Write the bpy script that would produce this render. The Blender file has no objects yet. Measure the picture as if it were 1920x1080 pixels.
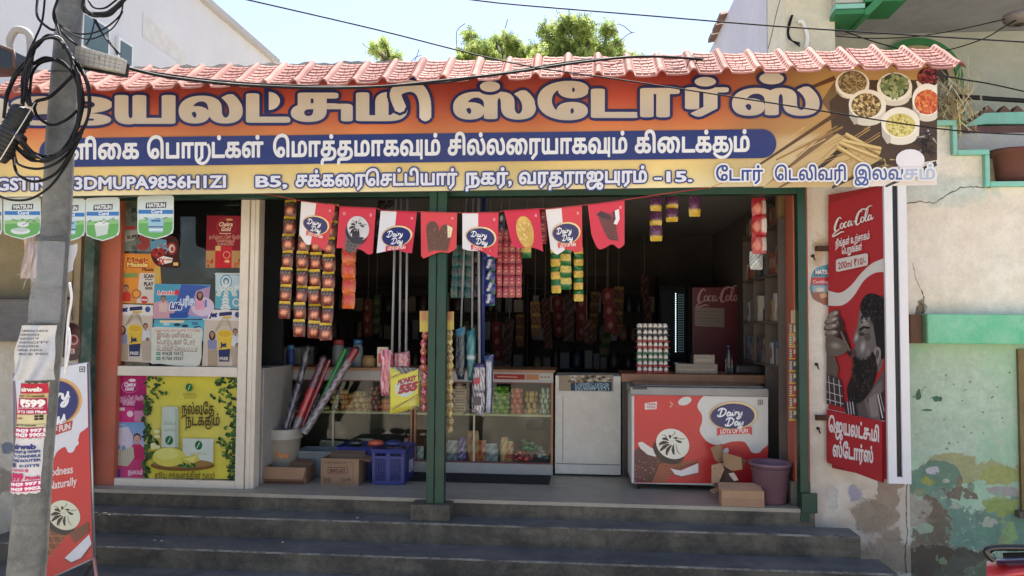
import bpy, bmesh, math, random
import numpy as np
from math import sin, cos, pi, radians
from mathutils import Vector, Matrix
from mathutils.geometry import delaunay_2d_cdt

random.seed(7)
rng = np.random.default_rng(7)
SC = bpy.context.scene
COL = SC.collection

# ------------------------------------------------------------------ camera
CAM = np.array([0.0, -6.6, 1.5])
FPX = 1420.0                                  # focal length in pixels of the 1920 px wide photograph
YAW, PITCH, ROLL = radians(5.2), radians(2.7), radians(0.4)
_f = np.array([-sin(YAW)*cos(PITCH), cos(YAW)*cos(PITCH), sin(PITCH)])
_r0 = np.array([cos(YAW), sin(YAW), 0.0]); _u0 = np.cross(_r0, _f)
_r = cos(ROLL)*_r0 + sin(ROLL)*_u0
_u = -sin(ROLL)*_r0 + cos(ROLL)*_u0
cd = bpy.data.cameras.new("camera"); cam = bpy.data.objects.new("camera", cd); COL.objects.link(cam)
cd.sensor_width = 36.0; cd.lens = 36.0*FPX/1920.0; cd.clip_start = 0.05; cd.clip_end = 2000
M = Matrix(((_r[0], _u[0], -_f[0], CAM[0]), (_r[1], _u[1], -_f[1], CAM[1]), (_r[2], _u[2], -_f[2], CAM[2]), (0, 0, 0, 1)))
cam.matrix_world = M
SC.camera = cam

# ------------------------------------------------------------------ sky, sun, exposure
SUN_EL, SUN_AZ = radians(66), radians(1)     # sun high and behind the shop, a little to the right
world = bpy.data.worlds.new("World"); SC.world = world; world.use_nodes = True
wn = world.node_tree; wn.nodes.clear()
wo = wn.nodes.new('ShaderNodeOutputWorld'); bg = wn.nodes.new('ShaderNodeBackground'); sky = wn.nodes.new('ShaderNodeTexSky')
sky.sky_type = 'NISHITA'; sky.sun_disc = False; sky.sun_elevation = SUN_EL; sky.sun_rotation = SUN_AZ
sky.dust_density = 1.0; sky.air_density = 1.0; sky.ozone_density = 2.0; sky.altitude = 100
bg.inputs['Strength'].default_value = 0.088
tint = wn.nodes.new('ShaderNodeMix'); tint.data_type = 'RGBA'; tint.blend_type = 'MULTIPLY'; tint.inputs[0].default_value = 1; tint.inputs[7].default_value = (1.13, 1.0, .97, 1)   # faint warm cast of the hazy noon sky
wn.links.new(sky.outputs[0], tint.inputs[6]); wn.links.new(tint.outputs[2], bg.inputs[0]); wn.links.new(bg.outputs[0], wo.inputs[0])
sd = bpy.data.lights.new("sun", 'SUN'); sd.energy = 4.4; sd.angle = radians(0.55); sd.color = (1.0, 0.95, 0.87)
sun = bpy.data.objects.new("sun", sd); COL.objects.link(sun)
_sv = Vector((sin(SUN_AZ)*cos(SUN_EL), cos(SUN_AZ)*cos(SUN_EL), sin(SUN_EL)))
sun.rotation_euler = (-_sv).to_track_quat('-Z', 'Y').to_euler(); sun.location = (0, 0, 20)
SC.view_settings.view_transform = 'Standard'; SC.view_settings.look = 'None'
SC.view_settings.exposure = 1.70; SC.view_settings.gamma = 1.0
SC.render.engine = 'CYCLES'
SC.cycles.max_bounces = 8; SC.cycles.diffuse_bounces = 5; SC.cycles.glossy_bounces = 3; SC.cycles.transmission_bounces = 6
SC.cycles.transparent_max_bounces = 12
SC.cycles.use_denoising = True

# ------------------------------------------------------------------ pixel <-> place
def _dir(px, py): return _f + _r*(px-960)/FPX + _u*(540-py)/FPX
def W(px, py, Y):
    d = _dir(px, py); return CAM + d*((Y-CAM[1])/d[1])
def WX(px, py, X):
    d = _dir(px, py); return CAM + d*((X-CAM[0])/d[0])
def WZ(px, py, Z):
    d = _dir(px, py); return CAM + d*((Z-CAM[2])/d[2])
def px2m(Y): return (Y-CAM[1])/FPX

def lin(c):
    if isinstance(c, str):
        c = c.lstrip('#'); c = [int(c[i:i+2], 16)/255 for i in (0, 2, 4)]
    elif max(c) > 1.001: c = [v/255 for v in c]
    return tuple((v/12.92 if v <= .04045 else ((v+.055)/1.055)**2.4) for v in c[:3])

# ------------------------------------------------------------------ materials
def _nt(name):
    m = bpy.data.materials.new(name); m.use_nodes = True
    nt = m.node_tree; b = nt.nodes['Principled BSDF']
    return m, nt, b
def N(nt, t, **kw):
    n = nt.nodes.new(t)
    for k, v in kw.items():
        if k in n.inputs: n.inputs[k].default_value = v
        else: setattr(n, k, v)
    return n
def noise(nt, scale, detail=4, rough=.6, vec=None, dist=0.0):
    n = N(nt, 'ShaderNodeTexNoise'); n.inputs['Scale'].default_value = scale; n.inputs['Detail'].default_value = detail
    n.inputs['Roughness'].default_value = rough; n.inputs['Distortion'].default_value = dist
    if vec is not None: nt.links.new(vec, n.inputs['Vector'])
    return n.outputs['Fac']
def ramp(nt, fac, *stops):
    r = N(nt, 'ShaderNodeValToRGB'); e = r.color_ramp.elements
    while len(e) < len(stops): e.new(.5)
    for i, (p, c) in enumerate(stops):
        e[i].position = p
        e[i].color = (c, c, c, 1) if isinstance(c, (int, float)) else (*lin(c), 1)
    nt.links.new(fac, r.inputs[0]); return r.outputs[0]
def mixc(nt, fac, a, b, mode='MIX'):
    m = N(nt, 'ShaderNodeMix', data_type='RGBA', blend_type=mode)
    for s, v in ((0, fac), (6, a), (7, b)):
        if hasattr(v, 'is_output') or isinstance(v, bpy.types.NodeSocket): nt.links.new(v, m.inputs[s])
        elif s == 0: m.inputs[0].default_value = v
        else: m.inputs[s].default_value = (*(lin(v)), 1)
    return m.outputs[2]
def math_(nt, op, a, b=0.0, clamp=False):
    m = N(nt, 'ShaderNodeMath', operation=op, use_clamp=clamp)
    for i, v in enumerate((a, b)):
        if isinstance(v, bpy.types.NodeSocket): nt.links.new(v, m.inputs[i])
        else: m.inputs[i].default_value = v
    return m.outputs[0]
def objco(nt, geo=False):
    if geo: return N(nt, 'ShaderNodeNewGeometry').outputs['Position']
    return N(nt, 'ShaderNodeTexCoord').outputs['Object']
def setbump(nt, b, h, strength=.3, dist=.01):
    n = N(nt, 'ShaderNodeBump'); n.inputs['Strength'].default_value = strength; n.inputs['Distance'].default_value = dist
    nt.links.new(h, n.inputs['Height']); nt.links.new(n.outputs[0], b.inputs['Normal'])

_mc = {}
def mat(name, col=None, rough=.6, var=.12, vs=6.0, bump=0.0, bs=60, metal=0.0, spec=.5, dirt=0.0, dcol='5a4a38', ds=2.0, trans=0.0, alpha=1.0, sheen=0.0, coat=0.0):
    """one procedural surface: colour (or painted vertex colour) with mottling, dirt and fine relief"""
    if name in _mc: return _mc[name]
    m, nt, b = _nt(name)
    P = objco(nt, True)
    if col is None:
        base = N(nt, 'ShaderNodeVertexColor', layer_name='Col').outputs[0]
    else:
        rgb = N(nt, 'ShaderNodeRGB'); rgb.outputs[0].default_value = (*lin(col), 1); base = rgb.outputs[0]
    n1 = noise(nt, vs, 5, .65, P)
    f = ramp(nt, n1, (.3, 1-var), (.7, 1.0))
    c = mixc(nt, 1.0, base, f, 'MULTIPLY')
    if dirt > 0:
        n2 = noise(nt, ds, 7, .7, P, .4)
        c = mixc(nt, math_(nt, 'MULTIPLY', ramp(nt, n2, (.42, 0.0), (.72, 1.0)), dirt), c, dcol)
    nt.links.new(c, b.inputs['Base Color'])
    rr = N(nt, 'ShaderNodeMapRange'); nt.links.new(noise(nt, vs*2.3, 3, .5, P), rr.inputs[0])
    rr.inputs[3].default_value = max(.05, rough-.1); rr.inputs[4].default_value = min(1, rough+.1)
    nt.links.new(rr.outputs[0], b.inputs['Roughness'])
    b.inputs['Metallic'].default_value = metal; b.inputs['Specular IOR Level'].default_value = spec
    if coat: b.inputs['Coat Weight'].default_value = coat; b.inputs['Coat Roughness'].default_value = .15
    if trans: b.inputs['Transmission Weight'].default_value = trans
    if alpha < 1: b.inputs['Alpha'].default_value = alpha
    if bump > 0: setbump(nt, b, noise(nt, bs, 4, .6, P), bump, .004)
    _mc[name] = m; return m

# ------------------------------------------------------------------ mesh builder
class MB:
    """collects shapes, builds ONE mesh object"""
    def __init__(s, col=(1, 1, 1)):
        s.v = []; s.f = []; s.c = []; s.col = lin(col); s.sm = []; s.smooth = False
    def setc(s, c): s.col = lin(c); return s
    def add(s, vs, fs, cols=None):
        o = len(s.v); s.v.extend([tuple(map(float, p)) for p in vs])
        for i, f in enumerate(fs):
            s.f.append([o+k for k in f]); s.sm.append(s.smooth)
            if cols is None: s.c.append([s.col]*len(f))
            elif callable(cols): s.c.append([cols(k) for k in f])
            else: s.c.append([cols[i]]*len(f))
        return s
    def box(s, x0, x1, y0, y1, z0, z1):
        if x0 > x1: x0, x1 = x1, x0
        if y0 > y1: y0, y1 = y1, y0
        if z0 > z1: z0, z1 = z1, z0
        return s.hexa([(x0, y0, z0), (x1, y0, z0), (x1, y1, z0), (x0, y1, z0), (x0, y0, z1), (x1, y0, z1), (x1, y1, z1), (x0, y1, z1)])
    def hexa(s, p):
        return s.add(p, [(0, 3, 2, 1), (4, 5, 6, 7), (0, 1, 5, 4), (1, 2, 6, 5), (2, 3, 7, 6), (3, 0, 4, 7)])
    def rbox(s, c, size, R=None):
        """box at centre c, rotation matrix R (3x3)"""
        hx, hy, hz = [k/2 for k in size]; c = np.array(c, float)
        pts = [(-hx, -hy, -hz), (hx, -hy, -hz), (hx, hy, -hz), (-hx, hy, -hz), (-hx, -hy, hz), (hx, -hy, hz), (hx, hy, hz), (-hx, hy, hz)]
        if R is not None: pts = [np.array(R @ Vector(q)) for q in pts]
        return s.hexa([c+np.array(q) for q in pts])
    def slab(s, quad, t=(0, .02, 0)):
        """quad given as 4 points (front face), pushed back by vector t"""
        q = [np.array(p, float) for p in quad]; t = np.array(t, float)
        return s.add(q+[p+t for p in q], [(0, 1, 2, 3), (7, 6, 5, 4), (1, 0, 4, 5), (2, 1, 5, 6), (3, 2, 6, 7), (0, 3, 7, 4)])
    def prism(s, pts2, map3, t):
        """closed outline pts2 mapped by map3 to 3D, extruded by vector t"""
        a = [np.array(map3(*p)) for p in pts2]; t = np.array(t, float); n = len(a)
        fs = [tuple(range(n)), tuple(range(2*n-1, n-1, -1))]+[((i+1) % n, i, n+i, n+(i+1) % n) for i in range(n)]
        return s.add(a+[p+t for p in a], fs)
    def tube(s, pts, r, seg=8, cap=True, rs=None):
        pts = [np.array(p, float) for p in pts]; n = len(pts); vs = []
        up = np.array([0, 0, 1.0]); prev = None
        for i, p in enumerate(pts):
            d = pts[min(i+1, n-1)]-pts[max(i-1, 0)]; d = d/(np.linalg.norm(d)+1e-12)
            if prev is None:
                a = np.cross(d, up)
                if np.linalg.norm(a) < .05: a = np.cross(d, [1, 0, 0])
            else: a = prev-d*(prev@d)
            a = a/(np.linalg.norm(a)+1e-12); prev = a; b = np.cross(d, a)
            rr = rs[i] if rs is not None else r
            for k in range(seg):
                t = 2*pi*k/seg; vs.append(p+(a*cos(t)+b*sin(t))*rr)
        fs = [(i*seg+k, i*seg+(k+1) % seg, (i+1)*seg+(k+1) % seg, (i+1)*seg+k) for i in range(n-1) for k in range(seg)]
        if cap: fs += [tuple(range(seg-1, -1, -1)), tuple((n-1)*seg+k for k in range(seg))]
        o = s.smooth; s.smooth = True; s.add(vs, fs); s.smooth = o; return s
    def lathe(s, prof, c=(0, 0, 0), seg=24, cap=True, sx=1, sy=1):
        vs = []; n = len(prof)
        for r, z in prof:
            for k in range(seg):
                t = 2*pi*k/seg; vs.append((c[0]+r*cos(t)*sx, c[1]+r*sin(t)*sy, c[2]+z))
        fs = [(i*seg+k, i*seg+(k+1) % seg, (i+1)*seg+(k+1) % seg, (i+1)*seg+k) for i in range(n-1) for k in range(seg)]
        if cap: fs += [tuple(range(seg-1, -1, -1)), tuple((n-1)*seg+k for k in range(seg))]
        o = s.smooth; s.smooth = True; s.add(vs, fs); s.smooth = o; return s
    def ball(s, c, r, seg=10, rings=6, sc=(1, 1, 1)):
        prof = [(max(1e-4, r*sin(pi*i/rings)), -r*cos(pi*i/rings)) for i in range(rings+1)]
        o = len(s.v); s.lathe(prof, (0, 0, 0), seg)
        for i in range(o, len(s.v)):
            x, y, z = s.v[i]; s.v[i] = (c[0]+x*sc[0], c[1]+y*sc[1], c[2]+z*sc[2])
        return s
    def grid(s, nx, ny, fn, colfn=None, smooth=True):
        """fn(u,v) -> point, u,v in 0..1"""
        vs = [fn(i/nx, j/ny) for j in range(ny+1) for i in range(nx+1)]
        fs = [(j*(nx+1)+i, j*(nx+1)+i+1, (j+1)*(nx+1)+i+1, (j+1)*(nx+1)+i) for j in range(ny) for i in range(nx)]
        o = s.smooth; s.smooth = smooth
        if colfn:
            cc = [lin(colfn((k % (nx+1))/nx, (k//(nx+1))/ny)) for k in range(len(vs))]
            s.add(vs, fs, lambda k: cc[k])
        else: s.add(vs, fs)
        s.smooth = o; return s
    def build(s, name, material, parent=None, bevel=0, seg=2, loc=None, rot=None, solid=0):
        me = bpy.data.meshes.new(name)
        v = np.array(s.v, dtype=float).reshape(-1, 3)
        if parent is not None and loc is None:
            q = parent; off = np.zeros(3)
            while q is not None: off += np.array(q.location); q = q.parent
            v = v-off
        me.from_pydata(v.tolist(), [], s.f)
        at = me.color_attributes.new('Col', 'FLOAT_COLOR', 'CORNER')
        flat = [x for fc in s.c for c in fc for x in (c[0], c[1], c[2], 1.0)]
        at.data.foreach_set('color', flat)
        me.polygons.foreach_set('use_smooth', s.sm)
        me.materials.append(material); me.update()
        o = bpy.data.objects.new(name, me); COL.objects.link(o)
        if loc is not None: o.location = loc
        if rot is not None: o.rotation_euler = rot
        if parent is not None: o.parent = parent
        if solid:
            md = o.modifiers.new('solid', 'SOLIDIFY'); md.thickness = solid; md.offset = 0
        if bevel:
            md = o.modifiers.new('bevel', 'BEVEL'); md.width = bevel; md.segments = seg; md.limit_method = 'ANGLE'; md.angle_limit = radians(40)
        return o

def tag(o, label=None, cat=None, group=None, kind=None):
    if label: o['label'] = label
    if cat: o['category'] = cat
    if group: o['group'] = group
    if kind: o['kind'] = kind
    return o
def thing(name, label, cat, loc=(0, 0, 0), group=None, rot=(0, 0, 0)):
    o = bpy.data.objects.new(name, None); COL.objects.link(o)
    o.location = tuple(map(float, loc)); o.rotation_euler = rot; o.empty_display_size = .05
    return tag(o, label, cat, group)
def dup(root, loc=None, rot=None, label=None, scale=None):
    r = root.copy(); COL.objects.link(r)
    if loc is not None: r.location = tuple(map(float, loc))
    if rot is not None: r.rotation_euler = rot
    if scale is not None: r.scale = scale
    if label: r['label'] = label
    for ch in [c for c in root.children]:
        k = ch.copy(); COL.objects.link(k); k.parent = r
        for g in [c for c in ch.children]:
            h = g.copy(); COL.objects.link(h); h.parent = k
    return r

# ------------------------------------------------------------------ lettering: outlines of the built-in font, united and thickened
_loops = {}; _adv = {}
def _raw(body):
    cu = bpy.data.curves.new('tmp', 'FONT'); cu.body = body; cu.size = 1.0; cu.fill_mode = 'NONE'; cu.resolution_u = 3
    ob = bpy.data.objects.new('tmp', cu); me = ob.to_mesh()
    co = np.array([tuple(v.co)[:2] for v in me.vertices]).reshape(-1, 2); ed = [tuple(e.vertices) for e in me.edges]
    ob.to_mesh_clear(); bpy.data.objects.remove(ob); bpy.data.curves.remove(cu)
    adj = {}
    for a, b in ed: adj.setdefault(a, []).append(b); adj.setdefault(b, []).append(a)
    seen = set(); loops = []
    for st in range(len(co)):
        if st in seen or st not in adj: continue
        lp = [st]; seen.add(st); cur = st
        nx = [k for k in adj[cur] if k == st+1] or adj[cur]
        cur = nx[0]
        while cur not in seen:
            lp.append(cur); seen.add(cur)
            n2 = [k for k in adj[cur] if k not in seen]
            if not n2: break
            cur = n2[0]
        if len(lp) > 2: loops.append(co[lp])
    return loops
_BAR = None
def gloops(ch):
    global _BAR
    if ch in _loops: return _loops[ch], _adv[ch]
    if _BAR is None: _BAR = min(l[:, 0].min() for l in _raw('I'))
    if ch == ' ': _loops[ch] = []; _adv[ch] = .28; return [], .28
    lp = _raw(ch); both = _raw(ch+'I')
    adv = max(l[:, 0].min() for l in both if abs((l[:, 0].max()-l[:, 0].min())) < .2 or True) if False else None
    # the I is the last contour
    adv = both[-1][:, 0].min()-_BAR
    _loops[ch] = lp; _adv[ch] = adv
    return lp, adv
def union(loops, rx=0.0, ry=None, arcs=8):
    """triangles of the union of the contours (non-zero winding), swollen by an ellipse rx, ry"""
    if ry is None: ry = rx
    if not loops: return np.zeros((0, 2)), []
    S = np.array([1/rx, 1/ry]) if rx > 0 else np.array([1.0, 1.0])
    L = [l*S for l in loops]; vs = []; es = []
    for l in L:
        o = len(vs); n = len(l); vs.extend(l.tolist()); es += [(o+i, o+(i+1) % n) for i in range(n)]
    A = np.concatenate(L); B = np.concatenate([np.roll(l, -1, 0) for l in L])
    if rx > 0:
        k = np.arange(arcs)*2*pi/arcs; circ = np.stack([np.cos(k), np.sin(k)], 1)
        for l in L:
            n = len(l); d = np.roll(l, -1, 0)-l; ln = np.hypot(d[:, 0], d[:, 1])+1e-9; nr = np.stack([-d[:, 1], d[:, 0]], 1)/ln[:, None]
            pn = np.roll(nr, 1, 0); dot = (nr*pn).sum(1); smooth = dot > .82
            vn = nr+pn; vn /= np.hypot(vn[:, 0], vn[:, 1])[:, None]+1e-9
            idx = {}
            for i in range(n):
                if smooth[i]:
                    o = len(vs); vs.extend([(l[i]+vn[i]).tolist(), (l[i]-vn[i]).tolist()]); idx[i, 0] = idx[i, 1] = (o, o+1)
                else:
                    o = len(vs); vs.extend([(l[i]+nr[i]).tolist(), (l[i]-nr[i]).tolist(), (l[i]+pn[i]).tolist(), (l[i]-pn[i]).tolist()])
                    idx[i, 0] = (o, o+1); idx[i, 1] = (o+2, o+3)
                    o = len(vs); vs.extend((l[i]+circ).tolist()); es += [(o+j, o+(j+1) % arcs) for j in range(arcs)]
            for i in range(n):
                p, q = idx[i, 0], idx[(i+1) % n, 1]; es += [(p[0], q[0]), (p[1], q[1])]
    out = delaunay_2d_cdt([Vector(v) for v in vs], es, [], 0, 1e-5 if rx == 0 else 1e-3, False)
    V = np.array([tuple(v) for v in out[0]]); F = [list(f) for f in out[2]]
    T = np.array(F); c = V[T].mean(1).astype(np.float32)
    ax, ay = A[:, 0][None].astype(np.float32), A[:, 1][None].astype(np.float32); bx, by = B[:, 0][None].astype(np.float32), B[:, 1][None].astype(np.float32); X = c[:, 0][:, None]; Yc = c[:, 1][:, None]
    up = (ay <= Yc) & (by > Yc); dn = (ay > Yc) & (by <= Yc)
    cr = (bx-ax)*(Yc-ay)-(X-ax)*(by-ay)
    wnd = (up & (cr > 0)).sum(1)-(dn & (cr < 0)).sum(1)
    keep = wnd != 0
    if rx > 0:
        dx, dy = bx-ax, by-ay; L2 = dx*dx+dy*dy+1e-12
        t = np.clip(((X-ax)*dx+(Yc-ay)*dy)/L2, 0, 1)
        keep |= ((X-ax-t*dx)**2+(Yc-ay-t*dy)**2).min(1) < .96
    F = [f for f, k in zip(F, keep) if k]
    return V/S, F
def thick(pts, w, closed=False):
    """contour of a stroke of width w along a polyline (several loops, united later)"""
    out = []; pts = [np.array(p, float) for p in pts]
    if closed: pts = pts+[pts[0]]
    for i in range(len(pts)-1):
        a, b = pts[i], pts[i+1]; d = b-a; ln = np.hypot(*d)
        if ln < 1e-6: continue
        n = np.array([-d[1], d[0]])/ln*w/2
        out.append(np.array([a-n, b-n, b+n, a+n]))
        if i: k = np.arange(8)*pi/4; out.append(np.stack([a[0]+w/2*np.cos(k), a[1]+w/2*np.sin(k)], 1))
    return out
def arc(cx, cy, rx, ry, a0, a1, n=14):
    return [(cx+rx*cos(radians(a0+(a1-a0)*i/n)), cy+ry*sin(radians(a0+(a1-a0)*i/n))) for i in range(n+1)]
_XH = .47      # height of the Tamil base letters in the font, about
def tamil_u(base):
    """base letter joined with its u sign, drawn as strokes in the font's proportions"""
    lp, adv = gloops(base); lp = list(lp)
    x1 = max(l[:, 0].max() for l in lp); x0 = min(l[:, 0].min() for l in lp); H = max(l[:, 1].max() for l in lp); w = .06
    if base == 'ச':
        lp += thick([(x1-.22, H*.52), (x1+.2, H*.52), (x1+.2, 0.0)], w); return lp, x1+.32
    if base in 'வப':
        lp += thick([(x1-.03, w/2), (x1+.14, w/2)], w)+thick([(x1+.14, H), (x1+.14, -.14)], w); return lp, x1+.26
    if base in 'ரகறத':
        cx = (x0+x1)/2+.05
        lp += thick(arc(cx+.02, H*.36, (x1-x0)/2+.10, H*.78, 215, 400, 20), w); return lp, x1+.22
    return lp, adv
_ul = {}
def layout(s):
    """list of (key, loops, x) for a string; Tamil vowel signs written before their letter are given in visual order"""
    out = []; x = 0.0; i = 0
    while i < len(s):
        ch = s[i]
        if i+1 < len(s) and s[i+1] == '\u0bc1':
            key = ch+'u'
            if key not in _ul: _ul[key] = tamil_u(ch)
            lp, adv = _ul[key]; i += 2
        else:
            key = ch; lp, adv = gloops(ch); i += 1
        out.append((key, lp, x)); x += adv
    return out, x
_un = {}
def uni(key, lp, rx, ry):
    k = (key, round(rx, 4), round(ry, 4))
    if k not in _un: _un[k] = union(lp, rx, ry)
    return _un[k]

# ------------------------------------------------------------------ flat print: a sheet with painted shapes in very thin layers
class Art(MB):
    def __init__(s, m, eps=.00006):
        """m(x, y, h) -> 3D place of drawing point (x right, y DOWN) lifted by h metres off the sheet"""
        super().__init__(); s.m = m; s.eps = eps; s.k = 1
    def up(s, n=1): s.k += n; return s.k*s.eps
    def put(s, pts, faces, cols, h=None):
        h = s.up() if h is None else h
        P = [s.m(x, y, h) for x, y in pts]
        a, b, c = [np.array(P[i]) for i in faces[0][:3]]
        s.add(P, faces, cols); return s
    def poly(s, pts, col, h=None):
        pts = np.array(pts, float); n = len(pts)
        if n > 4:
            V, F = union([pts]); c = [lin(col)]*len(F); return s.put(V, F, c, h)
        return s.put(pts, [list(range(n))], [lin(col)], h)
    def rect(s, x0, y0, x1, y1, col, h=None): return s.poly([(x0, y0), (x1, y0), (x1, y1), (x0, y1)], col, h)
    def grad(s, x0, y0, x1, y1, fn, nx=1, ny=8, h=None):
        vs = [(x0+(x1-x0)*i/nx, y0+(y1-y0)*j/ny) for j in range(ny+1) for i in range(nx+1)]
        fs = [(j*(nx+1)+i, j*(nx+1)+i+1, (j+1)*(nx+1)+i+1, (j+1)*(nx+1)+i) for j in range(ny) for i in range(nx)]
        cc = [lin(fn(*v)) for v in vs]; h = s.up() if h is None else h
        s.add([s.m(x, y, h) for x, y in vs], fs, lambda k: cc[k]); return s
    def ell(s, cx, cy, rx, ry, col, n=20, rot=0, col2=None, h=None, a0=0, a1=360):
        r = radians(rot); pts = []
        for i in range(n):
            t = radians(a0+(a1-a0)*i/(n if a1-a0 >= 360 else n-1)); x, y = rx*cos(t), ry*sin(t)
            pts.append((cx+x*cos(r)-y*sin(r), cy+x*sin(r)+y*cos(r)))
        h = s.up() if h is None else h
        if col2 is None: s.add([s.m(x, y, h) for x, y in pts], [tuple(range(n))], [lin(col)]); return s
        P = [s.m(x, y, h) for x, y in [(cx, cy)]+pts]; c1, c2 = lin(col), lin(col2)
        s.add(P, [(0, 1+i, 1+(i+1) % n) for i in range(n)], lambda k: c1 if k == 0 else c2); return s
    def line(s, pts, w, col, h=None, closed=False):
        V, F = union(thick(pts, w, closed)); return s.put(V, F, [lin(col)]*len(F), h)
    def brush(s, pts, ws, col, h=None):
        """stroke with varying width, points smoothed"""
        pts = spline(pts, 5); n = len(pts); ws = np.interp(np.linspace(0, 1, n), np.linspace(0, 1, len(ws)), ws)
        P = np.array(pts); d = np.gradient(P, axis=0); nn = np.stack([-d[:, 1], d[:, 0]], 1); nn /= np.linalg.norm(nn, axis=1)[:, None]+1e-9
        A = P+nn*ws[:, None]/2; B = P-nn*ws[:, None]/2; h = s.up() if h is None else h
        s.add([s.m(x, y, h) for x, y in np.concatenate([A, B])], [(i, i+1, n+i+1, n+i) for i in range(n-1)], [lin(col)]*(n-1)); return s
    def glyphs(s, items, place, col, rx=0, ry=None, h=None, col2=None, ytop=None, ybot=None):
        ry = rx if ry is None else ry; h = s.up() if h is None else h
        for j, (key, lp, x) in enumerate(items):
            if not lp: continue
            V, F = uni(key, lp, rx, ry)
            if not F: continue
            P = [place(x+p[0], p[1]) for p in V]
            hh = h+(j % 2)*s.eps*.4
            if col2 is None: s.add([s.m(a, b, hh) for a, b in P], F, [lin(col)]*len(F))
            else:
                c1, c2 = np.array(lin(col)), np.array(lin(col2))
                cc = [tuple(c1+(c2-c1)*min(1, max(0, (b-ytop)/(ybot-ytop)))) for a, b in P]
                s.add([s.m(a, b, hh) for a, b in P], F, lambda k: cc[k])
        s.k += 1
    def text(s, t, x0, x1, yb, H, col, bold=0.0, outline=None, ow=0.0, slope=0.0, ital=0.0, boldy=None, ref=None, rise=0.0):
        """text fitted between x0 and x1, baseline yb, letter height H (of a capital or Tamil base letter)"""
        items, _ = layout(t)
        xs = [(x+l[:, 0].min(), x+l[:, 0].max()) for k, lp, x in items for l in lp]
        a, b = min(q[0] for q in xs)-bold, max(q[1] for q in xs)+bold
        tam = any('\u0b80' <= c <= '\u0bff' for c in t)
        hh = (ref or (.50 if tam else .70)); sx = (x1-x0)/(b-a); sy = H/hh
        def place(x, y): X = x0+(x-a)*sx+ital*y*sy; return (X, yb-y*sy+slope*(X-x0)+rise)
        by = bold if boldy is None else boldy
        if outline is not None: s.glyphs(items, place, outline, bold+ow/sx, by+ow/sy)
        s.glyphs(items, place, col, bold, by)
        return s
    def glyph(s, ch, x0, x1, y0, y1, col, rx, ry, outline=None, ow=0, col2=None):
        """one letter stretched into a box (y0 top, y1 baseline bottom)"""
        items, _ = layout(ch); P = np.concatenate([l+np.array([x, 0]) for k, lp, x in items for l in lp])
        a, b = P[:, 0].min(), P[:, 0].max(); c, d = P[:, 1].min(), P[:, 1].max()
        # rx, ry are the swelling in drawing units
        sx = (x1-x0-2*rx)/(b-a); sy = (y1-y0-2*ry)/(d-c)
        def place(x, y): return (x0+rx+(x-a)*sx, y1-ry-(y-c)*sy)
        if outline is not None: s.glyphs(items, place, outline, (rx+ow)/sx, (ry+ow)/sy)
        s.glyphs(items, place, col, rx/sx, ry/sy, col2=col2, ytop=y0, ybot=y1)
def spline(pts, sub=6, closed=False):
    P = [np.array(p, float) for p in pts]
    if len(P) < 3: return P
    n = len(P); out = []
    rngi = range(n) if closed else range(n-1)
    for i in rngi:
        if closed: p0, p1, p2, p3 = P[i-1], P[i], P[(i+1) % n], P[(i+2) % n]
        else: p0, p1, p2, p3 = P[max(i-1, 0)], P[i], P[i+1], P[min(i+2, n-1)]
        for k in range(sub):
            t = k/sub
            out.append(.5*((2*p1)+(-p0+p2)*t+(2*p0-5*p1+4*p2-p3)*t*t+(-p0+3*p1-3*p2+p3)*t**3))
    if not closed: out.append(P[-1])
    return out
def pmap(Y):
    """drawing map: photo pixels on the vertical plane y = Y, lifted towards the street"""
    def m(x, y, h): return W(x, y, Y)-np.array([0, h, 0])
    return m
def quadmap(c00, c10, c01, c11, w, h, nrm=None):
    """drawing map on a quad in space: (0,0) top-left c00, (w,0) c10, (0,h) c01, (w,h) c11"""
    c00, c10, c01, c11 = [np.array(c, float) for c in (c00, c10, c01, c11)]
    if nrm is None: nrm = np.cross(c01-c00, c10-c00)
    nrm = np.array(nrm, float); nrm /= np.linalg.norm(nrm)
    def m(x, y, k):
        u, v = x/w, y/h
        return (c00*(1-u)+c10*u)*(1-v)+(c01*(1-u)+c11*u)*v+nrm*k
    m.n = nrm
    return m
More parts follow.
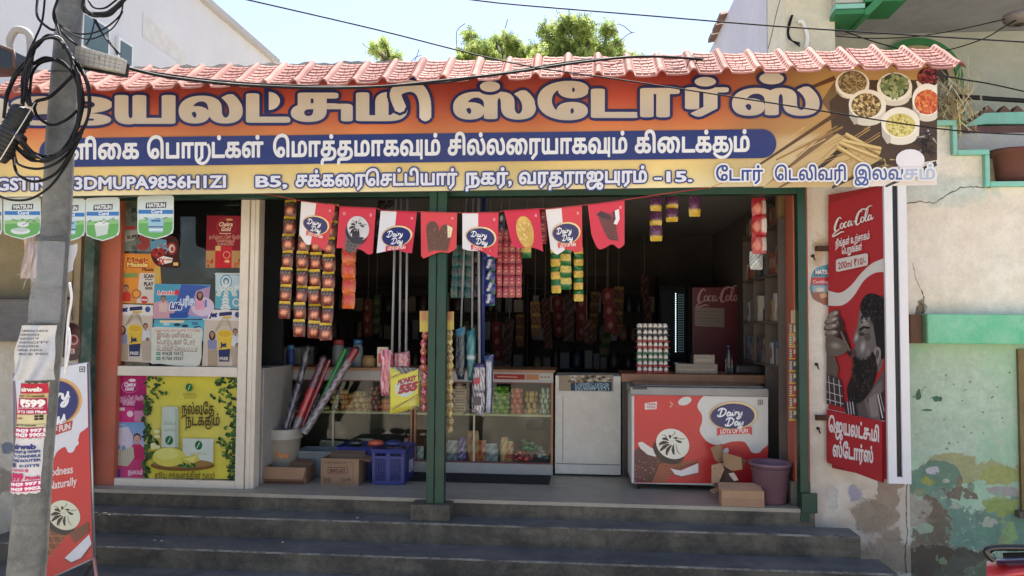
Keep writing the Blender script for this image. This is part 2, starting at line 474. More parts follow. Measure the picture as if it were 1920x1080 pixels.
# ------------------------------------------------------------------ surfaces of the setting
def plaster(name, base, stain='a09070', stain2='6e6656', amt=.6, top=None, patches=(), low=None, rough=.85, sc=1.0):
    """old lime plaster: mottled wash, streaks, peeled patches given as (x, z, rx, rz, colour) places on the wall"""
    m, nt, b = _nt(name); P = objco(nt, True)
    c = mixc(nt, ramp(nt, noise(nt, 1.1*sc, 6, .65, P), (.35, 0.0), (.7, 1.0)), base, stain)
    c = mixc(nt, math_(nt, 'MULTIPLY', ramp(nt, noise(nt, 7*sc, 7, .75, P), (.35, 1.0), (.6, 0.0)), .35*amt), c, stain2)
    mp = N(nt, 'ShaderNodeMapping'); mp.inputs['Scale'].default_value = (5, 5, .35); nt.links.new(P, mp.inputs[0])
    c = mixc(nt, math_(nt, 'MULTIPLY', ramp(nt, noise(nt, 1.0, 5, .6, mp.outputs[0]), (.5, 0.0), (.72, 1.0)), .45*amt), c, stain)
    sp = N(nt, 'ShaderNodeSeparateXYZ'); nt.links.new(P, sp.inputs[0])
    wob = noise(nt, 2.6, 10, .68, P, .6); wob2 = noise(nt, 17, 8, .8, P, .4); wob3 = noise(nt, 8.5, 6, .6, P, .3); mott = ramp(nt, noise(nt, 9, 8, .75, P), (.3, .72), (.7, 1.12))
    edge = None
    for (x, z, rx, rz, col, *r) in patches:
        hard = r[0] if r else .02
        dx = math_(nt, 'DIVIDE', math_(nt, 'SUBTRACT', sp.outputs[0], x), rx); dz = math_(nt, 'DIVIDE', math_(nt, 'SUBTRACT', sp.outputs[2], z), rz)
        d = math_(nt, 'ADD', math_(nt, 'MULTIPLY', dx, dx), math_(nt, 'MULTIPLY', dz, dz))
        d = math_(nt, 'ADD', d, math_(nt, 'MULTIPLY', math_(nt, 'SUBTRACT', wob if rx > .15 else wob3, .5), 6.0))
        d = math_(nt, 'ADD', d, math_(nt, 'MULTIPLY', math_(nt, 'SUBTRACT', wob2, .5), 2.0))
        k = N(nt, 'ShaderNodeMapRange', clamp=True); nt.links.new(d, k.inputs[0]); k.inputs[1].default_value = 1+hard; k.inputs[2].default_value = 1-hard
        if rx > .06:
            k2 = N(nt, 'ShaderNodeMapRange', clamp=True); nt.links.new(d, k2.inputs[0]); k2.inputs[1].default_value = 1.25; k2.inputs[2].default_value = 1.05
            c = mixc(nt, math_(nt, 'MULTIPLY', k2.outputs[0], .35), c, (196, 190, 172))
        rc = N(nt, 'ShaderNodeRGB'); rc.outputs[0].default_value = (*lin(col), 1)
        c = mixc(nt, math_(nt, 'MULTIPLY', k.outputs[0], .86), c, mixc(nt, 1.0, rc.outputs[0], mott, 'MULTIPLY'))
        edge = k.outputs[0] if edge is None else math_(nt, 'ADD', edge, k.outputs[0])
    if low:
        for z0, z1, col, am in low:
            zz = math_(nt, 'ADD', sp.outputs[2], math_(nt, 'MULTIPLY', math_(nt, 'SUBTRACT', wob, .5), .9))
            k = N(nt, 'ShaderNodeMapRange', clamp=True); nt.links.new(zz, k.inputs[0]); k.inputs[1].default_value = z1; k.inputs[2].default_value = z0
            g = math_(nt, 'MULTIPLY', k.outputs[0], ramp(nt, noise(nt, 5, 6, .7, P), (.35, am*.4), (.6, am)))
            c = mixc(nt, g, c, col)
    c = mixc(nt, .5, c, ramp(nt, noise(nt, 40, 3, .6, P), (.3, .82), (.7, 1.0)), 'MULTIPLY')
    nt.links.new(c, b.inputs['Base Color']); b.inputs['Roughness'].default_value = rough; b.inputs['Specular IOR Level'].default_value = .2
    h = noise(nt, 30, 5, .65, P)
    if edge is not None: h = math_(nt, 'SUBTRACT', h, math_(nt, 'MULTIPLY', edge, .8))
    setbump(nt, b, h, .45, .006)
    _mc[name] = m; return m
def concrete(name, c1, c2, c3=None, rough=.75, sc=1.0, bump=.4, brick=None):
    m, nt, b = _nt(name); P = objco(nt, True)
    c = mixc(nt, ramp(nt, noise(nt, 1.6*sc, 9, .75, P, .4), (.40, 0.0), (.60, 1.0)), c1, c2)
    mp = N(nt, 'ShaderNodeMapping'); mp.inputs['Scale'].default_value = (1.2, 6, 9); nt.links.new(P, mp.inputs[0])
    c = mixc(nt, math_(nt, 'MULTIPLY', ramp(nt, noise(nt, 1.3, 6, .7, mp.outputs[0]), (.5, 0.0), (.7, 1.0)), .5), c, c3 or c2)
    c = mixc(nt, .6, c, ramp(nt, noise(nt, 55*sc, 4, .7, P), (.3, .7), (.7, 1.0)), 'MULTIPLY')
    c = mixc(nt, ramp(nt, noise(nt, 150, 2, .5, P), (.68, 0.0), (.74, .35)), c, (200, 195, 185))
    nt.links.new(c, b.inputs['Base Color'])
    r = N(nt, 'ShaderNodeMapRange'); nt.links.new(noise(nt, 3, 4, .6, P), r.inputs[0]); r.inputs[3].default_value = rough-.15; r.inputs[4].default_value = rough+.1
    nt.links.new(r.outputs[0], b.inputs['Roughness'])
    setbump(nt, b, noise(nt, 45*sc, 5, .7, P), bump, .004)
    _mc[name] = m; return m

GREEN = mat('green_enamel', (8, 64, 45), rough=.45, var=.25, vs=5, dirt=.35, dcol='2a2a24', ds=6, bump=.15, bs=30)
ORANGE = mat('orange_paint', (186, 96, 70), rough=.7, var=.2, vs=3, dirt=.4, dcol='8a6a58', ds=4, bump=.1)
STEP = concrete('cement_step', (66, 61, 53), (112, 104, 88), (48, 46, 43), rough=.85)
TREAD = concrete('worn_tread', (84, 85, 84), (118, 116, 110), (66, 68, 70), rough=.7)
NOSE = concrete('worn_nosing', (80, 76, 68), (150, 142, 128), (66, 62, 56), rough=.8, sc=3)
FLOOR = concrete('stone_floor', (150, 142, 128), (168, 160, 142), (128, 122, 110), rough=.45, bump=.1)
STREET = concrete('street', (176, 164, 144), (196, 182, 160), (150, 140, 124), rough=.9)
CREAM = plaster('cream_wall', (240, 232, 218), (222, 208, 186), (156, 144, 126), .6, patches=[(W(1665, 930, 0)[0], W(1665, 930, 0)[2], .10, .42, (140, 112, 90), .15), (W(1625, 975, 0)[0], W(1625, 975, 0)[2], .16, .16, (120, 104, 84), .2), (W(1600, 925, 0)[0], W(1600, 925, 0)[2], .07, .06, (150, 156, 196), .4), (W(1560, 935, 0)[0], W(1560, 935, 0)[2], .05, .10, (214, 210, 200), .2), (W(1660, 1040, 0)[0], W(1660, 1040, 0)[2], .3, .16, (110, 98, 80), .2), (W(1535, 470, 0)[0], W(1535, 470, 0)[2], .06, .12, (206, 178, 140), .5)],
                low=[(-.30, .55, (176, 158, 136), .9)])

def ww(px, py, Y=0): return W(px, py, Y)
# ---- street and steps
b = MB(); b.grid(40, 30, lambda u, v: (-60+120*u, -40+39*v, -.62+.006*sin(u*90)*sin(v*70))).build('street', STREET)
tag(bpy.data.objects['street'], kind='structure')
b = MB(); b.add([(-60, -1.02, -.66), (60, -1.02, -.66), (60, 80, -.66), (-60, 80, -.66)], [(0, 1, 2, 3)]).build('ground', STREET)
tag(bpy.data.objects['ground'], kind='structure')
xl, xr = -4.9, W(1612, 985, -.36)[0]
steps = thing('shop_steps', 'three dark cement steps running along the front of the shop', 'steps', (-1, -.7, -.62))
del steps['category']; del steps['label']; steps['kind'] = 'structure'
def step(z0, z1, y0, y1, xr, m1, m2, i):
    def chip(u): return .004*sin(u*37+i)+.003*sin(u*91+2*i)
    b = MB(); n = 60
    b.grid(n, 3, lambda u, v: (xl+(xr-xl)*u, y0+.002*sin(u*50)-(.01*v*(1-v)), z0+(z1-.012-z0)*v), smooth=False)
    b.add([(xr, y0, z0), (xr, y1, z0), (xr, y1, z1), (xr, y0+.012, z1), (xr, y0, z1-.012)], [(0, 1, 2, 3, 4)])
    b.build('riser', m1, steps)
    b = MB(); b.grid(160, 3, lambda u, v: (xl+(xr-xl)*u, y0-.002+.002*sin(u*50)+(1-cos(v*pi/2))*(.012+abs(chip(u)))+.002*sin(u*311), z1-.012+.0125*sin(v*pi/2)+.0015*sin(u*517+v)), smooth=True)
    b.build('nosing', NOSE, steps)
    b = MB(); b.grid(n, 3, lambda u, v: (xl+(xr-xl)*u, y0+(.012+abs(chip(u)))*(1-v)+(y1-y0)*v, z1+.002*sin(u*23+v*9+i)*v*(1-v)), smooth=True)
    b.build('tread', m2, steps)
step(-.47, -.145, -.37, -.12, xr, STEP, TREAD, 1)
step(-.60, -.315, -.72, -.37, xr+.14, STEP, TREAD, 2)
step(-.66, -.47, -1.08, -.72, xr+.26, STEP, TREAD, 3)
# ---- platform floor
b = MB(); XR = W(1528, 960, -.12)[0]
b.add([(xl, -.12, -.145), (XR, -.12, -.145), (XR, -.12, -.004), (xl, -.12, -.004)], [(0, 1, 2, 3)])
b.build('platform_riser', STEP); tag(bpy.data.objects['platform_riser'], kind='structure')
b = MB(); b.box(xl, XR, -.125, .3, -.03, 0); b.box(xl, XR, .3, 4.6, -.03, 0); b.build('shop_floor', FLOOR); tag(bpy.data.objects['shop_floor'], kind='structure')
# ---- shop building
ZC = 2.80
XL0 = W(170, 600, 0)[0]; XJ = W(1480, 600, .1)[0]; XW = W(1515, 600, 0)[0]; XE = W(1700, 600, 0)[0]
shop = thing('shop_building', 'single storey shop with a wide open front, cream plaster walls and orange jambs', 'shop building', (-1, 0, 0))
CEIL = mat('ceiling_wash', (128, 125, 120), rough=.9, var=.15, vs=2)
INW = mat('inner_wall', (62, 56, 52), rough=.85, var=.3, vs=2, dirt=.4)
b = MB(); b.box(XW, XE, 0, .25, -.66, 3.35); b.build('right_pier', CREAM, shop)
b = MB(); b.box(XL0-.35, XE, .02, 4.7, ZC, ZC+.14); b.build('ceiling_slab', CEIL, shop)
b = MB(); b.box(-4.9, XE, -.02, .02+.2, ZC+.001, 3.5); b.build('front_beam', concrete('raw_cement', (190, 182, 170), (160, 152, 142), (206, 196, 180)), shop)
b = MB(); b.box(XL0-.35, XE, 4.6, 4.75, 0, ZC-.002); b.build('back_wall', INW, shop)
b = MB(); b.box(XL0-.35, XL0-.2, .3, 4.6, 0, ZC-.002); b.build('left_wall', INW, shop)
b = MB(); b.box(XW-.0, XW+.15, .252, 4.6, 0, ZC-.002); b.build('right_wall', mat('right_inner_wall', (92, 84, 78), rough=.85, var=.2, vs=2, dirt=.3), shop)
# orange jambs
b = MB(); b.box(XJ+.005, XW-.001, -.02, .22, 0, 2.70); b.build('orange_jamb', ORANGE, shop, bevel=.004)
xo0, xo1 = W(172, 640, .02)[0], W(204, 640, .02)[0]
b = MB(); b.box(xo0, xo1+.08, .03, .25, -.02, ZC-.003); b.build('orange_pillar', ORANGE, shop, bevel=.004)
b = MB((150, 150, 142)); p = W(1490, 930, -.02); b.box(p[0]-.03, XW-.002, -.024, .2, -.0, .2); b.build('cement_patch', STEP, shop)
# green steel frame
fr = thing('door_frame', 'dark green painted steel frame round the shop opening with slotted centre post', 'door frame', (0, -.08, 0))
def vpost(pa, pb, name, y0=-.13, y1=-.05, zb=-.03, zt=2.72):
    xa, xb = W(pa, 650, y0)[0], W(pb, 650, y0)[0]
    b = MB(); b.box(xa, xb, y0, y1, zb, zt); return b, xa, xb
b, xa, xb = vpost(802, 835, 'p', -.26, -.17, -.012, 2.74)
w = xb-xa; b = MB(); b.box(xa, xa+w*.42, -.26, -.17, -.012, 2.74); b.box(xa+w*.47, xb, -.255, -.17, -.012, 2.74); b.box(xa+w*.40, xa+w*.5, -.235, -.175, 0, 2.73)
b.build('centre_post', GREEN, fr, bevel=.003)
for k in range(7):
    z = .12+k*.36; b = MB((10, 30, 22)); b.box(xa+w*.46, xa+w*.50, -.262, -.238, z, z+.10); o = b.build('bolt_slot', mat('slot_dark', (12, 26, 20)), fr)
b = MB(); b.box(xa-.12, xb+.06, -.31, -.121, -.144, -.012); b.build('post_plinth', STEP, fr, bevel=.006)
b, xa2, xb2 = vpost(1498, 1514, 'r', -.13, -.03, -.1, 2.74); b.build('right_post', GREEN, fr, bevel=.003)
b = MB(); b.box(xa2+.002, W(1533, 940, -.16)[0], -.16, -.131, W(1500, 962, -.16)[2], W(1500, 925, -.16)[2]); b.build('post_foot', GREEN, fr, bevel=.003)
z0, z1 = W(1000, 367, -.13)[2], W(1000, 340, -.13)[2]
b = MB(); b.box(XL0-.2, xa2-.001, -.128, -.03, z0, z1+.05); b.build('lintel_bar', GREEN, fr, bevel=.003)
b, xa3, xb3 = vpost(152, 171, 'l', -.10, -.02, -.01, 2.72); b.build('left_post', mat('green_old', (22, 66, 52), rough=.6, var=.3, vs=4, dirt=.5, dcol='8a8474', ds=7), fr, bevel=.003)

# ---- pink tiled awning
TILE = mat('pink_tile', (196, 142, 130), rough=.8, var=.3, vs=2.2, dirt=.45, dcol='84584e', ds=4, bump=.12, bs=70, spec=.3)
aw = thing('tiled_awning', 'sloping awning of pink ribbed roof tiles above the shop sign', 'awning', (0, -.6, 3.3))
YF, YBk = -.92, -.52
def awz(px, front=True):                      # height of the front / back edge in the photo
    x = W(px, 150, YF)[0]
    return x
pF0, pF1 = W(-40, 176, YF), W(1800, 127, YF)
pB0, pB1 = W(-40, 138, YBk), W(1770, 108, YBk)
print('awning', pF0, pF1, pB0, pB1)
zF = lambda x: pF0[2]+(pF1[2]-pF0[2])*(x-pF0[0])/(pF1[0]-pF0[0])
nT = 32; X0, X1 = W(-25, 160, YF)[0], W(1812, 110, YF)[0]; tw = (X1-X0)/nT; SL = .30
tile_mb = MB(); L = YBk-YF
def tprof(t):                                 # cross profile of one tile, t 0..1 left to right: pan then roll
    if t < .70: return -.008*sin(pi*t/.70)
    return .040*max(0.0, sin(pi*(t-.70)/.30))**.7
NX = 22
def tpt(u, v, th=0): 
    flare = .012*(1-v)**6                     # lip at the lower edge
    return (u*tw*1.0, v*L, tprof(u)+v*SL+flare-th+.004*sin(v*9+u*3))
top = [tpt(i/NX, j/6) for j in range(7) for i in range(NX+1)]; bot = [tpt(i/NX, j/6, .014) for j in range(7) for i in range(NX+1)]
n1 = NX+1; fs = [(j*n1+i, j*n1+i+1, (j+1)*n1+i+1, (j+1)*n1+i) for j in range(6) for i in range(NX)]
tile_mb.smooth = True; tile_mb.add(top, fs); tile_mb.add(bot, [tuple(reversed(f)) for f in fs]); tile_mb.smooth = False
e = [i for i in range(n1)]
tile_mb.add([top[i] for i in e]+[bot[i] for i in e], [(n1+i, n1+i+1, i+1, i) for i in range(NX)])
_tn = TILE.node_tree; _pb = _tn.nodes['Principled BSDF']; _oi = N(_tn, 'ShaderNodeObjectInfo'); _bc = _pb.inputs['Base Color'].links[0].from_socket
_tn.links.new(mixc(_tn, 1.0, _bc, ramp(_tn, _oi.outputs['Random'], (0.0, (210, 200, 200)), (.5, (240, 232, 230)), (1.0, (255, 255, 255))), 'MULTIPLY'), _pb.inputs['Base Color'])
# raised ribs: long ribs down the slope and cross bars
def rib(u0, u1, v0, v1, h=.011):
    pts = []
    for v in (v0, v1):
        for u in (u0, u1):
            x, y, z = tpt(u, v); pts.append((x, y, z))
    a = [pts[0], pts[1], pts[3], pts[2]]; tile_mb.hexa([(x, y, z-.003) for x, y, z in a]+[(x, y, z+h) for x, y, z in a])
for k in range(7): v = .05+k*.135; [rib(.03+q*.215+.05*(k % 2)*(q > 0), .03+(q+1)*.215-.02+.05*(k % 2)*(q < 2), v, v+.075, .015) for q in range(3)]
for k in range(9): v = .04+k*.108; [rib(.70+q*.03, .70+q*.03+.05, v, v+.045, .008) for q in (0, 1)]
t0 = tile_mb.build('roof_tile', TILE, aw, loc=(0, 0, 0))
t0.location = (X0-aw.location[0], YF-aw.location[1], zF(X0)-aw.location[2]); tiles = [t0]
for k in range(1, nT):
    t = t0.copy(); COL.objects.link(t); x = X0+k*tw; t.parent = aw
    t.location = (x-aw.location[0], YF-aw.location[1]+random.uniform(-.006, .006), zF(x)-aw.location[2]+random.uniform(-.004, .004)+(.004 if k % 2 else 0)); t.rotation_euler = (random.uniform(-.02, .02), random.uniform(-.012, .012), random.uniform(-.008, .008))
# rough parapet behind the tiles (left part)
za = W(300, 125, -.15)[2]
b = MB(); b.grid(60, 1, lambda u, v: (-5.2+(W(760, 120, -.15)[0]+5.2)*u, -.15, 3.2+(za-3.2+.01*sin(u*60)+.008*sin(u*143))*v), smooth=False)
b.grid(60, 1, lambda u, v: (-5.2+(W(760, 120, -.15)[0]+5.2)*u, -.15+.3*v, za+(.01*sin(u*60)+.008*sin(u*143))), smooth=False)
b.build('parapet', _mc['raw_cement'], shop)
# ------------------------------------------------------------------ shop banner
PRINT = mat('printed_flex', None, rough=.55, var=.10, vs=3.0, dirt=.10, dcol='8a7a66', ds=1.4, spec=.35)
PAPER = mat('printed_paper', None, rough=.7, var=.10, vs=9.0, dirt=.10, ds=5, spec=.25)
GLOSSP = mat('glossy_print', None, rough=.32, var=.06, vs=5.0, dirt=.06, ds=3, spec=.5)
YB = -.55
ban = thing('shop_banner', 'long shop sign with Tamil lettering on orange and yellow under the pink tiles', 'sign', W(900, 350, YB))
def ban_col(x, y):
    t = (y+0.0135*(x-250)-150)/215          # 0 top .. 1 bottom
    st = [(0, (160, 50, 42)), (.2, (186, 68, 46)), (.42, (214, 112, 58)), (.6, (224, 156, 84)), (.74, (236, 200, 124)), (.82, (238, 206, 122)), (1, (244, 226, 168))]
    t = min(1, max(0, t))
    for i in range(len(st)-1):
        if t <= st[i+1][0]:
            k = (t-st[i][0])/(st[i+1][0]-st[i][0]); c = np.array(st[i][1])*(1-k)+np.array(st[i+1][1])*k; break
    if x > 1300:                              # golden boards to the right, paler below
        k = min(1, (x-1300)/220); w = np.array((196, 150, 84)) if y < 250 else np.array((214, 190, 140))
        c = c*(1-k)+w*k
    b = 1+.05*sin(x*.012)+.03*sin(x*.031+y*.02)
    g_ = sum(c)/3
    return [min(255, (v*.87+g_*.11)*b*.97) for v in c]
bl = lambda x: 369-.0137*x                    # bottom edge of the banner in the photo
_bm = pmap(YB)
A = Art(lambda x, y, h: _bm(min(x, 1757), max(y, 158-.0266*x), h))
x0, x1 = -120, 1757
yt = lambda x: 158-.0266*x
A.k = 0
nx, ny = 90, 16
vs = [(x0+(x1-x0)*i/nx, (yt(x0+(x1-x0)*i/nx)+(bl(x0+(x1-x0)*i/nx)-yt(x0+(x1-x0)*i/nx))*j/ny)) for j in range(ny+1) for i in range(nx+1)]
cc = [lin(ban_col(*v)) for v in vs]
A.add([W(x, y, YB) for x, y in vs], [(j*(nx+1)+i, j*(nx+1)+i+1, (j+1)*(nx+1)+i+1, (j+1)*(nx+1)+i) for j in range(ny) for i in range(nx)], lambda k: cc[k])
A.k = 2
# boards on the right
def band(p, q, w0, w1, col): 
    p, q = np.array(p, float), np.array(q, float); d = q-p; n = np.array([-d[1], d[0]]); n /= np.hypot(*n)
    A.poly([p-n*w0/2, q-n*w1/2, q+n*w1/2, p+n*w0/2], col)
A.poly([(1565, 152), (1757, 150), (1757, 347), (1640, 349), (1430, 352), (1570, 232), (1540, 190)], (118, 92, 62))
A.poly([(1600, 150), (1757, 150), (1757, 300), (1690, 320), (1640, 290), (1560, 250), (1555, 190)], (74, 56, 42))
A.poly([(1430, 352), (1570, 250), (1660, 300), (1600, 350)], (196, 168, 116))
A.poly([(1600, 350), (1665, 315), (1757, 300), (1757, 347)], (226, 216, 204))
for p, q, w0, w1, c in [((1392, 330), (1570, 212), 3, 8, (92, 62, 38)), ((1480, 180), (1566, 146), 4, 9, (96, 60, 38)), ((1518, 330), (1600, 262), 5, 14, (52, 40, 30)), ((1460, 352), (1516, 322), 3, 8, (120, 96, 66)),
                        ((1560, 352), (1660, 300), 5, 10, (70, 52, 38)), ((1660, 350), (1757, 306), 4, 10, (60, 56, 60)), ((1455, 300), (1580, 238), 3, 4, (150, 112, 60)), ((1330, 352), (1425, 318), 2, 3, (190, 150, 96))]:
    band(p, q, w0, w1, c)
for i in range(26):
    a = 1470+random.random()*150; b = 240+random.random()*100
    band((a, b), (a+30+random.random()*30, b-20-random.random()*12), 1, 2, random.choice([(180, 146, 90), (206, 176, 122), (160, 126, 78)]))
# bowls of spices
def bowl(cx, cy, rx, ry, hgt, body=(214, 208, 190), rim=(236, 230, 216)):
    A.poly([(cx-rx, cy), (cx-rx*.96, cy+hgt*.6)]+[(cx-rx*.86*cos(t), cy+hgt*.62+ry*.55*sin(t)) for t in np.linspace(0, pi, 12)]+[(cx+rx*.96, cy+hgt*.6), (cx+rx, cy)], body)
    A.poly([(cx-rx, cy), (cx-rx*.96, cy+hgt*.6), (cx-rx*.7, cy+hgt*.95), (cx-rx*.5, cy+hgt*.9), (cx-rx*.55, cy)], tuple(int(v*.84) for v in body))
    A.ell(cx, cy, rx, ry, rim, 30)
def seeds(cx, cy, rx, ry, n, cols, l, w, base):
    A.ell(cx, cy, rx, ry, base, 26); h0 = A.k*A.eps
    for i in range(n):
        r = math.sqrt(random.random())*.93; t = random.random()*2*pi
        A.ell(cx+rx*r*cos(t), cy+ry*r*sin(t), l*(.7+.6*random.random()), w*(.7+.5*random.random()), random.choice(cols), 6, random.random()*180, h=h0+A.eps*(.2+1.6*random.random()))
    A.k += 2
bowl(1598, 157, 32, 26, 24); seeds(1598, 155, 27, 22, 190, [(132, 112, 74), (168, 148, 104), (96, 78, 50), (188, 170, 128)], 4.2, 1.0, (104, 86, 56))
bowl(1677, 163, 33, 27, 34); seeds(1677, 161, 27, 23, 44, [(132, 146, 98), (160, 172, 118), (104, 120, 76), (146, 156, 112)], 8, 3.6, (66, 72, 46))
A.poly([(1717, 152), (1757, 152), (1757, 165), (1735, 172), (1722, 168)], (228, 220, 206)); seeds(1742, 144, 22, 18, 70, [(110, 34, 36), (140, 50, 48), (84, 22, 28), (160, 74, 66)], 3.6, 2.6, (60, 20, 24))
bowl(1626, 196, 35, 28, 40); seeds(1624, 198, 28, 23, 230, [(196, 172, 118), (168, 138, 86), (120, 94, 56), (222, 202, 150), (84, 66, 42)], 2.6, 2.1, (92, 72, 44))
bowl(1738, 187, 28, 30, 40, rim=(240, 236, 228)); seeds(1738, 192, 24, 23, 150, [(196, 92, 52), (212, 120, 66), (182, 70, 42), (226, 148, 84)], 4.0, 2.2, (190, 84, 48))
bowl(1688, 230, 36, 29, 42, (226, 220, 200)); seeds(1688, 235, 28, 22, 200, [(214, 202, 120), (226, 216, 150), (190, 176, 92), (150, 140, 64)], 3.0, 1.5, (206, 192, 112))
A.rect(1757, 100, 1800, 300, (200, 200, 190)) if False else None
# cinnamon sticks, star anise, cloth
for p, q in [((1585, 252), (1650, 288)), ((1570, 276), (1630, 312)), ((1578, 264), (1652, 280)), ((1574, 268), (1645, 296))]:
    band(p, q, 9, 9, (166, 136, 78)); band((p[0], p[1]-1.5), (q[0], q[1]-1.5), 4.5, 4.5, (214, 188, 128))
for i in range(26):
    cx, cy = 1738+random.uniform(-16, 17), 262+random.uniform(-26, 24); a = random.random()*pi
    band((cx, cy), (cx+15*cos(a), cy+15*sin(a)), 3.5, 1.2, random.choice([(34, 30, 32), (60, 54, 54), (170, 166, 164), (22, 20, 24), (120, 114, 112)]))
A.ell(1706, 300, 27, 20, (232, 228, 232), 20)
for i in range(14):
    cx, cy = 1652+random.uniform(-10, 16), 304+random.uniform(-8, 8); a = random.random()*pi
    band((cx, cy), (cx+9*cos(a), cy+6*sin(a)), 2.5, 1.5, random.choice([(120, 100, 56), (190, 168, 110), (70, 56, 34)]))
# wordmark: heavy letters, each in its box
NAVY = (30, 38, 92); FACE = (212, 202, 186); FACE2 = (190, 178, 160)
def B(x): return 234-.0135*(x-250)            # baseline
def big(ch, xa, xb, h=55, rx=7.5, ry=2.4, up=0, drop=0):
    yb = B((xa+xb)/2)+drop
    A.glyph(ch, xa, xb, yb-h-up, yb, FACE, rx, ry, NAVY, 5.5, FACE2)
H0 = A.k
def bigset(L):
    global_k = A.k
    for q in L: big(*q[0], **q[1])
big('\u0bc6', -60, 22); big('ஜ', 22, 212, 55, 8, 2.6); big('ய', 216, 330); big('ல', 336, 456, 55)
big('ட', 462, 545)
big('சு', 546, 662); big('ம', 668, 765); 
big('ஸ', 850, 1005); big('\u0bc7', 1008, 1104, 74, 8, 3, 0, 3); big('ட', 1108, 1197); big('ா', 1200, 1274, 55, 8, 2.4); big('ர', 1284, 1366, 55, 8, 2.4)
big('ஸ', 1372, 1536)
# sign of i on the last letter of the first word: a hood and a broad stem
def fat(pts, w, ow=5.5):
    A.line(pts, w+2*ow, NAVY); A.line(pts, w, FACE)
fat(spline([(752, 205), (742, 178), (752, 166), (772, 162), (788, 170), (797, 190), (798, 222)], 5), 22)
# pulli dots
for cx, cy, rx, ry in [(919, 163, 19, 10), (1322, 154, 20, 9), (1446, 148, 23, 11)]:
    A.ell(cx, cy, rx+6, ry+6, NAVY, 20); A.ell(cx, cy, rx, ry, FACE, 20)
A.poly([(496, 168)]+[(498+36*sin(t), 190-24*cos(t)) for t in np.linspace(0, pi, 14)]+[(496, 212)], NAVY); A.poly([(505, 174)]+[(505+21*sin(t), 190-17*cos(t)) for t in np.linspace(0, pi, 12)]+[(505, 206)], FACE)
# navy pill and second line
def pl(x): return -.0115*(x-250)
pill = [(1455+pl(0)*0-26+26*sin(t), 272+pl(1430)-26*cos(t)+pl(0)*0) for t in np.linspace(0, pi, 14)]+[(101-26*sin(t), 288+26*cos(t)) for t in np.linspace(0, pi, 14)]
pill = [(1429+26*sin(t), 270-27*cos(t)) for t in np.linspace(0, pi, 14)]+[(101-26*sin(t), 287+27*cos(t)) for t in np.linspace(0, pi, 14)]
A.poly(pill, (38, 54, 112))
WH = (226, 226, 224)
yb2 = lambda x: 298-.0115*(x-180)
for t, a, b in [('மளிைக', 100, 262), ('ெபாருட்கள்', 277, 495), ('ெமாத்தமாகவும்', 513, 826), ('சில்லைரயாகவும்', 840, 1176), ('கிைடக்கும்', 1190, 1405)]:
    A.text(t, a, b, yb2(a), 24.5, WH, .032, slope=-.0115)
yb3 = lambda x: 354.5-.0125*(x-200)
for t, a, b, H in [('GSTIN : 33DMUPA9856H1ZI', -6, 425, 22), ('B5,', 480, 540, 20), ('சக்கைரெசட்டியார்', 555, 858, 18.5), ('நகர்,', 873, 960, 18.5), ('வரதராஜபுரம்', 973, 1213, 18.5), ('-15.', 1226, 1298, 19)]:
    A.text(t, a, b, yb3(a), H, (222, 222, 226), .035, outline=(44, 62, 122), ow=2.6, slope=-.0125)
yb4 = lambda x: 339-.006*(x-1340)
for t, a, b, c in [('ேடார்', 1342, 1430, (50, 72, 140)), ('ெடலிவரி', 1452, 1585, (50, 72, 140)), ('இலவ', 1601, 1692, (74, 94, 152)), ('சம்', 1692, 1752, (176, 186, 206))]:
    A.text(t, a, b, yb4(a), 17, c, .022, outline=(228, 226, 222), ow=3.2, slope=-.006)
A.build('banner_sheet', PRINT, ban)
b = MB((120, 110, 100))
b.slab([W(x0, yt(x0), YB)+[0, .003, 0], W(x1, yt(x1), YB)+[0, .003, 0], W(x1, bl(x1), YB)+[0, .003, 0], W(x0, bl(x0), YB)+[0, .003, 0]], (0, .03, 0)).build('backing_frame', mat('dull_metal', (150, 146, 138), metal=.6, rough=.5), ban)
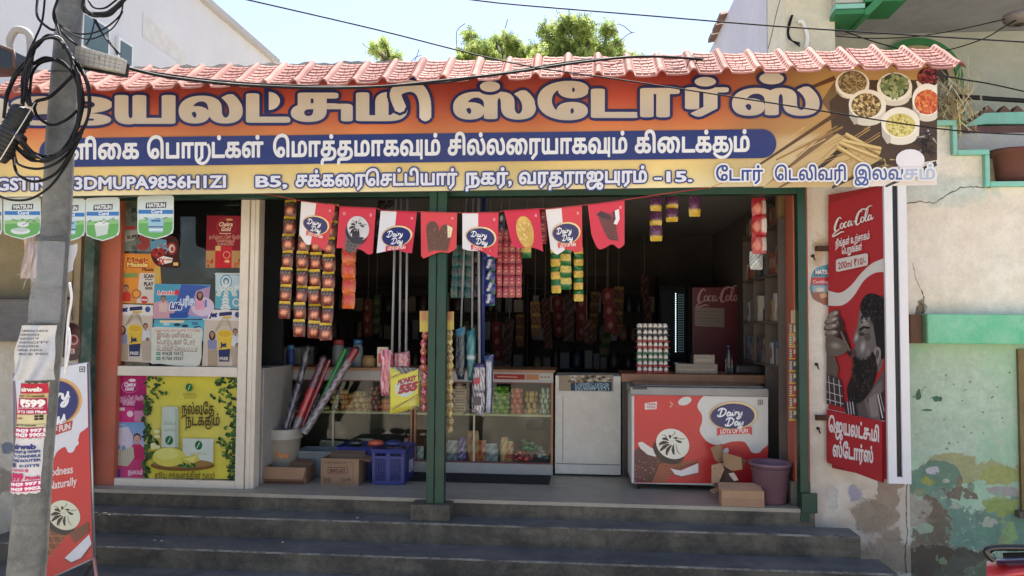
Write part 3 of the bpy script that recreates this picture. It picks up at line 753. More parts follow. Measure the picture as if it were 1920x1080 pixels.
# ------------------------------------------------------------------ neighbouring house on the right
AQUA = mat('aqua_trim', (132, 204, 182), rough=.7, var=.18, vs=4, dirt=.35, dcol='c8c0a8', ds=6, bump=.2, bs=25)
GLEDGE = plaster('green_ledge', (92, 186, 134), (132, 206, 166), (206, 222, 206), .7, rough=.8)
x9 = 2120
Xm = (W(1700, 600, 0)[0], W(1920, 600, 0)[0])
def wx(px): return W(px, 600, 0)[0]
def wz(py, px=1800): return W(px, py, 0)[2]
UP = plaster('stained_cream', (246, 240, 226), (228, 216, 192), (162, 154, 132), .8, patches=[(wx(1765), wz(355), .45, .12, (208, 218, 206), .6), (wx(1725), wz(590), .05, .09, (120, 96, 66), .3)])
LOW = plaster('peeling_green', (160, 196, 160), (190, 216, 188), (124, 158, 130), .8, patches=[
    (wx(1790), wz(760), .42, .42, (190, 212, 186), .6),
    (wx(1720), wz(740), .02, .04, (48, 92, 66), .05), (wx(1757), wz(748), .05, .025, (42, 100, 74), .05), (wx(1735), wz(770), .05, .008, (60, 110, 84), .05),
    (wx(1812), wz(885), .30, .13, (172, 170, 116), .05), (wx(1865), wz(890), .2, .09, (168, 172, 100), .05),
    (wx(1745), wz(905), .20, .14, (104, 140, 120), .05), (wx(1745), wz(882), .05, .035, (206, 204, 206), .05), (wx(1732), wz(905), .05, .03, (170, 170, 92), .05),
    (wx(1800), wz(985), .40, .24, (108, 142, 124), .05), (wx(1880), wz(975), .30, .2, (112, 148, 126), .05), (wx(1870), wz(945), .14, .08, (158, 172, 92), .05), (wx(1880), wz(1010), .07, .14, (150, 180, 110), .05),
    (wx(1735), wz(1010), .2, .30, (122, 104, 84), .08), (wx(1715), wz(960), .10, .14, (178, 168, 150), .1), (wx(1790), wz(925), .12, .05, (120, 100, 86), .1), (wx(1870), wz(918), .18, .045, (176, 166, 160), .1), (wx(1760), wz(1060), .45, .16, (88, 76, 62), .15), (wx(1870), wz(1075), .3, .1, (110, 120, 90), .2)]+[(wx(random.uniform(1706, 1900)), wz(random.uniform(880, 1070)), random.uniform(.015, .06), random.uniform(.015, .05), random.choice([(190, 190, 168), (150, 160, 120), (140, 128, 108), (170, 190, 160), (130, 150, 130)]), .08) for _ in range(18)])
nb = thing('green_house', 'old neighbouring house with peeling green and stained cream plaster, aqua trim and an upper balcony', 'house', (wx(1800), 0, -.62))
XE0 = XE+.002
b = MB()
out = [(1700, 232), (1792, 232), (1792, 288), (1852, 288), (1852, 347), (x9, 345), (x9, 590), (1700, 590)]
pts = [(wx(a), wz(c)) for a, c in out]; pts[0] = (XE0, pts[0][1]); pts[-1] = (XE0, pts[-1][1])
b.prism(pts, lambda x, z: (x, 0, z), (0, .2, 0)); b.build('upper_wall', UP, nb)
b = MB(); b.box(XE0, wx(x9), .004, .2, -.66, wz(590)-.001); b.build('lower_wall', LOW, nb)
b = MB(); b.box(wx(1722), wx(x9), -.16, .003, wz(645, 1900), wz(590, 1900)); b.build('ledge', GLEDGE, nb, bevel=.012)
b = MB(); b.box(XE0, wx(1722)-.002, -.07, .003, wz(645, 1900), wz(590, 1900)-.004); b.build('ledge_end', mat('brown_end', (120, 92, 70), rough=.9, var=.3), nb)
T = .10                                        # trim stands proud
def trim(a, c, d, e):
    b = MB(); b.box(wx(a), wx(d), -.05, .21, wz(e), wz(c)); b.build('trim_strip', AQUA, nb, bevel=.006)
trim(1700, 227, 1797, 237); trim(1788, 237.3, 1797, 292); trim(1797.3, 283, 1857, 292.5); trim(1848, 292.8, 1857, 352); trim(1857.3, 342.5, x9, 352)
# cracks and scratches in the plaster
def crack(pts, w, c, parent, y=-.0012, nm='crack'):
    a_ = Art(pmap(y)); P_ = []
    for i in range(len(pts)-1):
        for k_ in range(6): P_.append((pts[i][0]+(pts[i+1][0]-pts[i][0])*k_/6+random.uniform(-1.2, 1.2), pts[i][1]+(pts[i+1][1]-pts[i][1])*k_/6+random.uniform(-1.4, 1.4)))
    P_.append(pts[-1])
    for i in range(len(P_)-1): a_.line([P_[i], P_[i+1]], w*random.uniform(.5, 1.3), c)
    a_.build(nm, mat('crack_dark', None, rough=.95), parent)
crack([(1701, 381), (1722, 378), (1752, 380), (1775, 366), (1800, 352), (1830, 350), (1858, 352)], 1.6, (84, 78, 64), nb)
crack([(1712, 492), (1716, 520), (1730, 548), (1733, 590)], 1.0, (120, 110, 90), nb)
for x_, y_ in [(1728, 545), (1731, 556), (1726, 566), (1735, 572), (1722, 574), (1731, 582)]: crack([(x_, y_), (x_+random.uniform(-5, 5), y_+7)], 1.6, (70, 62, 46), nb, nm='paint_mark')
for i in range(26):
    x_, y_ = random.uniform(1705, 1895), random.uniform(690, 850); crack([(x_, y_), (x_+random.uniform(-4, 6), y_+random.uniform(-2, 4))], random.uniform(.8, 2.2), random.choice([(96, 140, 112), (214, 216, 196), (120, 130, 100), (84, 120, 96)]), nb, nm='paint_chip')
crack([(1701, 905), (1699, 960), (1702, 1000), (1697, 1040), (1700, 1075)], 1.5, (60, 50, 44), nb)
# window frame at the lower right
b = MB(); x = wx(1904)
b.box(x, x+.07, -.03, .1, wz(955, 1905), wz(655, 1905)); b.box(x+.071, x+1.0, -.03, .1, wz(655, 1905)-.07, wz(655, 1905)); b.box(x+.071, x+1.0, -.03, .1, wz(955, 1905), wz(955, 1905)+.07)
b.build('window_frame', mat('brown_window', (128, 108, 62), rough=.6, var=.3, dirt=.3), nb)
b = MB(); b.box(x+.071, x+1, -.015, -.005, wz(955, 1905)+.07, wz(655, 1905)-.07); b.build('window_pane', mat('dark_window', (30, 30, 26), rough=.2), nb)
b = MB(); b.box(x-.04, x+1.1, -.07, .003, wz(968, 1905), wz(956, 1905)); b.build('window_sill', STEP, nb)
# balcony behind the parapet
BW = plaster('balcony_wall', (176, 184, 172), (190, 194, 184), (130, 134, 124), .5)
YBB = 1.7
zs = W(1750, 62, YBB)[2]; xb0 = W(1540, 60, YBB)[0]
b = MB(); b.box(xb0-.4, 9, YBB, YBB+.2, 2.2, zs); b.build('balcony_back_wall', BW, nb)
b = MB(); b.box(W(1567, 60, .25)[0]+.0, 9, .02, YBB+.2, zs+.002, zs+.2); b.build('balcony_soffit', plaster('soffit', (176, 180, 186), (150, 152, 158), (120, 118, 118), .6), nb)
b = MB(); b.box(XE0, 9, .205, YBB, 2.95, 3.0); b.build('balcony_floor', STEP, nb)
# arch with green band
c = W(1722, 150, YBB-.06); R = 78*px2m(YBB)
def ring(r0, r1, y0, y1, nm, m, z0=None):
    b = MB(); n = 24; P = []
    for i in range(n+1):
        t = pi*i/n; P.append((c[0]+r1*cos(t), c[2]+r1*sin(t)))
    Q = [(c[0]+r0*cos(pi*i/n), c[2]+r0*sin(pi*i/n)) for i in range(n+1)]
    P = [(c[0]+r1, 2.9)]+P+[(c[0]-r1, 2.9)]; Q = [(c[0]+r0, 2.9)]+Q+[(c[0]-r0, 2.9)]
    for i in range(len(P)-1):
        a, d, e, f = P[i], P[i+1], Q[i+1], Q[i]
        b.hexa([(f[0], y0, f[1]), (a[0], y0, a[1]), (a[0], y1, a[1]), (f[0], y1, f[1]), (e[0], y0, e[1]), (d[0], y0, d[1]), (d[0], y1, d[1]), (e[0], y1, e[1])])
    b.build(nm, m, nb)
GB = mat('green_band', (52, 128, 78), rough=.7, var=.2, vs=4)
ring(R*.84, R, YBB-.06, YBB, 'arch_band', GB); ring(R*.70, R*.838, YBB-.045, YBB, 'arch_inner_band', mat('tan_band', (170, 158, 124), rough=.8))
b = MB(); b.prism([(c[0]+R*.7*cos(pi*i/20), c[2]+R*.7*sin(pi*i/20)) for i in range(21)]+[(c[0]-R*.7, 2.9), (c[0]+R*.7, 2.9)], lambda x, z: (x, YBB-.03, z), (0, .03, 0)); b.build('arch_door', mat('dark_brown_door', (74, 62, 52), rough=.7, var=.3), nb)
# balcony parapet behind: aqua coping with brown pointed tiles, brown band
Yp = .75
b = MB(); b.prism([W(*q, Yp)[[0, 2]] for q in [(1806, 238), (1846, 212), (1990, 207), (1990, 232), (1850, 232)]], lambda x, z: (x, Yp, z), (0, .14, 0)); b.build('coping', AQUA, nb)
b = MB(); b.box(W(1797, 240, Yp)[0], W(1990, 240, Yp)[0], Yp+.01, Yp+.12, W(1850, 248, Yp)[2], W(1850, 236, Yp)[2]); b.build('brown_band', mat('brown_band', (112, 78, 70), rough=.7, var=.2), nb)
b = MB(); b.box(W(1797, 240, Yp)[0], W(1990, 240, Yp)[0], Yp+.02, Yp+.12, 2.99, W(1850, 248.5, Yp)[2]); b.build('parapet_panel', plaster('pale_panel', (196, 202, 204), (206, 196, 176), (150, 140, 120), .6), nb)
for px, py, s_ in [(1855, 211, 13), (1886, 210, 12), (1911, 209, 11), (1940, 208, 12), (1835, 219, 7), (1824, 226, 6), (1812, 233, 5)]:
    p = W(px, py, Yp); k = s_*px2m(Yp); b = MB()
    b.add([(p[0]-k, Yp, p[2]-.01), (p[0]+k, Yp, p[2]-.01), (p[0]+k, Yp+.13, p[2]-.01), (p[0]-k, Yp+.13, p[2]-.01), (p[0], Yp+.02, p[2]+k*1.1), (p[0], Yp+.12, p[2]+k*1.1)], [(0, 1, 4), (1, 2, 5, 4), (2, 3, 5), (3, 0, 4, 5)])
    b.build('ridge_tile', mat('old_brown_tile', (116, 88, 74), rough=.8, var=.3), nb)
# bracket trim under the soffit, upper left
b = MB()
for (a, c0, d, e, m_, y) in [(1567, 17, 1622, 27, GB, .1), (1567, 6, 1622, 16.5, AQUA, .12), (1622, -12, 1700, 3, GB, .1)]:
    b = MB(); p, q = W(a, e, y), W(d, c0, y); b.box(p[0], q[0], y, y+.4, p[2], q[2]); b.build('soffit_trim', m_, nb)
b = MB(); b.prism([W(*q, .09)[[0, 2]] for q in [(1622, 17), (1650, -10), (1668, -10), (1630, 27), (1622, 27)]], lambda x, z: (x, .09, z), (0, .4, 0)); b.build('soffit_trim', GB, nb)
b = MB(); p, q = W(1567.5, 5.7, .14), W(1640, -60, .14); b.box(p[0], q[0], .14, .5, p[2], q[2]); b.build('soffit_block', plaster('soffit_block', (190, 190, 176), (176, 176, 160), (140, 140, 130), .5), nb)
# upright cream pier and receding side wall
pw = thing('upper_side_wall', 'tall cream pier and pale side wall of the house rising behind the pink tiles', 'wall', (W(1520, 100, .26)[0], .4, 3.3))
p, q = W(1473, 120, .26), W(1567, 120, .26)
b = MB(); b.box(p[0], q[0], .26, .9, 2.95, 5.3); b.build('pier', plaster('pier_cream', (226, 220, 196), (206, 196, 164), (160, 150, 126), .5), pw, bevel=.01)
Xs = p[0]-.01; far = WX(1324, 110, Xs); ztop = WX(1382, 0, Xs)[2]; ztop = far[2]
b = MB(); b.box(Xs, Xs+.2, .9, far[1], 2.9, ztop); b.build('side_wall', plaster('side_lavender', (206, 204, 210), (192, 190, 196), (170, 168, 172), .4), pw)
for k in range(16):
    y = far[1]-1.0-k*.33; b = MB()
    if y < 2.6: break
    b.hexa([(Xs-.09, y, ztop-.03), (Xs+.3, y, ztop+.04), (Xs+.3, y+.3, ztop+.04), (Xs-.09, y+.3, ztop-.03), (Xs-.09, y+.05, ztop+.02), (Xs+.3, y+.05, ztop+.1), (Xs+.3, y+.28, ztop+.1), (Xs-.09, y+.28, ztop+.02)])
    b.build('eave_tile', mat('old_brown_tile', None), pw)
b = MB((240, 238, 228)); b.tube([W(*q, .24) for q in spline([(1496, 42), (1504, 40), (1510, 52), (1514, 70), (1512, 90)], 4)], .018, 8); b.build('conduit_bend', mat('white_pvc', (236, 234, 224), rough=.4), pw)
for j in range(4):
    b = MB(); b.tube([W(*q, .22) for q in spline([(1484+j, 28), (1478+j*1.5, 44), (1476+j, 62), (1480+j*2, 74+j), (1500, 80+j*2.5)], 5)], .004, 6); b.build('loose_wire', mat('black_cable', (22, 24, 28), rough=.65, var=.2, spec=.25), pw)

# ------------------------------------------------------------------ pot, dry grass and lamp on the balcony
t = thing('clay_planter', 'dark red clay planter standing in the aqua trimmed niche of the balcony wall', 'planter', W(1900, 345, .1))
p = W(1907, 343, .16); k = px2m(.16); b = MB()
b.lathe([(38*k, 0), (40*k, 10*k), (44*k, 50*k), (50*k, 52*k), (51*k, 58*k), (46*k, 60*k), (42*k, 56*k), (1e-3, 54*k)], (p[0]+.02, .16+.0, p[2]), 28, True, 1, .6)
b.build('pot_body', mat('clay_red', (110, 60, 46), rough=.8, var=.3, dirt=.3), t)
g = MB(); pl_ = W(1772, 230, .12)
for i in range(420):
    a = random.random(); x = W(random.gauss(1772, 9), 0, .12)[0]; z0_ = W(1770, random.uniform(235, 180), .12)[2]
    dx = random.gauss(.02, .10); dz = random.uniform(.05, .32)*random.choice([1, 1, .3, -.5]); yy = random.uniform(-.14, .3)
    g.col = lin(random.choice([(170, 150, 104), (196, 178, 130), (140, 120, 84), (150, 140, 90), (206, 196, 160)]))
    q = [(x+dx*t_, yy+.05*t_, z0_+dz*t_-.10*t_*t_*random.random()) for t_ in (0, .5, 1)]; w_ = .004
    g.add([(q[0][0]-w_, q[0][1], q[0][2]), (q[0][0]+w_, q[0][1], q[0][2]), (q[1][0]+w_, q[1][1], q[1][2]), (q[1][0]-w_, q[1][1], q[1][2]), q[2]], [(0, 1, 2, 3), (3, 2, 4)])
    if random.random() < .6:
        for s_ in range(4):
            e_ = q[2]; g.add([(e_[0], e_[1], e_[2]-s_*.012), (e_[0]+random.uniform(-.02, .02), e_[1], e_[2]-.008-s_*.012), (e_[0]+random.uniform(-.01, .01), e_[1], e_[2]+.012-s_*.012)], [(0, 1, 2)])
o = g.build('dry_grass', mat('straw', None, rough=.9)); tag(o, 'dry straw coloured grass growing wild on the balcony parapet', 'dry grass', kind='stuff')
t = thing('ceiling_lamp', 'round grey lamp housing under the balcony soffit with wires running to it', 'lamp', W(1910, 30, .3))
p = W(1912, 36, .3); b = MB(); b.lathe([(.02, -.05), (.09, -.04), (.13, .0), (.13, .04)], tuple(p), 20); b.build('lamp_housing', mat('grey_lamp', (120, 112, 104), rough=.6), t)
b = MB(); b.lathe([(.1, -.001), (.11, -.012), (.02, -.06)], tuple(p), 20); b.build('lamp_ring', mat('dark_ring', (60, 54, 50), rough=.6), t)

# ------------------------------------------------------------------ white house behind on the left
lh = thing('white_house', 'large plain white house behind the shop roof with small windows and a sloping roof line', 'house', (-6.5, 6, 0))
WHM = plaster('white_house_wall', (216, 216, 214), (204, 204, 206), (188, 186, 182), .35, sc=.4)
Xh = -6.2; e1 = WX(512, 118, Xh); zt = e1[2]
b = MB(); b.box(Xh-6, Xh, -1.5, e1[1], 0, zt); b.build('house_wall', WHM, lh)
b = MB(); b.box(Xh-6, Xh+.10, -1.5, e1[1]+.1, zt+.002, zt+.10); b.build('roof_edge', mat('roof_edge', (176, 174, 172), rough=.8), lh)
def hq(px, py): return WX(px, py, Xh)
for (a, c0, d, e) in [(150, 40, 196, 98), (219, 82, 240, 118)]:
    p, q = hq(a, (c0+e)/2), hq(d, (c0+e)/2); za_, zb_ = hq((a+d)/2, e)[2], hq((a+d)/2, c0)[2]
    b = MB(); b.box(Xh+.002, Xh+.05, p[1]-.04, q[1]+.04, za_-.04, zb_+.04); f = b.build('window_frame', mat('white_frame', (226, 226, 222), rough=.5), lh)
    b = MB(); b.box(Xh+.052, Xh+.058, p[1], q[1], za_, zb_); b.build('window_pane', mat('teal_glass', (96, 116, 122), rough=.15), f)
p, q = hq(268, 22), hq(350, 98)
b = MB(); b.add([(Xh+.004, p[1], p[2]), (Xh+.004, q[1], q[2]-.05), (Xh+.004, q[1], q[2]-.25), (Xh+.004, p[1], p[2]-.35)], [(0, 1, 2, 3)]); b.build('yellow_stripe', mat('yellow_stripe', (214, 211, 203), rough=.8, var=.2), lh)

# ------------------------------------------------------------------ left neighbour wall
ln = thing('old_side_wall', 'old brown and whitewashed wall with a grey stone ledge left of the shop, behind the pole', 'wall', (W(60, 600, 0)[0], 0, -.6))
BR = plaster('brown_old', (150, 138, 108), (128, 116, 90), (86, 78, 62), .9)
WL = plaster('whitewash', (226, 220, 206), (184, 176, 158), (140, 130, 112), .8, patches=[(W(15, 840, 0)[0], W(15, 840, 0)[2], .07, .04, (110, 120, 140), .3), (W(8, 900, 0)[0], W(8, 900, 0)[2], .1, .12, (150, 140, 124), .3)], low=[(-.5, .1, (150, 140, 124), .8)])
xa_ = W(82, 500, 0)[0]; xb_ = W(120, 500, 0)[0]; xc_ = W(151, 500, 0)[0]
b = MB(); b.box(-8, xa_, 0, .2, W(50, 640, 0)[2], 3.2); b.build('brown_wall', BR, ln)
b = MB(); b.box(-8, xc_-.35, -.01, .2, -.64, W(50, 640, 0)[2]-.002); b.build('white_wall', WL, ln)
b = MB(); b.box(xc_-.348, xc_, .01, .2, -.64, 1.3); b.build('white_wall_return', WL, ln)
b = MB(); b.box(xa_+.002, xb_-.002, .12, .2, 1.302, 3.2); b.build('dark_gap', mat('gap_dark', (50, 58, 50), rough=.9), ln)
b = MB(); b.box(xb_, xc_, .0, .1, 1.302, 2.78); b.build('plywood_strip', mat('plywood', (176, 156, 122), rough=.8, var=.35, vs=3, dirt=.5), ln)
zg0, zg1 = W(40, 640, -.2)[2], W(40, 560, -.2)[2]
b = MB(); b.box(-8, W(96, 600, -.2)[0], -.2, -.002, zg0, zg1); b.build('stone_ledge', concrete('granite', (112, 110, 106), (92, 92, 90), (130, 128, 122), rough=.8, sc=3), ln, bevel=.008)
b = MB(); b.box(-8, W(100, 600, -.22)[0], -.23, -.0, zg1+.001, zg1+.02); b.build('ledge_lip', mat('lip_dark', (70, 66, 60), rough=.8), ln)

# ------------------------------------------------------------------ neem trees behind
LEAF = mat('neem_leaf', None, rough=.6, var=.25, vs=1.5, spec=.3)
_nt_ = LEAF.node_tree; _b = _nt_.nodes['Principled BSDF']; _b.inputs['Subsurface Weight'].default_value = 0.0
_tr = _nt_.nodes.new('ShaderNodeBsdfTranslucent'); _mx = _nt_.nodes.new('ShaderNodeMixShader'); _mx.inputs[0].default_value = .5
_src = _b.inputs['Base Color'].links[0].from_socket; _nt_.links.new(_src, _tr.inputs[0]); _nt_.links.new(_b.outputs[0], _mx.inputs[1]); _nt_.links.new(_tr.outputs[0], _mx.inputs[2])
_nt_.links.new(_mx.outputs[0], _nt_.nodes['Material Output'].inputs[0])
BARK = mat('bark', (92, 78, 62), rough=.9, var=.3, bump=.4)
def tree(label, Y, blobs, base_px, twigs=(), dens=1.0):
    """blobs: (px, py, radius px) clumps of the crown"""
    k = px2m(Y); bp = W(base_px, 500, Y); t = thing('neem_tree', label, 'tree', (bp[0], Y, -.6), 'neem trees behind the shop')
    tr = MB(); top = W(np.mean([q[0] for q in blobs]), 130, Y)
    tr.tube(spline([(bp[0], Y, -.64), (bp[0]+.1, Y, 1.5), (top[0]-.1, Y, 3.4), (top[0], Y, top[2])], 5), .2, 10, rs=list(np.linspace(.26, .12, 16)))
    cr = MB(); leafs = []
    for (px, py, r) in blobs:
        c = W(px, py, Y+random.uniform(-.5, .8)); R = r*k
        tr.tube(spline([(top[0], Y, top[2]-.3), ((top[0]+c[0])/2+.1, Y+.1, (top[2]+c[2])/2), tuple(c)], 4), .04, 6, rs=list(np.linspace(.07, .015, 9)))
        for q in range(5):
            a = c+np.array([random.gauss(0, R*.6), random.gauss(0, R*.6), random.gauss(0, R*.5)])
            tr.tube([tuple(c), tuple(a)], .012, 5, rs=[.018, .006])
        for s_ in range(int(190*dens*(r/20)**1.6)):
            d = rng.normal(size=3); d /= np.linalg.norm(d); rad = R*(rng.random()**.45)
            p = c+d*rad*np.array([1, 1, .85]); 
            # sprig: 9 leaflets drooping
            ax = rng.normal(size=3)*.5+np.array([0, 0, -.35])+d*.4; ax /= np.linalg.norm(ax); sd = np.cross(ax, rng.normal(size=3)); sd /= np.linalg.norm(sd)+1e-9; L_ = rng.uniform(.12, .22)
            tone = random.choice([(170, 186, 100), (184, 198, 114), (142, 164, 86), (198, 208, 130), (170, 188, 104), (112, 134, 70)]); cr.col = lin(tone)
            vs, fs = [], []
            for i in range(6):
                o_ = p+ax*L_*(i/6); sg = 1 if i % 2 else -1; e_ = o_+sd*sg*.06+ax*.03; w_ = ax*.016
                n_ = len(vs); vs += [o_, o_+w_*1.6, e_, o_-w_*.3+sd*sg*.03]; fs.append((n_, n_+1, n_+2, n_+3))
            cr.add(vs, fs)
    for pts in twigs: tr.tube(spline([tuple(W(*q, Y)) for q in pts], 3), .01, 5)
    tr.build('trunk', BARK, t); cr.build('crown', LEAF, t)
tree('largest neem tree with bright yellow green crown rising behind the middle of the tiled awning', 11, [(1040, 75, 24), (1062, 45, 20), (1092, 50, 20), (1060, 95, 30), (1030, 110, 22), (1100, 85, 30), (1140, 55, 14), (1130, 100, 24), (1160, 105, 18), (1185, 108, 10), (1025, 55, 14), (1090, 118, 26), (1155, 80, 9), (1010, 108, 16), (1060, 122, 22), (1120, 118, 22), (1175, 118, 16), (1198, 112, 8)], 1090,
     [[(1130, 60), (1160, 45), (1185, 62)], [(1150, 90), (1175, 66), (1190, 60)]], 1.25)
tree('low wide neem crown just left of the largest tree behind the awning', 12, [(880, 68, 13), (900, 92, 22), (930, 80, 16), (945, 105, 24), (965, 85, 16), (915, 112, 18), (985, 108, 18), (1000, 90, 10), (870, 100, 12), (950, 68, 9), (860, 114, 12), (890, 116, 18), (970, 118, 20), (1000, 112, 14)], 930, [[(858, 100), (856, 60), (872, 44)], [(940, 70), (948, 50), (952, 36)]], 1.2)
tree('small separate neem crown far left of the other trees behind the awning', 13, [(715, 95, 16), (720, 80, 9), (700, 90, 8), (742, 108, 12), (728, 112, 14)], 720, [[(776, 118), (782, 104), (786, 92)], [(770, 118), (778, 108), (790, 104)], [(700, 95), (684, 86), (680, 80)]], 1.1)

# ------------------------------------------------------------------ projecting cola sign on the right pier
RED = (168, 42, 46)
SGN = mat('sign_vinyl', None, rough=.5, var=.08, vs=2, dirt=.08, spec=.35)
yf, yn = -.06, -.52
f0, f1, n0, n1_ = W(1553, 382, yf), W(1553, 866, yf), W(1658, 346, yn), W(1658, 905, yn)
zt_ = (f0[2]+n0[2])/2; 
cs = thing('projecting_sign', 'tall red projecting sign with cola lettering and a bearded man drinking', 'sign', (n0[0], yn, n1_[2]))
def qm_px():                                   # draw in photo pixels on the sign's plane
    P0, P1 = np.array([f0[0], yf]), np.array([n0[0], yn]); dv = P1-P0; nn = np.array([dv[1], -dv[0]]); nn /= np.linalg.norm(nn)
    if nn[1] > 0: nn = -nn
    if nn[0] > 0: nn = np.array([-abs(nn[0]), nn[1]])
    n3 = np.array([dv[1], -dv[0], 0]); n3 /= np.linalg.norm(n3); n3 = n3 if n3@(CAM-np.array([*P0, 1.5])) > 0 else -n3
    p3 = np.array([P0[0], P0[1], 0])
    def m(x, y, h):
        d = _dir(x, y); t = ((p3-CAM)@n3)/(d@n3); return CAM+d*t+n3*h
    return m, n3
SM, SN = qm_px()
sa = Art(SM)
top = lambda x: 382+(346-382)*(x-1553)/105; bot = lambda x: 866+(905-866)*(x-1553)/105; mid_ = lambda x: 768+(790-768)*(x-1553)/105
def sq(xa, ta, xb, tb, c): sa.poly([(xa, ta(xa)), (xb, ta(xb)), (xb, tb(xb)), (xa, tb(xa))], c)
sq(1553, top, 1658, bot, RED)
sq(1553, lambda x: mid_(x)-1, 1658, mid_, (226, 214, 206))
# wave
wv = spline([(1553, 545), (1575, 549), (1595, 536), (1615, 512), (1635, 494), (1658, 484)], 5); wv2 = spline([(1658, 510), (1640, 512), (1620, 526), (1600, 556), (1580, 572), (1553, 573)], 5)
sa.poly(list(wv)+list(wv2), (206, 200, 192))
# bearded man drinking, a grey photograph: neck and shirt, head, hair, beard, raised hand with bottle
def blob(pts, c, n=4): sa.poly(spline(pts, n, True)[:], c)
def soft(x, y, rx, ry, c1, c2, n=4, rot=0):
    for i in range(n): k_ = i/(n-1); sa.ell(x, y, rx*(1-.75*k_), ry*(1-.75*k_), tuple(np.array(c2)*(1-k_)+np.array(c1)*k_), 16, rot)
sa.poly([(1598, 752), (1610, 742), (1634, 728), (1650, 706), (1658, 690), (1658, 789), (1625, 783), (1594, 776)], (88, 80, 76))
sa.poly([(1618, 744), (1640, 726), (1654, 712), (1656, 786), (1630, 783)], (112, 102, 97)); sa.poly([(1628, 748), (1642, 738), (1648, 780), (1634, 782)], (134, 124, 118)); sa.poly([(1646, 742), (1658, 732), (1658, 789), (1650, 787)], (40, 38, 44)); sa.line([(1646, 740), (1655, 784)], 2.2, (206, 204, 206)); sa.line([(1650, 738), (1658, 772)], 1.2, (180, 178, 182))
blob([(1616, 574), (1611, 588), (1609, 604), (1606, 616), (1601, 630), (1599, 640), (1604, 645), (1601, 654), (1603, 664), (1612, 680), (1630, 694), (1648, 696), (1656, 670), (1656, 600), (1640, 568)], (108, 100, 96))
soft(1622, 602, 11, 20, (156, 148, 142), (120, 112, 106), 5, 12); soft(1618, 650, 7, 15, (170, 164, 160), (116, 108, 104), 5, 8); soft(1628, 662, 7, 14, (130, 122, 116), (108, 100, 96), 4); soft(1606, 632, 4, 10, (186, 180, 174), (126, 118, 112), 4, 14)
sa.poly([(1611, 617), (1619, 611), (1632, 613), (1630, 617), (1620, 616), (1612, 622)], (30, 26, 26)); sa.ell(1616, 626, 5.5, 3, (60, 52, 50), 10, 20); sa.line([(1610, 627), (1616, 629), (1623, 627)], 1.4, (22, 20, 20)); sa.ell(1627, 632, 6, 8, (84, 76, 72), 12, 10)
blob([(1617, 562), (1613, 574), (1616, 588), (1622, 596), (1630, 594), (1636, 604), (1640, 624), (1644, 650), (1650, 668), (1658, 672), (1662, 640), (1662, 570), (1652, 556), (1636, 550), (1624, 553)], (28, 25, 26))
for i in range(150):
    x_, y_ = random.uniform(1614, 1656), random.uniform(552, 606); 
    if x_+y_*.3 > 1788: sa.ell(x_, y_, 2.6, 1.1, random.choice([(16, 15, 17), (50, 46, 46), (72, 66, 64), (24, 22, 24)]), 6, random.random()*180)
blob([(1641, 656), (1647, 650), (1653, 656), (1653, 672), (1647, 684), (1641, 676)], (140, 130, 124)); blob([(1644, 660), (1648, 656), (1650, 664), (1646, 674)], (84, 76, 72))
blob([(1604, 664), (1608, 672), (1618, 676), (1630, 672), (1637, 660), (1643, 668), (1646, 690), (1642, 712), (1632, 736), (1618, 752), (1602, 757), (1592, 748), (1590, 728), (1597, 708), (1602, 690), (1600, 674)], (30, 25, 25))
for i in range(190):
    x_, y_ = random.uniform(1592, 1644), random.uniform(668, 752)
    if abs(x_-(1620-.12*(y_-700))) < 22-.10*(y_-690): sa.ell(x_, y_, 3.2, .8, random.choice([(14, 12, 12), (58, 50, 46), (82, 72, 66), (36, 30, 30)]), 6, random.uniform(50, 115))
blob([(1599, 655), (1606, 658), (1606, 668), (1598, 672), (1594, 664)], (92, 62, 58))
# bottle neck and body in the raised hand
sa.poly([(1601, 664), (1596, 668), (1582, 650), (1574, 634), (1566, 612), (1578, 604), (1590, 626), (1596, 646)], (42, 26, 24)); sa.poly([(1596, 660), (1586, 642), (1578, 622), (1581, 620), (1590, 640), (1598, 656)], (120, 98, 90)); sa.ell(1574, 606, 11, 17, (60, 40, 34), 16, -28); sa.ell(1570, 600, 3, 12, (150, 126, 112), 10, -28)
for (x_, y_, l_, a_) in [(1566, 590, 13, -30), (1563, 601, 15, -22), (1562, 613, 15, -14), (1563, 625, 14, -8)]:
    sa.ell(x_, y_, l_, 6.4, (84, 72, 64), 16, a_); sa.ell(x_-1, y_-1, l_*.82, 4.4, (136, 122, 110), 14, a_); sa.ell(x_+l_*.3, y_-2.5, l_*.3, 2.4, (176, 162, 150), 10, a_)
blob([(1553, 628), (1572, 632), (1588, 642), (1594, 654), (1584, 664), (1568, 668), (1553, 664)], (104, 92, 82)); soft(1570, 648, 14, 9, (158, 144, 132), (108, 96, 86), 4, 12)
sa.poly([(1553, 664), (1568, 667), (1576, 690), (1572, 712), (1553, 706)], (94, 82, 74))
# plaid sleeve, drink glass
sa.poly([(1553, 700), (1566, 704), (1580, 712), (1586, 764), (1553, 757)], (60, 50, 52)); 
for p_, q_ in [((1557, 704), (1560, 757)), ((1566, 708), (1570, 760)), ((1576, 712), (1580, 762)), ((1553, 716), (1582, 724)), ((1553, 734), (1584, 743)), ((1553, 748), (1585, 757))]: sa.line([p_, q_], 1.3, (186, 180, 178))
sa.poly([(1588, 752), (1606, 756), (1610, 780), (1588, 774)], (48, 44, 50)); [sa.line([(1592+i*5, 753), (1595+i*5, 777)], 1.3, (196, 192, 194)) for i in range(3)]
sq(1553, mid_, 1658, bot, RED)
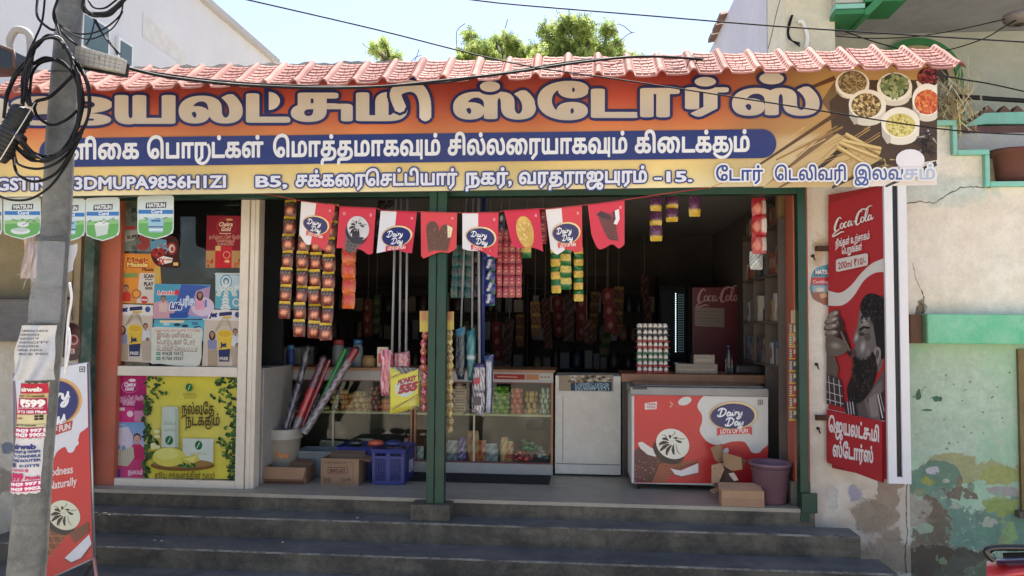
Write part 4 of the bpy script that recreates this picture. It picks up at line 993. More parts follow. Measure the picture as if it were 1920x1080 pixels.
# lettering
CW = (224, 216, 210)
def cola(a, ox, oy, s_, c_, sl=0.0):
    def T_(p): return [(ox+x*s_, oy+y*s_+sl*x*s_) for x, y in p]
    S_ = [([(22, -30), (14, -38), (4, -28), (-4, -8), (-4, 8), (4, 12), (14, 4)], [3, 5, 8, 9, 8, 4, 1.5]), ([(24, -14), (18, -8), (18, 4), (24, 8), (29, 0), (28, -10), (22, -12)], [3, 5, 6, 4, 5, 4, 3]), ([(44, -10), (37, -12), (33, -2), (35, 7), (42, 6), (47, 0)], [4, 5, 6, 6, 3, 2]),
          ([(60, -8), (53, -12), (48, 0), (51, 8), (57, 2), (61, -10), (60, 4), (64, 8), (68, 2)], [3, 5, 6, 5, 3, 4, 6, 4, 2]), ([(70, -4), (78, -6)], [4, 4]),
          ([(104, -34), (96, -40), (86, -26), (80, -4), (82, 10), (92, 10), (99, 0)], [3, 6, 9, 9, 8, 4, 2]), ([(106, -14), (100, -8), (100, 4), (106, 8), (111, 0), (110, -10), (104, -12)], [3, 5, 6, 4, 5, 4, 3]), ([(116, 2), (124, -18), (128, -36), (122, -38), (117, -14), (117, 4), (122, 8), (127, 2)], [2, 3, 3, 4, 6, 6, 4, 2]),
          ([(140, -8), (133, -12), (128, 0), (131, 8), (137, 2), (141, -10), (140, 4), (144, 8), (150, 0)], [3, 5, 6, 5, 3, 4, 6, 4, 2]), ([(14, 10), (-6, 18), (-14, 30), (6, 26), (22, 22), (34, 26)], [2, 5, 4, 6, 5, 2]), ([(86, -34), (104, -44), (120, -40), (134, -48), (146, -44)], [2, 5, 5, 4, 1])]
    for pts, ws in S_: a.brush(T_(pts), [w_*s_ for w_ in ws], c_)
cola(sa, 1571, 428, .47, CW, -.30)
sa.text('நீங்கள் உற்சாகம்', 1570, 1634, 464, 9, CW, .025, slope=-.26); sa.text('ெபறுங்கள்', 1582, 1620, 477, 9, CW, .025, slope=-.22)
sa.poly([(1571, 489), (1574, 486), (1628, 475), (1631, 477), (1631, 495), (1629, 498), (1574, 510), (1571, 508)], (206, 196, 188))
sa.text('200ml ₹10/-', 1575, 1627, 505, 12.5, (150, 30, 36), .02, slope=-.20)
sa.text('ெஜயலட்சுமி', 1557, 1652, 808, 18, CW, .04, slope=.21); sa.text('ஸ்ேடார்ஸ்', 1565, 1641, 854, 18, CW, .04, slope=.17)
sa.build('printed_face', SGN, cs)
fr_ = MB((226, 224, 222)); 
nf, ff = np.array([n0[0], yn]), np.array([f0[0], yf]); u2 = (nf-ff)/np.linalg.norm(nf-ff); v2 = -np.array([SN[0], SN[1]])      # v2 points away from the printed face
zb_, zt_ = n1_[2], n0[2]
def box2(o, du, dv, z0_, z1_, col, name, m_=None):
    a, c_ = np.array(o), np.array(o)+u2*du; d_, e_ = c_+v2*dv, a+v2*dv; b_ = MB(col)
    b_.hexa([(a[0], a[1], z0_), (c_[0], c_[1], z0_), (d_[0], d_[1], z0_), (e_[0], e_[1], z0_), (a[0], a[1], z1_), (c_[0], c_[1], z1_), (d_[0], d_[1], z1_), (e_[0], e_[1], z1_)]); return b_.build(name, m_ or SGN, cs)
box2(ff+v2*.003, np.linalg.norm(nf-ff), .165, zb_+.02, zt_-.0, (150, 40, 40), 'box_body')
# white front edge with black groove, facing the street
e0, e1_ = W(1658, 500, yn-.012), W(1700, 500, yn-.012)
wd = e1_[0]-e0[0]
b = MB((222, 220, 220)); b.box(e0[0], e0[0]+wd*.37, yn-.03, yn, zb_, zt_); b.build('front_edge', SGN, cs)
b = MB((222, 220, 220)); b.box(e0[0]+wd*.62, e0[0]+wd, yn-.03, yn, zb_, zt_); b.build('front_edge', SGN, cs)
b = MB((222, 220, 220)); b.box(e0[0]+wd*.37, e0[0]+wd*.62, yn-.028, yn, zb_, zb_+.05); b.build('front_edge', SGN, cs)
b = MB((18, 20, 26)); b.box(e0[0]+wd*.37, e0[0]+wd*.62, yn-.012, yn, zb_+.05, zt_); b.build('groove', mat('groove_black', (18, 20, 26), rough=.5), cs)
for py in (466, 783):
    p, q = W(1530, py, -.03), W(1556, py, -.03); b = MB((90, 66, 50)); b.box(p[0], q[0]+.1, -.06, -.001, p[2]-.02, p[2]+.02); b.build('bracket', mat('rusty_iron', (86, 58, 44), rough=.9, var=.4, metal=.2), cs)
# ------------------------------------------------------------------ shared drawings
DDRED, DDNAVY, DDGOLD = (206, 44, 52), (30, 34, 96), (206, 160, 96)
def shade(c, k): return tuple(max(0, min(255, v*k)) for v in c)
def script(a, word, ox, oy, s_, col, w=2.6, rot=0.0):
    G = {'D': (19, [[(5, -19), (3, -9), (1, 0)], [(-5, -14), (-1, -19), (8, -20), (16, -15), (15, -6), (8, 0), (0, 1), (-5, -1), (-3, -4)]]),
         'a': (14, [[(11, -8), (6, -10), (2, -5), (3, 0), (7, -1), (11, -9)], [(11, -9), (10, -2), (12, 0), (15, -3)]]),
         'i': (7, [[(3, -9), (1, -2), (3, 0), (7, -3)], [(4, -14), (4.6, -15)]]),
         'r': (11, [[(1, -7), (4, -10), (2, 0)], [(3, -4), (6, -9), (10, -9), (11, -7)]]),
         'y': (13, [[(2, -9), (1, -3), (4, -1), (8, -4), (10, -10)], [(10, -10), (8, 2), (3, 9), (-2, 8), (1, 4), (12, -2)]])}
    x = 0; c_, n_ = cos(rot), sin(rot)
    for ch in word:
        adv, st = G[ch]
        for pts in st:
            q = []
            for X, Y_ in pts:
                X2 = (x+X-.18*Y_)*s_; Y2 = Y_*s_; q.append((ox+X2*c_-Y2*n_, oy+X2*n_+Y2*c_))
            if len(q) < 3: a.line(q, w*1.2*s_, col)
            else: a.brush(q, [w*.8*s_, w*1.5*s_, w*1.1*s_, w*1.3*s_, w*.6*s_], col)
        x += adv
def dd_logo(a, cx, cy, s_, rot=-6, ribbon=DDRED, rtext=(235, 230, 225), wt=3.2):
    """oval badge with two script words over a ribbon; s_ = half width in drawing units"""
    r = radians(rot); k = s_/50
    T_ = lambda x, y: (cx+(x*cos(r)-y*sin(r))*k, cy+(x*sin(r)+y*cos(r))*k)
    a.poly([T_(*p) for p in [(-36, 26), (40, 26), (40, 44), (34, 40), (-30, 40), (-36, 44)]], ribbon)
    a.text('LOTS OF FUN', T_(-29, 38)[0], T_(31, 38)[0], T_(-29, 38)[1], 9*k, rtext, .03, slope=math.tan(r))
    a.ell(cx, cy, 52*k, 31*k, DDGOLD, 30, rot); a.ell(T_(3, -1)[0], T_(3, -1)[1], 50*k, 29*k, (236, 206, 150), 30, rot)
    a.ell(T_(-1, 1)[0], T_(-1, 1)[1], 48*k, 27.5*k, DDNAVY, 30, rot)
    p = T_(-30, 0); script(a, 'Dairy', p[0], p[1], .80*k, (240, 240, 240), wt, r)
    p = T_(-14, 21); script(a, 'Day', p[0], p[1], .80*k, (240, 240, 240), wt, r)
def vegmark(a, x, y, s_, c=(40, 60, 40)):
    a.line([(x, y), (x+s_, y), (x+s_, y+s_), (x, y+s_)], s_*.14, c, closed=True); a.ell(x+s_/2, y+s_/2, s_*.22, s_*.22, c, 10)
def swirl_cone(a, cx, cy, R, ang, L, cream=(226, 222, 204), mono=False):
    """ice cream cone: ribbed white swirl with dark streaks on a wafer"""
    t = radians(ang); d = np.array([cos(t), sin(t)]); n = np.array([-d[1], d[0]]); c = np.array([cx, cy])
    w1, w2 = ((70, 64, 66), (110, 100, 98)) if mono else ((112, 62, 36), (160, 96, 56))
    tip = c+d*L; a.poly([c+n*R*.92, c-n*R*.92, tip-n*R*.25, tip+n*R*.25], w1)
    for i in range(7):
        k = i/7; a.line([c+n*R*(.9-.25*k)+d*L*k*.9, c-n*R*(.9-.5*k)+d*L*min(1, k*.9+.25)], R*.06, w2)
        a.line([c-n*R*(.9-.25*k)+d*L*k*.9, c+n*R*(.9-.5*k)+d*L*min(1, k*.9+.25)], R*.06, w2)
    e = c+d*R*.46; a.ell(e[0], e[1], R*.98, R*.72, (40, 26, 24) if not mono else (44, 44, 52), 24, ang-90)
    a.ell(cx, cy, R, R*.86, cream, 28, ang-90)
    q = c-d*R*.12+n*R*.1
    for i in range(13):
        th = 2*pi*i/13; 
        p1 = q+R*.25*np.array([cos(th), sin(th)]); p2 = c+R*.85*np.array([cos(th+.5), sin(th+.5)*.9]); pm = (p1+p2)/2+R*.12*np.array([-sin(th), cos(th)])
        if i % 2: a.brush([p1, pm, p2], [R*.02, R*.08, R*.03], (150, 142, 124))
    for th, l_ in [(70, .8), (100, .86), (130, .8), (160, .7), (35, .7), (200, .6), (255, .5), (300, .55)]:
        th = radians(th+ang-90); p1 = q+R*.2*np.array([cos(th), sin(th)]); p2 = c+R*l_*np.array([cos(th+.35), sin(th+.35)*.9])
        a.brush([p1, (p1+p2)/2+R*.06*np.array([-sin(th), cos(th)]), p2], [R*.03, R*.27*l_, R*.08], (44, 34, 32))
    a.ell(q[0], q[1], R*.13, R*.1, shade(cream, .95), 12)
def choc_bar(a, cx, cy, w_, h_, rot, bite=False, c=(84, 48, 42)):
    t = radians(rot); T_ = lambda x, y: (cx+x*cos(t)-y*sin(t), cy+x*sin(t)+y*cos(t))
    pts = [T_(-w_/2, h_/2), T_(-w_/2, -h_*.25)]+[T_(-w_/2*cos(u), -h_*.25-h_*.25*sin(u)) for u in np.linspace(.2, pi-.2, 8)]+[T_(w_/2, -h_*.25), T_(w_/2, h_/2)]
    a.poly(pts, c)
    if bite: a.poly([T_(0, -h_*.5), T_(w_*.5, -h_*.42), T_(w_*.55, -h_*.05), T_(w_*.3, -h_*.0), T_(w_*.15, -h_*.25)], (226, 214, 176))
    for i in range(26): q = T_(random.uniform(-.42, .42)*w_, random.uniform(-.35, .45)*h_); a.ell(q[0], q[1], w_*.035, w_*.02, random.choice([shade(c, 1.5), shade(c, .6), (190, 160, 130)]), 5, random.random()*180)
def person_bits(a, x, y, s_, shirt, hair=(40, 32, 30), skin=(170, 126, 100), long_=False):
    a.poly([(x-s_*1.5, y+s_*5), (x-s_*1.6, y+s_*2.2), (x-s_*.7, y+s_*1.3), (x+s_*.7, y+s_*1.3), (x+s_*1.6, y+s_*2.2), (x+s_*1.5, y+s_*5)], shirt)
    if long_: a.ell(x, y+s_*.4, s_*1.15, s_*1.6, hair, 14)
    a.rect(x-s_*.3, y+s_*.7, x+s_*.3, y+s_*1.5, shade(skin, .85)); a.ell(x, y-s_*.15, s_*.9, s_*1.1, hair, 14); a.ell(x, y+s_*.1, s_*.72, s_*.9, skin, 14)
    for dx in (-.28, .28): a.ell(x+dx*s_, y, s_*.1, s_*.08, (40, 30, 28), 6)
    a.line([(x-s_*.22, y+s_*.5), (x+s_*.22, y+s_*.5)], s_*.12, (130, 60, 56))
def poster(name, label, px, Y, draw, cat='poster', m=None, group=None, th=.0015, part='printed_sheet'):
    """flat paper outline px (photo pixels) on plane y=Y"""
    mp = pmap(Y); a = Art(mp); a.k = 0
    px = [tuple(p) for p in px]; P = np.array(px, float); c = P.mean(0)
    base = getattr(draw, 'base', (200, 200, 200))
    V, F = union([P]); a.add([mp(x, y, 0) for x, y in V], F, [lin(base)]*len(F)); a.k = 1
    draw(a)
    o = a.build(name, m or PAPER); lo = W(c[0], P[:, 1].max(), Y); 
    me = o.data; co = np.zeros(len(me.vertices)*3); me.vertices.foreach_get('co', co); co = co.reshape(-1, 3)-lo; me.vertices.foreach_set('co', co.ravel()); me.update()
    o.location = tuple(lo); tag(o, label, cat, group); return o
def D(base):
    def w_(f): f.base = base; return f
    return w_

# ------------------------------------------------------------------ window unit beside the opening
YW = .08
wu = thing('display_window', 'white painted display window with two dark glass panes at the left of the shop front', 'window', W(330, 915, YW))
WPAINT = mat('white_frame_paint', (226, 214, 194), rough=.5, var=.14, vs=3, dirt=.3, dcol='a89880', ds=3)
wX = lambda px: W(px, 800, YW)[0]; wZ = lambda py, px=330: W(px, py, YW)[2]
xL, xR = wX(186), wX(462); xg0, xg1 = wX(205), wX(446)
zb_, zt_ = wZ(915), wZ(366); zr0, zr1 = wZ(705), wZ(687)
for nm, q in [('left_stile', (xL, xg0, zb_, zt_)), ('right_stile', (xg1, xR, zb_, zt_)), ('bottom_rail', (xg0+.001, xg1-.001, zb_, wZ(898))), ('middle_rail', (xg0+.001, xg1-.001, zr0, zr1)), ('top_rail', (xg0+.001, xg1-.001, zt_-.03, zt_))]:
    b = MB(); b.box(q[0], q[1], YW-.04, YW+.03, q[2], q[3]); b.build(nm, WPAINT, wu, bevel=.005)
b = MB(); b.box(xR+.004, wX(479), YW-.02, YW+.10, wZ(912), zt_); b.box(xR+.012, wX(472), YW-.03, YW-.019, wZ(912), zt_); b.build('door_jamb', WPAINT, wu, bevel=.003)
gm, nt, bs_ = _nt('clear_glass'); _tp = N(nt, 'ShaderNodeBsdfTransparent'); _tp.inputs[0].default_value = (.86, .90, .88, 1); _gl = N(nt, 'ShaderNodeBsdfGlossy'); _gl.inputs['Roughness'].default_value = .04
_fr = N(nt, 'ShaderNodeFresnel'); _fr.inputs[0].default_value = 1.5; _ms = N(nt, 'ShaderNodeMixShader'); _dm = ramp(nt, noise(nt, 4, 6, .7, objco(nt, True)), (.5, 0.0), (.8, .035)); _fa = math_(nt, 'ADD', math_(nt, 'MULTIPLY', _fr.outputs[0], .55), _dm)
nt.links.new(_fa, _ms.inputs[0]); nt.links.new(_tp.outputs[0], _ms.inputs[1]); nt.links.new(_gl.outputs[0], _ms.inputs[2]); nt.links.new(_ms.outputs[0], nt.nodes['Material Output'].inputs[0])
for z0_, z1_ in ((wZ(898)+.001, zr0-.001), (zr1+.001, zt_-.031)):
    b = MB(); b.box(xg0+.001, xg1-.001, YW+.012, YW+.016, z0_, z1_); b.build('glass_pane', gm, wu)
YP = YW+.010
# things behind the glass: a dim shelf wall
b = MB(); b.box(xL-.1, xR+.05, .75, .8, 0, ZC-.003); o = b.build('cabinet_partition', mat('dark_partition', (24, 25, 26), rough=.7, var=.4, vs=3)); tag(o, 'dark partition standing behind the glass of the display window', 'partition'); 

@D((120, 130, 122))
def d(a):
    a.poly([(222, 380), (240, 372), (300, 372), (306, 460), (290, 472), (219, 470)], (112, 126, 120)); a.poly([(219, 400), (240, 376), (262, 372), (250, 400)], (96, 116, 84))
    a.text('SUP', 246, 266, 398, 8, (24, 28, 30), .04, ital=.2); a.poly([(230, 434), (262, 430), (264, 448), (232, 454)], (160, 162, 156)); a.text('SUPER', 238, 264, 448, 6, (20, 20, 24), .04, slope=-.1)
    a.rect(236, 424, 254, 430, (190, 60, 60)); a.ell(268, 456, 13, 14, (150, 66, 66), 16); 
    for i in range(20): a.ell(random.uniform(222, 300), random.uniform(382, 466), random.uniform(3, 9), random.uniform(2, 5), random.choice([(96, 112, 110), (136, 144, 136), (110, 126, 130), (84, 96, 92)]), 8, random.random()*90)
poster('poster', 'faded grey green soap poster in the top left of the window glass', [(220, 376), (305, 373), (307, 466), (218, 472)], YP+.0005, d)
@D((66, 30, 28))
def d(a):
    a.poly([(281, 453), (300, 448), (312, 450), (314, 474), (300, 484), (284, 478)], (100, 150, 180)); a.ell(297, 474, 14, 10, (150, 46, 44), 16); a.ell(322, 466, 9, 12, (150, 50, 50), 18); a.ell(322, 466, 6, 8, (206, 190, 184), 18); a.ell(323, 467, 3, 4.5, (150, 60, 56), 12)
    a.poly([(294, 486), (306, 480), (324, 484), (322, 492), (304, 496)], (226, 220, 214)); a.text('5X', 297, 309, 495, 10, (190, 34, 40), .06); a.rect(310, 486, 322, 488, (180, 60, 60)); a.rect(325, 492, 334, 498, (222, 190, 110))
    for i in range(14): a.ell(random.uniform(285, 315), random.uniform(455, 480), 3, 2, random.choice([(190, 90, 80), (90, 30, 28), (140, 170, 190)]), 7)
poster('sticker', 'dark red and brown round edged sticker reading 5X on the window glass', spline([(281, 456), (290, 446), (312, 440), (330, 446), (336, 460), (334, 480), (336, 500), (306, 501), (290, 494), (283, 480)], 3), YP-.002, d, 'sticker')
@D((206, 140, 66))
def d(a):
    a.poly([(224, 476), (286, 476), (290, 520), (252, 545), (222, 530)], (216, 138, 52)); a.poly([(290, 500), (300, 500), (298, 540), (286, 560)], (196, 164, 80))
    a.text('Magic', 238, 282, 490, 8, (170, 50, 36), .04, outline=(226, 190, 90), ow=1); a.text('Masala', 238, 278, 500, 8, (226, 200, 120), .05, outline=(170, 56, 40), ow=1.6)
    a.text('Masala', 266, 288, 508, 6, (60, 40, 30), .03, ital=.2); a.poly([(262, 512), (290, 512), (288, 568), (256, 568)], (206, 196, 184)); a.text('SCAN', 270, 288, 521, 6.5, (34, 32, 34), .05); a.text('PLAY', 270, 288, 536, 7, (34, 32, 34), .05); a.rect(272, 523, 286, 525, (110, 104, 100)); a.rect(272, 538, 286, 543, (120, 110, 106))
    a.rect(232, 512, 258, 520, (120, 150, 80)); a.poly([(221, 528), (232, 528), (250, 560), (222, 566)], (200, 120, 70)); person_bits(a, 237, 540, 5, (190, 50, 36)); a.ell(256, 551, 9, 9, (170, 90, 40), 16); a.ell(256, 551, 6.5, 6.5, (222, 150, 70), 14)
    a.ell(271, 562, 7, 7, (190, 50, 60), 14); a.text('FREE', 265, 277, 564, 3.5, (230, 220, 214), .03)
poster('poster', 'orange noodle poster reading SCAN and PLAY at the left edge of the window glass', [(224, 475), (299, 477), (303, 530), (288, 570), (220, 568)], YP-.0005, d)
def jet(dx, dy):
    @D((196, 182, 164))
    def d(a):
        a.poly([(212+dx, 570+dy), (287+dx, 572+dy), (287+dx, 592+dy), (212+dx, 590+dy)], (212, 206, 200))
        a.text('Jet', 224+dx, 239+dx, 584+dy, 9, (40, 50, 110), .08, ital=.2); a.poly([(243+dx, 576+dy), (267+dx, 574+dy), (267+dx, 581+dy), (243+dx, 583+dy)], (44, 50, 90)); a.rect(249+dx, 583+dy, 266+dx, 587+dy, (210, 170, 60)); a.ell(277+dx, 580+dy, 5, 5.5, (60, 76, 130), 12)
        for i in range(8): a.brush([(236+dx, 612+dy-i*.5), (250+dx, 600+dy-i*2), (262+dx, 602+dy-i*1.5), (268+dx, 614+dy)], [.6, 1, .6], random.choice([(150, 130, 104), (176, 160, 136)]))
        person_bits(a, 230+dx, 617+dy, 5.5, (132, 134, 160), long_=True); person_bits(a, 273+dx, 612+dy, 5.2, (206, 204, 206)); person_bits(a, 277+dx, 638+dy, 4, (190, 180, 180))
        a.rect(222+dx, 645+dy, 240+dx, 676+dy, (166, 146, 120)); a.poly([(264+dx, 640+dy), (284+dx, 640+dy), (284+dx, 676+dy), (268+dx, 676+dy)], (176, 160, 140)); 
        a.poly([(239+dx, 616+dy), (268+dx, 616+dy), (264+dx, 652+dy), (262+dx, 668+dy), (243+dx, 668+dy), (242+dx, 640+dy)], (214, 178, 60)); a.ell(253.5+dx, 616+dy, 14.5, 8, (222, 186, 74), 18); a.ell(253.5+dx, 616+dy, 12, 6, (206, 164, 50), 16)
        a.text('Jet', 245+dx, 257+dx, 640+dy, 8, (36, 46, 90), .08); a.poly([(242+dx, 646+dy), (264+dx, 644+dy), (262+dx, 668+dy), (243+dx, 668+dy)], (44, 52, 92)); a.text('FREE', 244+dx, 260+dx, 665+dy, 5.5, (206, 200, 190), .04)
    return d
poster('poster', 'cream detergent poster with yellow bottle and family, at the left of the window glass', [(213, 570), (287, 572), (284, 680), (209, 676)], YP+.0002, jet(0, 0))
poster('poster', 'second cream detergent poster with yellow bottle, at the right of the window glass', [(385, 581), (454, 583), (450, 688), (379, 686)], YP-.0008, jet(168, 10))
@D((96, 150, 190))
def d(a):
    a.poly([(290, 533), (345, 534), (330, 560), (288, 566)], (76, 150, 176)); a.poly([(340, 533), (394, 536), (390, 560), (350, 596), (322, 596)], (58, 90, 160)); a.poly([(352, 590), (368, 545), (394, 537), (390, 597)], (170, 140, 170)); a.ell(380, 575, 22, 18, (206, 186, 200), 16)
    a.poly([(288, 568), (310, 562), (330, 580), (322, 597), (287, 597)], (196, 150, 160)); person_bits(a, 306, 560, 5, (210, 180, 170)); person_bits(a, 375, 553, 5.5, (214, 150, 170), long_=True)
    a.text('Little', 296, 330, 552, 6, (214, 90, 80), .04, outline=(230, 226, 226), ow=1); a.rect(328, 543, 336, 553, (196, 60, 70)); a.text('Life', 318, 340, 580, 12, (34, 60, 130), .05, outline=(226, 230, 236), ow=1.6, ital=.2)
    a.text('பரிசு', 338, 366, 572, 10, (206, 214, 226), .05, outline=(90, 120, 180), ow=1); a.poly([(318, 588), (352, 584), (350, 596), (318, 596)], (40, 80, 150)); a.rect(384, 562, 388, 576, (80, 130, 180))
poster('poster', 'wide blue and pink poster with a child and a woman on the window glass', [(291, 532), (395, 534), (388, 598), (287, 598)], YP-.0012, d)
@D((90, 156, 172))
def d(a):
    a.rect(300, 601, 345, 605, (226, 200, 160)); a.poly([(288, 606), (384, 604), (384, 616), (288, 618)], (84, 170, 186)); [a.ell(random.uniform(292, 380), random.uniform(606, 640), 7, 3, random.choice([(60, 120, 150), (170, 200, 206), (40, 60, 80)]), 8) for i in range(16)]
poster('poster', 'turquoise poster mostly hidden beneath the handwritten notice', [(289, 599), (384, 600), (383, 640), (288, 640)], YP-.0002, d)
@D((206, 206, 190))
def d(a):
    a.text('VIJAYALAKSHMI STORE', 290, 376, 622, 4.5, (190, 120, 100), .01)
    for t_, y, x1 in [('இங்கு மளிைகப்', 632, 360), ('ெபாருட்கள் ேடார்', 645, 366), ('ெடலிவரி ெசய்யப்படும்', 658, 370)]: a.text(t_, 294, x1, y, 6.5, (150, 110, 100), .015, slope=.02)
    for t_, y in [('93428 76912', 666), ('91760 59257', 675)]: a.text(t_, 304, 344, y, 6, (40, 60, 60), .02); a.rect(293, y-6, 301, y, (84, 140, 110)); a.line([(295, y-3), (299, y-3)], 1, (220, 224, 214))
poster('notice', 'white handwritten Tamil notice with two telephone numbers taped to the window glass', spline([(284, 618), (290, 613), (330, 614), (372, 616), (380, 622), (378, 640), (374, 684), (340, 686), (300, 682), (282, 680), (284, 650)], 3), YP-.0018, d, 'notice')
@D((136, 26, 42))
def d(a):
    a.rect(386, 470, 458, 502, (176, 136, 86)); a.ell(424, 424, 18, 16, (170, 60, 66), 20); a.ell(425, 424, 16.5, 14.5, (136, 26, 42), 20); a.text('Chakra', 410, 436, 424, 7.5, (226, 200, 170), .04, ital=.25); a.text('Gold', 414, 432, 433, 7.5, (226, 200, 170), .04, ital=.25); a.ell(430, 412, 7, 2, (206, 170, 110), 10)
    a.rect(411, 437, 433, 438.5, (206, 180, 160))
    for y, x0_, x1_, t_ in [(447, 392, 452, 'தமிழ்நாட்டின் ேதநீர்'), (454, 406, 440, 'மணக்கும்'), (460, 408, 438, 'சுைவயில்')]: a.text(t_, x0_, x1_, y, 4, (206, 150, 130), .01)
    a.poly([(404, 461), (435, 462), (434, 502), (403, 502)], (190, 34, 46)); a.poly([(404, 461), (414, 461), (414, 470), (404, 470)], (206, 170, 110)); a.rect(416, 463, 417, 500, (140, 20, 34)); a.ell(425, 478, 7, 7, (206, 150, 120), 14); a.ell(425, 478, 5.5, 5.5, (180, 30, 42), 12); a.ell(426, 490, 5, 3, (220, 170, 120), 10)
    for i in range(10): a.ell(random.choice([random.uniform(388, 402), random.uniform(437, 456)]), random.uniform(488, 500), 2.2, 3, random.choice([(190, 80, 50), (150, 60, 40)]), 6)
poster('poster', 'dark red and gold tea poster near the top right of the window glass', [(388, 404), (460, 405), (457, 503), (386, 502)], YP, d)
@D((90, 160, 178))
def d(a):
    a.rect(403, 512, 457, 515, (196, 190, 184)); a.poly([(404, 515), (456, 517), (455, 545), (404, 545)], (176, 196, 200))
    a.ell(424, 528, 11, 13, (60, 130, 150), 18); a.ell(424, 528, 9, 11, (206, 214, 212), 18); a.ell(424, 527, 6, 7, (90, 120, 140), 14); a.ell(424, 529, 3, 5, (200, 206, 206), 10)
    for x_, y_ in [(412, 546), (418, 540), (424, 542), (432, 541), (438, 547), (410, 552), (440, 552), (424, 550)]: a.ell(x_, y_, 5, 4, (206, 210, 200), 8); a.ell(x_, y_, 2, 1.6, (150, 170, 160), 6)
    for y_, r_ in [(556, 5), (562, 7), (568, 7), (574, 8), (578, 10)]: a.ell(423, y_, r_, 3.6, (212, 212, 206), 12); a.ell(423, y_+1, r_*.7, 1.2, (150, 180, 186), 8)
    a.ell(443, 567, 7.5, 8, (200, 206, 206), 14); a.ell(443, 567, 5, 5.5, (110, 160, 170), 10); a.text('நல்', 440, 450, 541, 5, (220, 226, 226), .04)
poster('poster', 'pale blue religious style calendar poster with white floral ornament below the red tea poster', [(405, 511), (457, 513), (454, 580), (403, 579)], YP-.0004, d)
# lower pane
@D((176, 32, 96))
def d(a):
    a.grad(202, 704, 276, 775, lambda x, y: (176-20*(y-704)/70, 30, 96)); a.grad(200, 775, 275, 800, lambda x, y: (206, 90, 140)); a.rect(201, 770, 275, 790, (206, 130, 160))
    a.ell(243, 725, 16, 12, (206, 100, 150), 20); a.ell(244, 725, 14.5, 10.5, (170, 30, 92), 20); a.text('Chakra', 232, 254, 724, 7, (230, 214, 220), .05, ital=.25); a.text('Gold', 234, 250, 732, 7, (230, 214, 220), .05, ital=.25); a.ell(248, 713, 7, 3, (230, 220, 226), 10)
    for y, x0_, x1_, t_ in [(749, 210, 270, 'தமிழ்நாட்டின் ேதநீர்'), (755, 226, 254, 'மணக்கும்'), (760, 230, 252, 'சுைவ')]: a.text(t_, x0_, x1_, y, 4.5, (226, 180, 200), .02)
    a.rect(222, 764, 252, 800, (200, 50, 120)); a.rect(223, 764, 234, 770, (220, 200, 190)); a.ell(244, 776, 6, 6, (230, 200, 210), 12); a.rect(222, 796, 234, 797, (230, 190, 200))
poster('poster', 'magenta tea poster at the upper left of the lower window pane', [(203, 704), (276, 705), (275, 800), (200, 800)], YP+.0005, d)
@D((176, 170, 190))
def d(a):
    a.grad(203, 792, 273, 830, lambda x, y: (110+60*(y-792)/38, 160, 196)); a.poly([(202, 805), (240, 800), (250, 820), (240, 870), (202, 870)], (206, 196, 206)); a.rect(203, 868, 272, 897, (176, 60, 110)); a.rect(205, 880, 225, 895, (60, 60, 130)); a.poly([(236, 855), (272, 840), (272, 897), (230, 897)], (190, 60, 110))
    person_bits(a, 257, 822, 8, (190, 44, 90), hair=(50, 36, 36), skin=(206, 160, 140)); a.poly([(206, 846), (250, 838), (252, 858), (240, 874), (216, 872)], (190, 184, 160)); 
    for i in range(9): a.line([(208+i*4.5, 848-i*.8), (216+i*3, 872)], .8, (150, 142, 120))
    for x_, y_ in [(212, 842), (222, 838), (232, 840)]: a.ell(x_, y_, 4, 5, (110, 150, 170), 8)
    for i in range(6): a.rect(203+i*3.5, 800, 204.5+i*3.5, 816, (226, 226, 230))
    a.text('நலம்', 240, 268, 889, 6, (230, 190, 206), .03)
poster('poster', 'pink and blue poster of a woman with a laundry basket, low left in the window', [(205, 800), (272, 791), (271, 898), (200, 898)], YP-.0006, d)
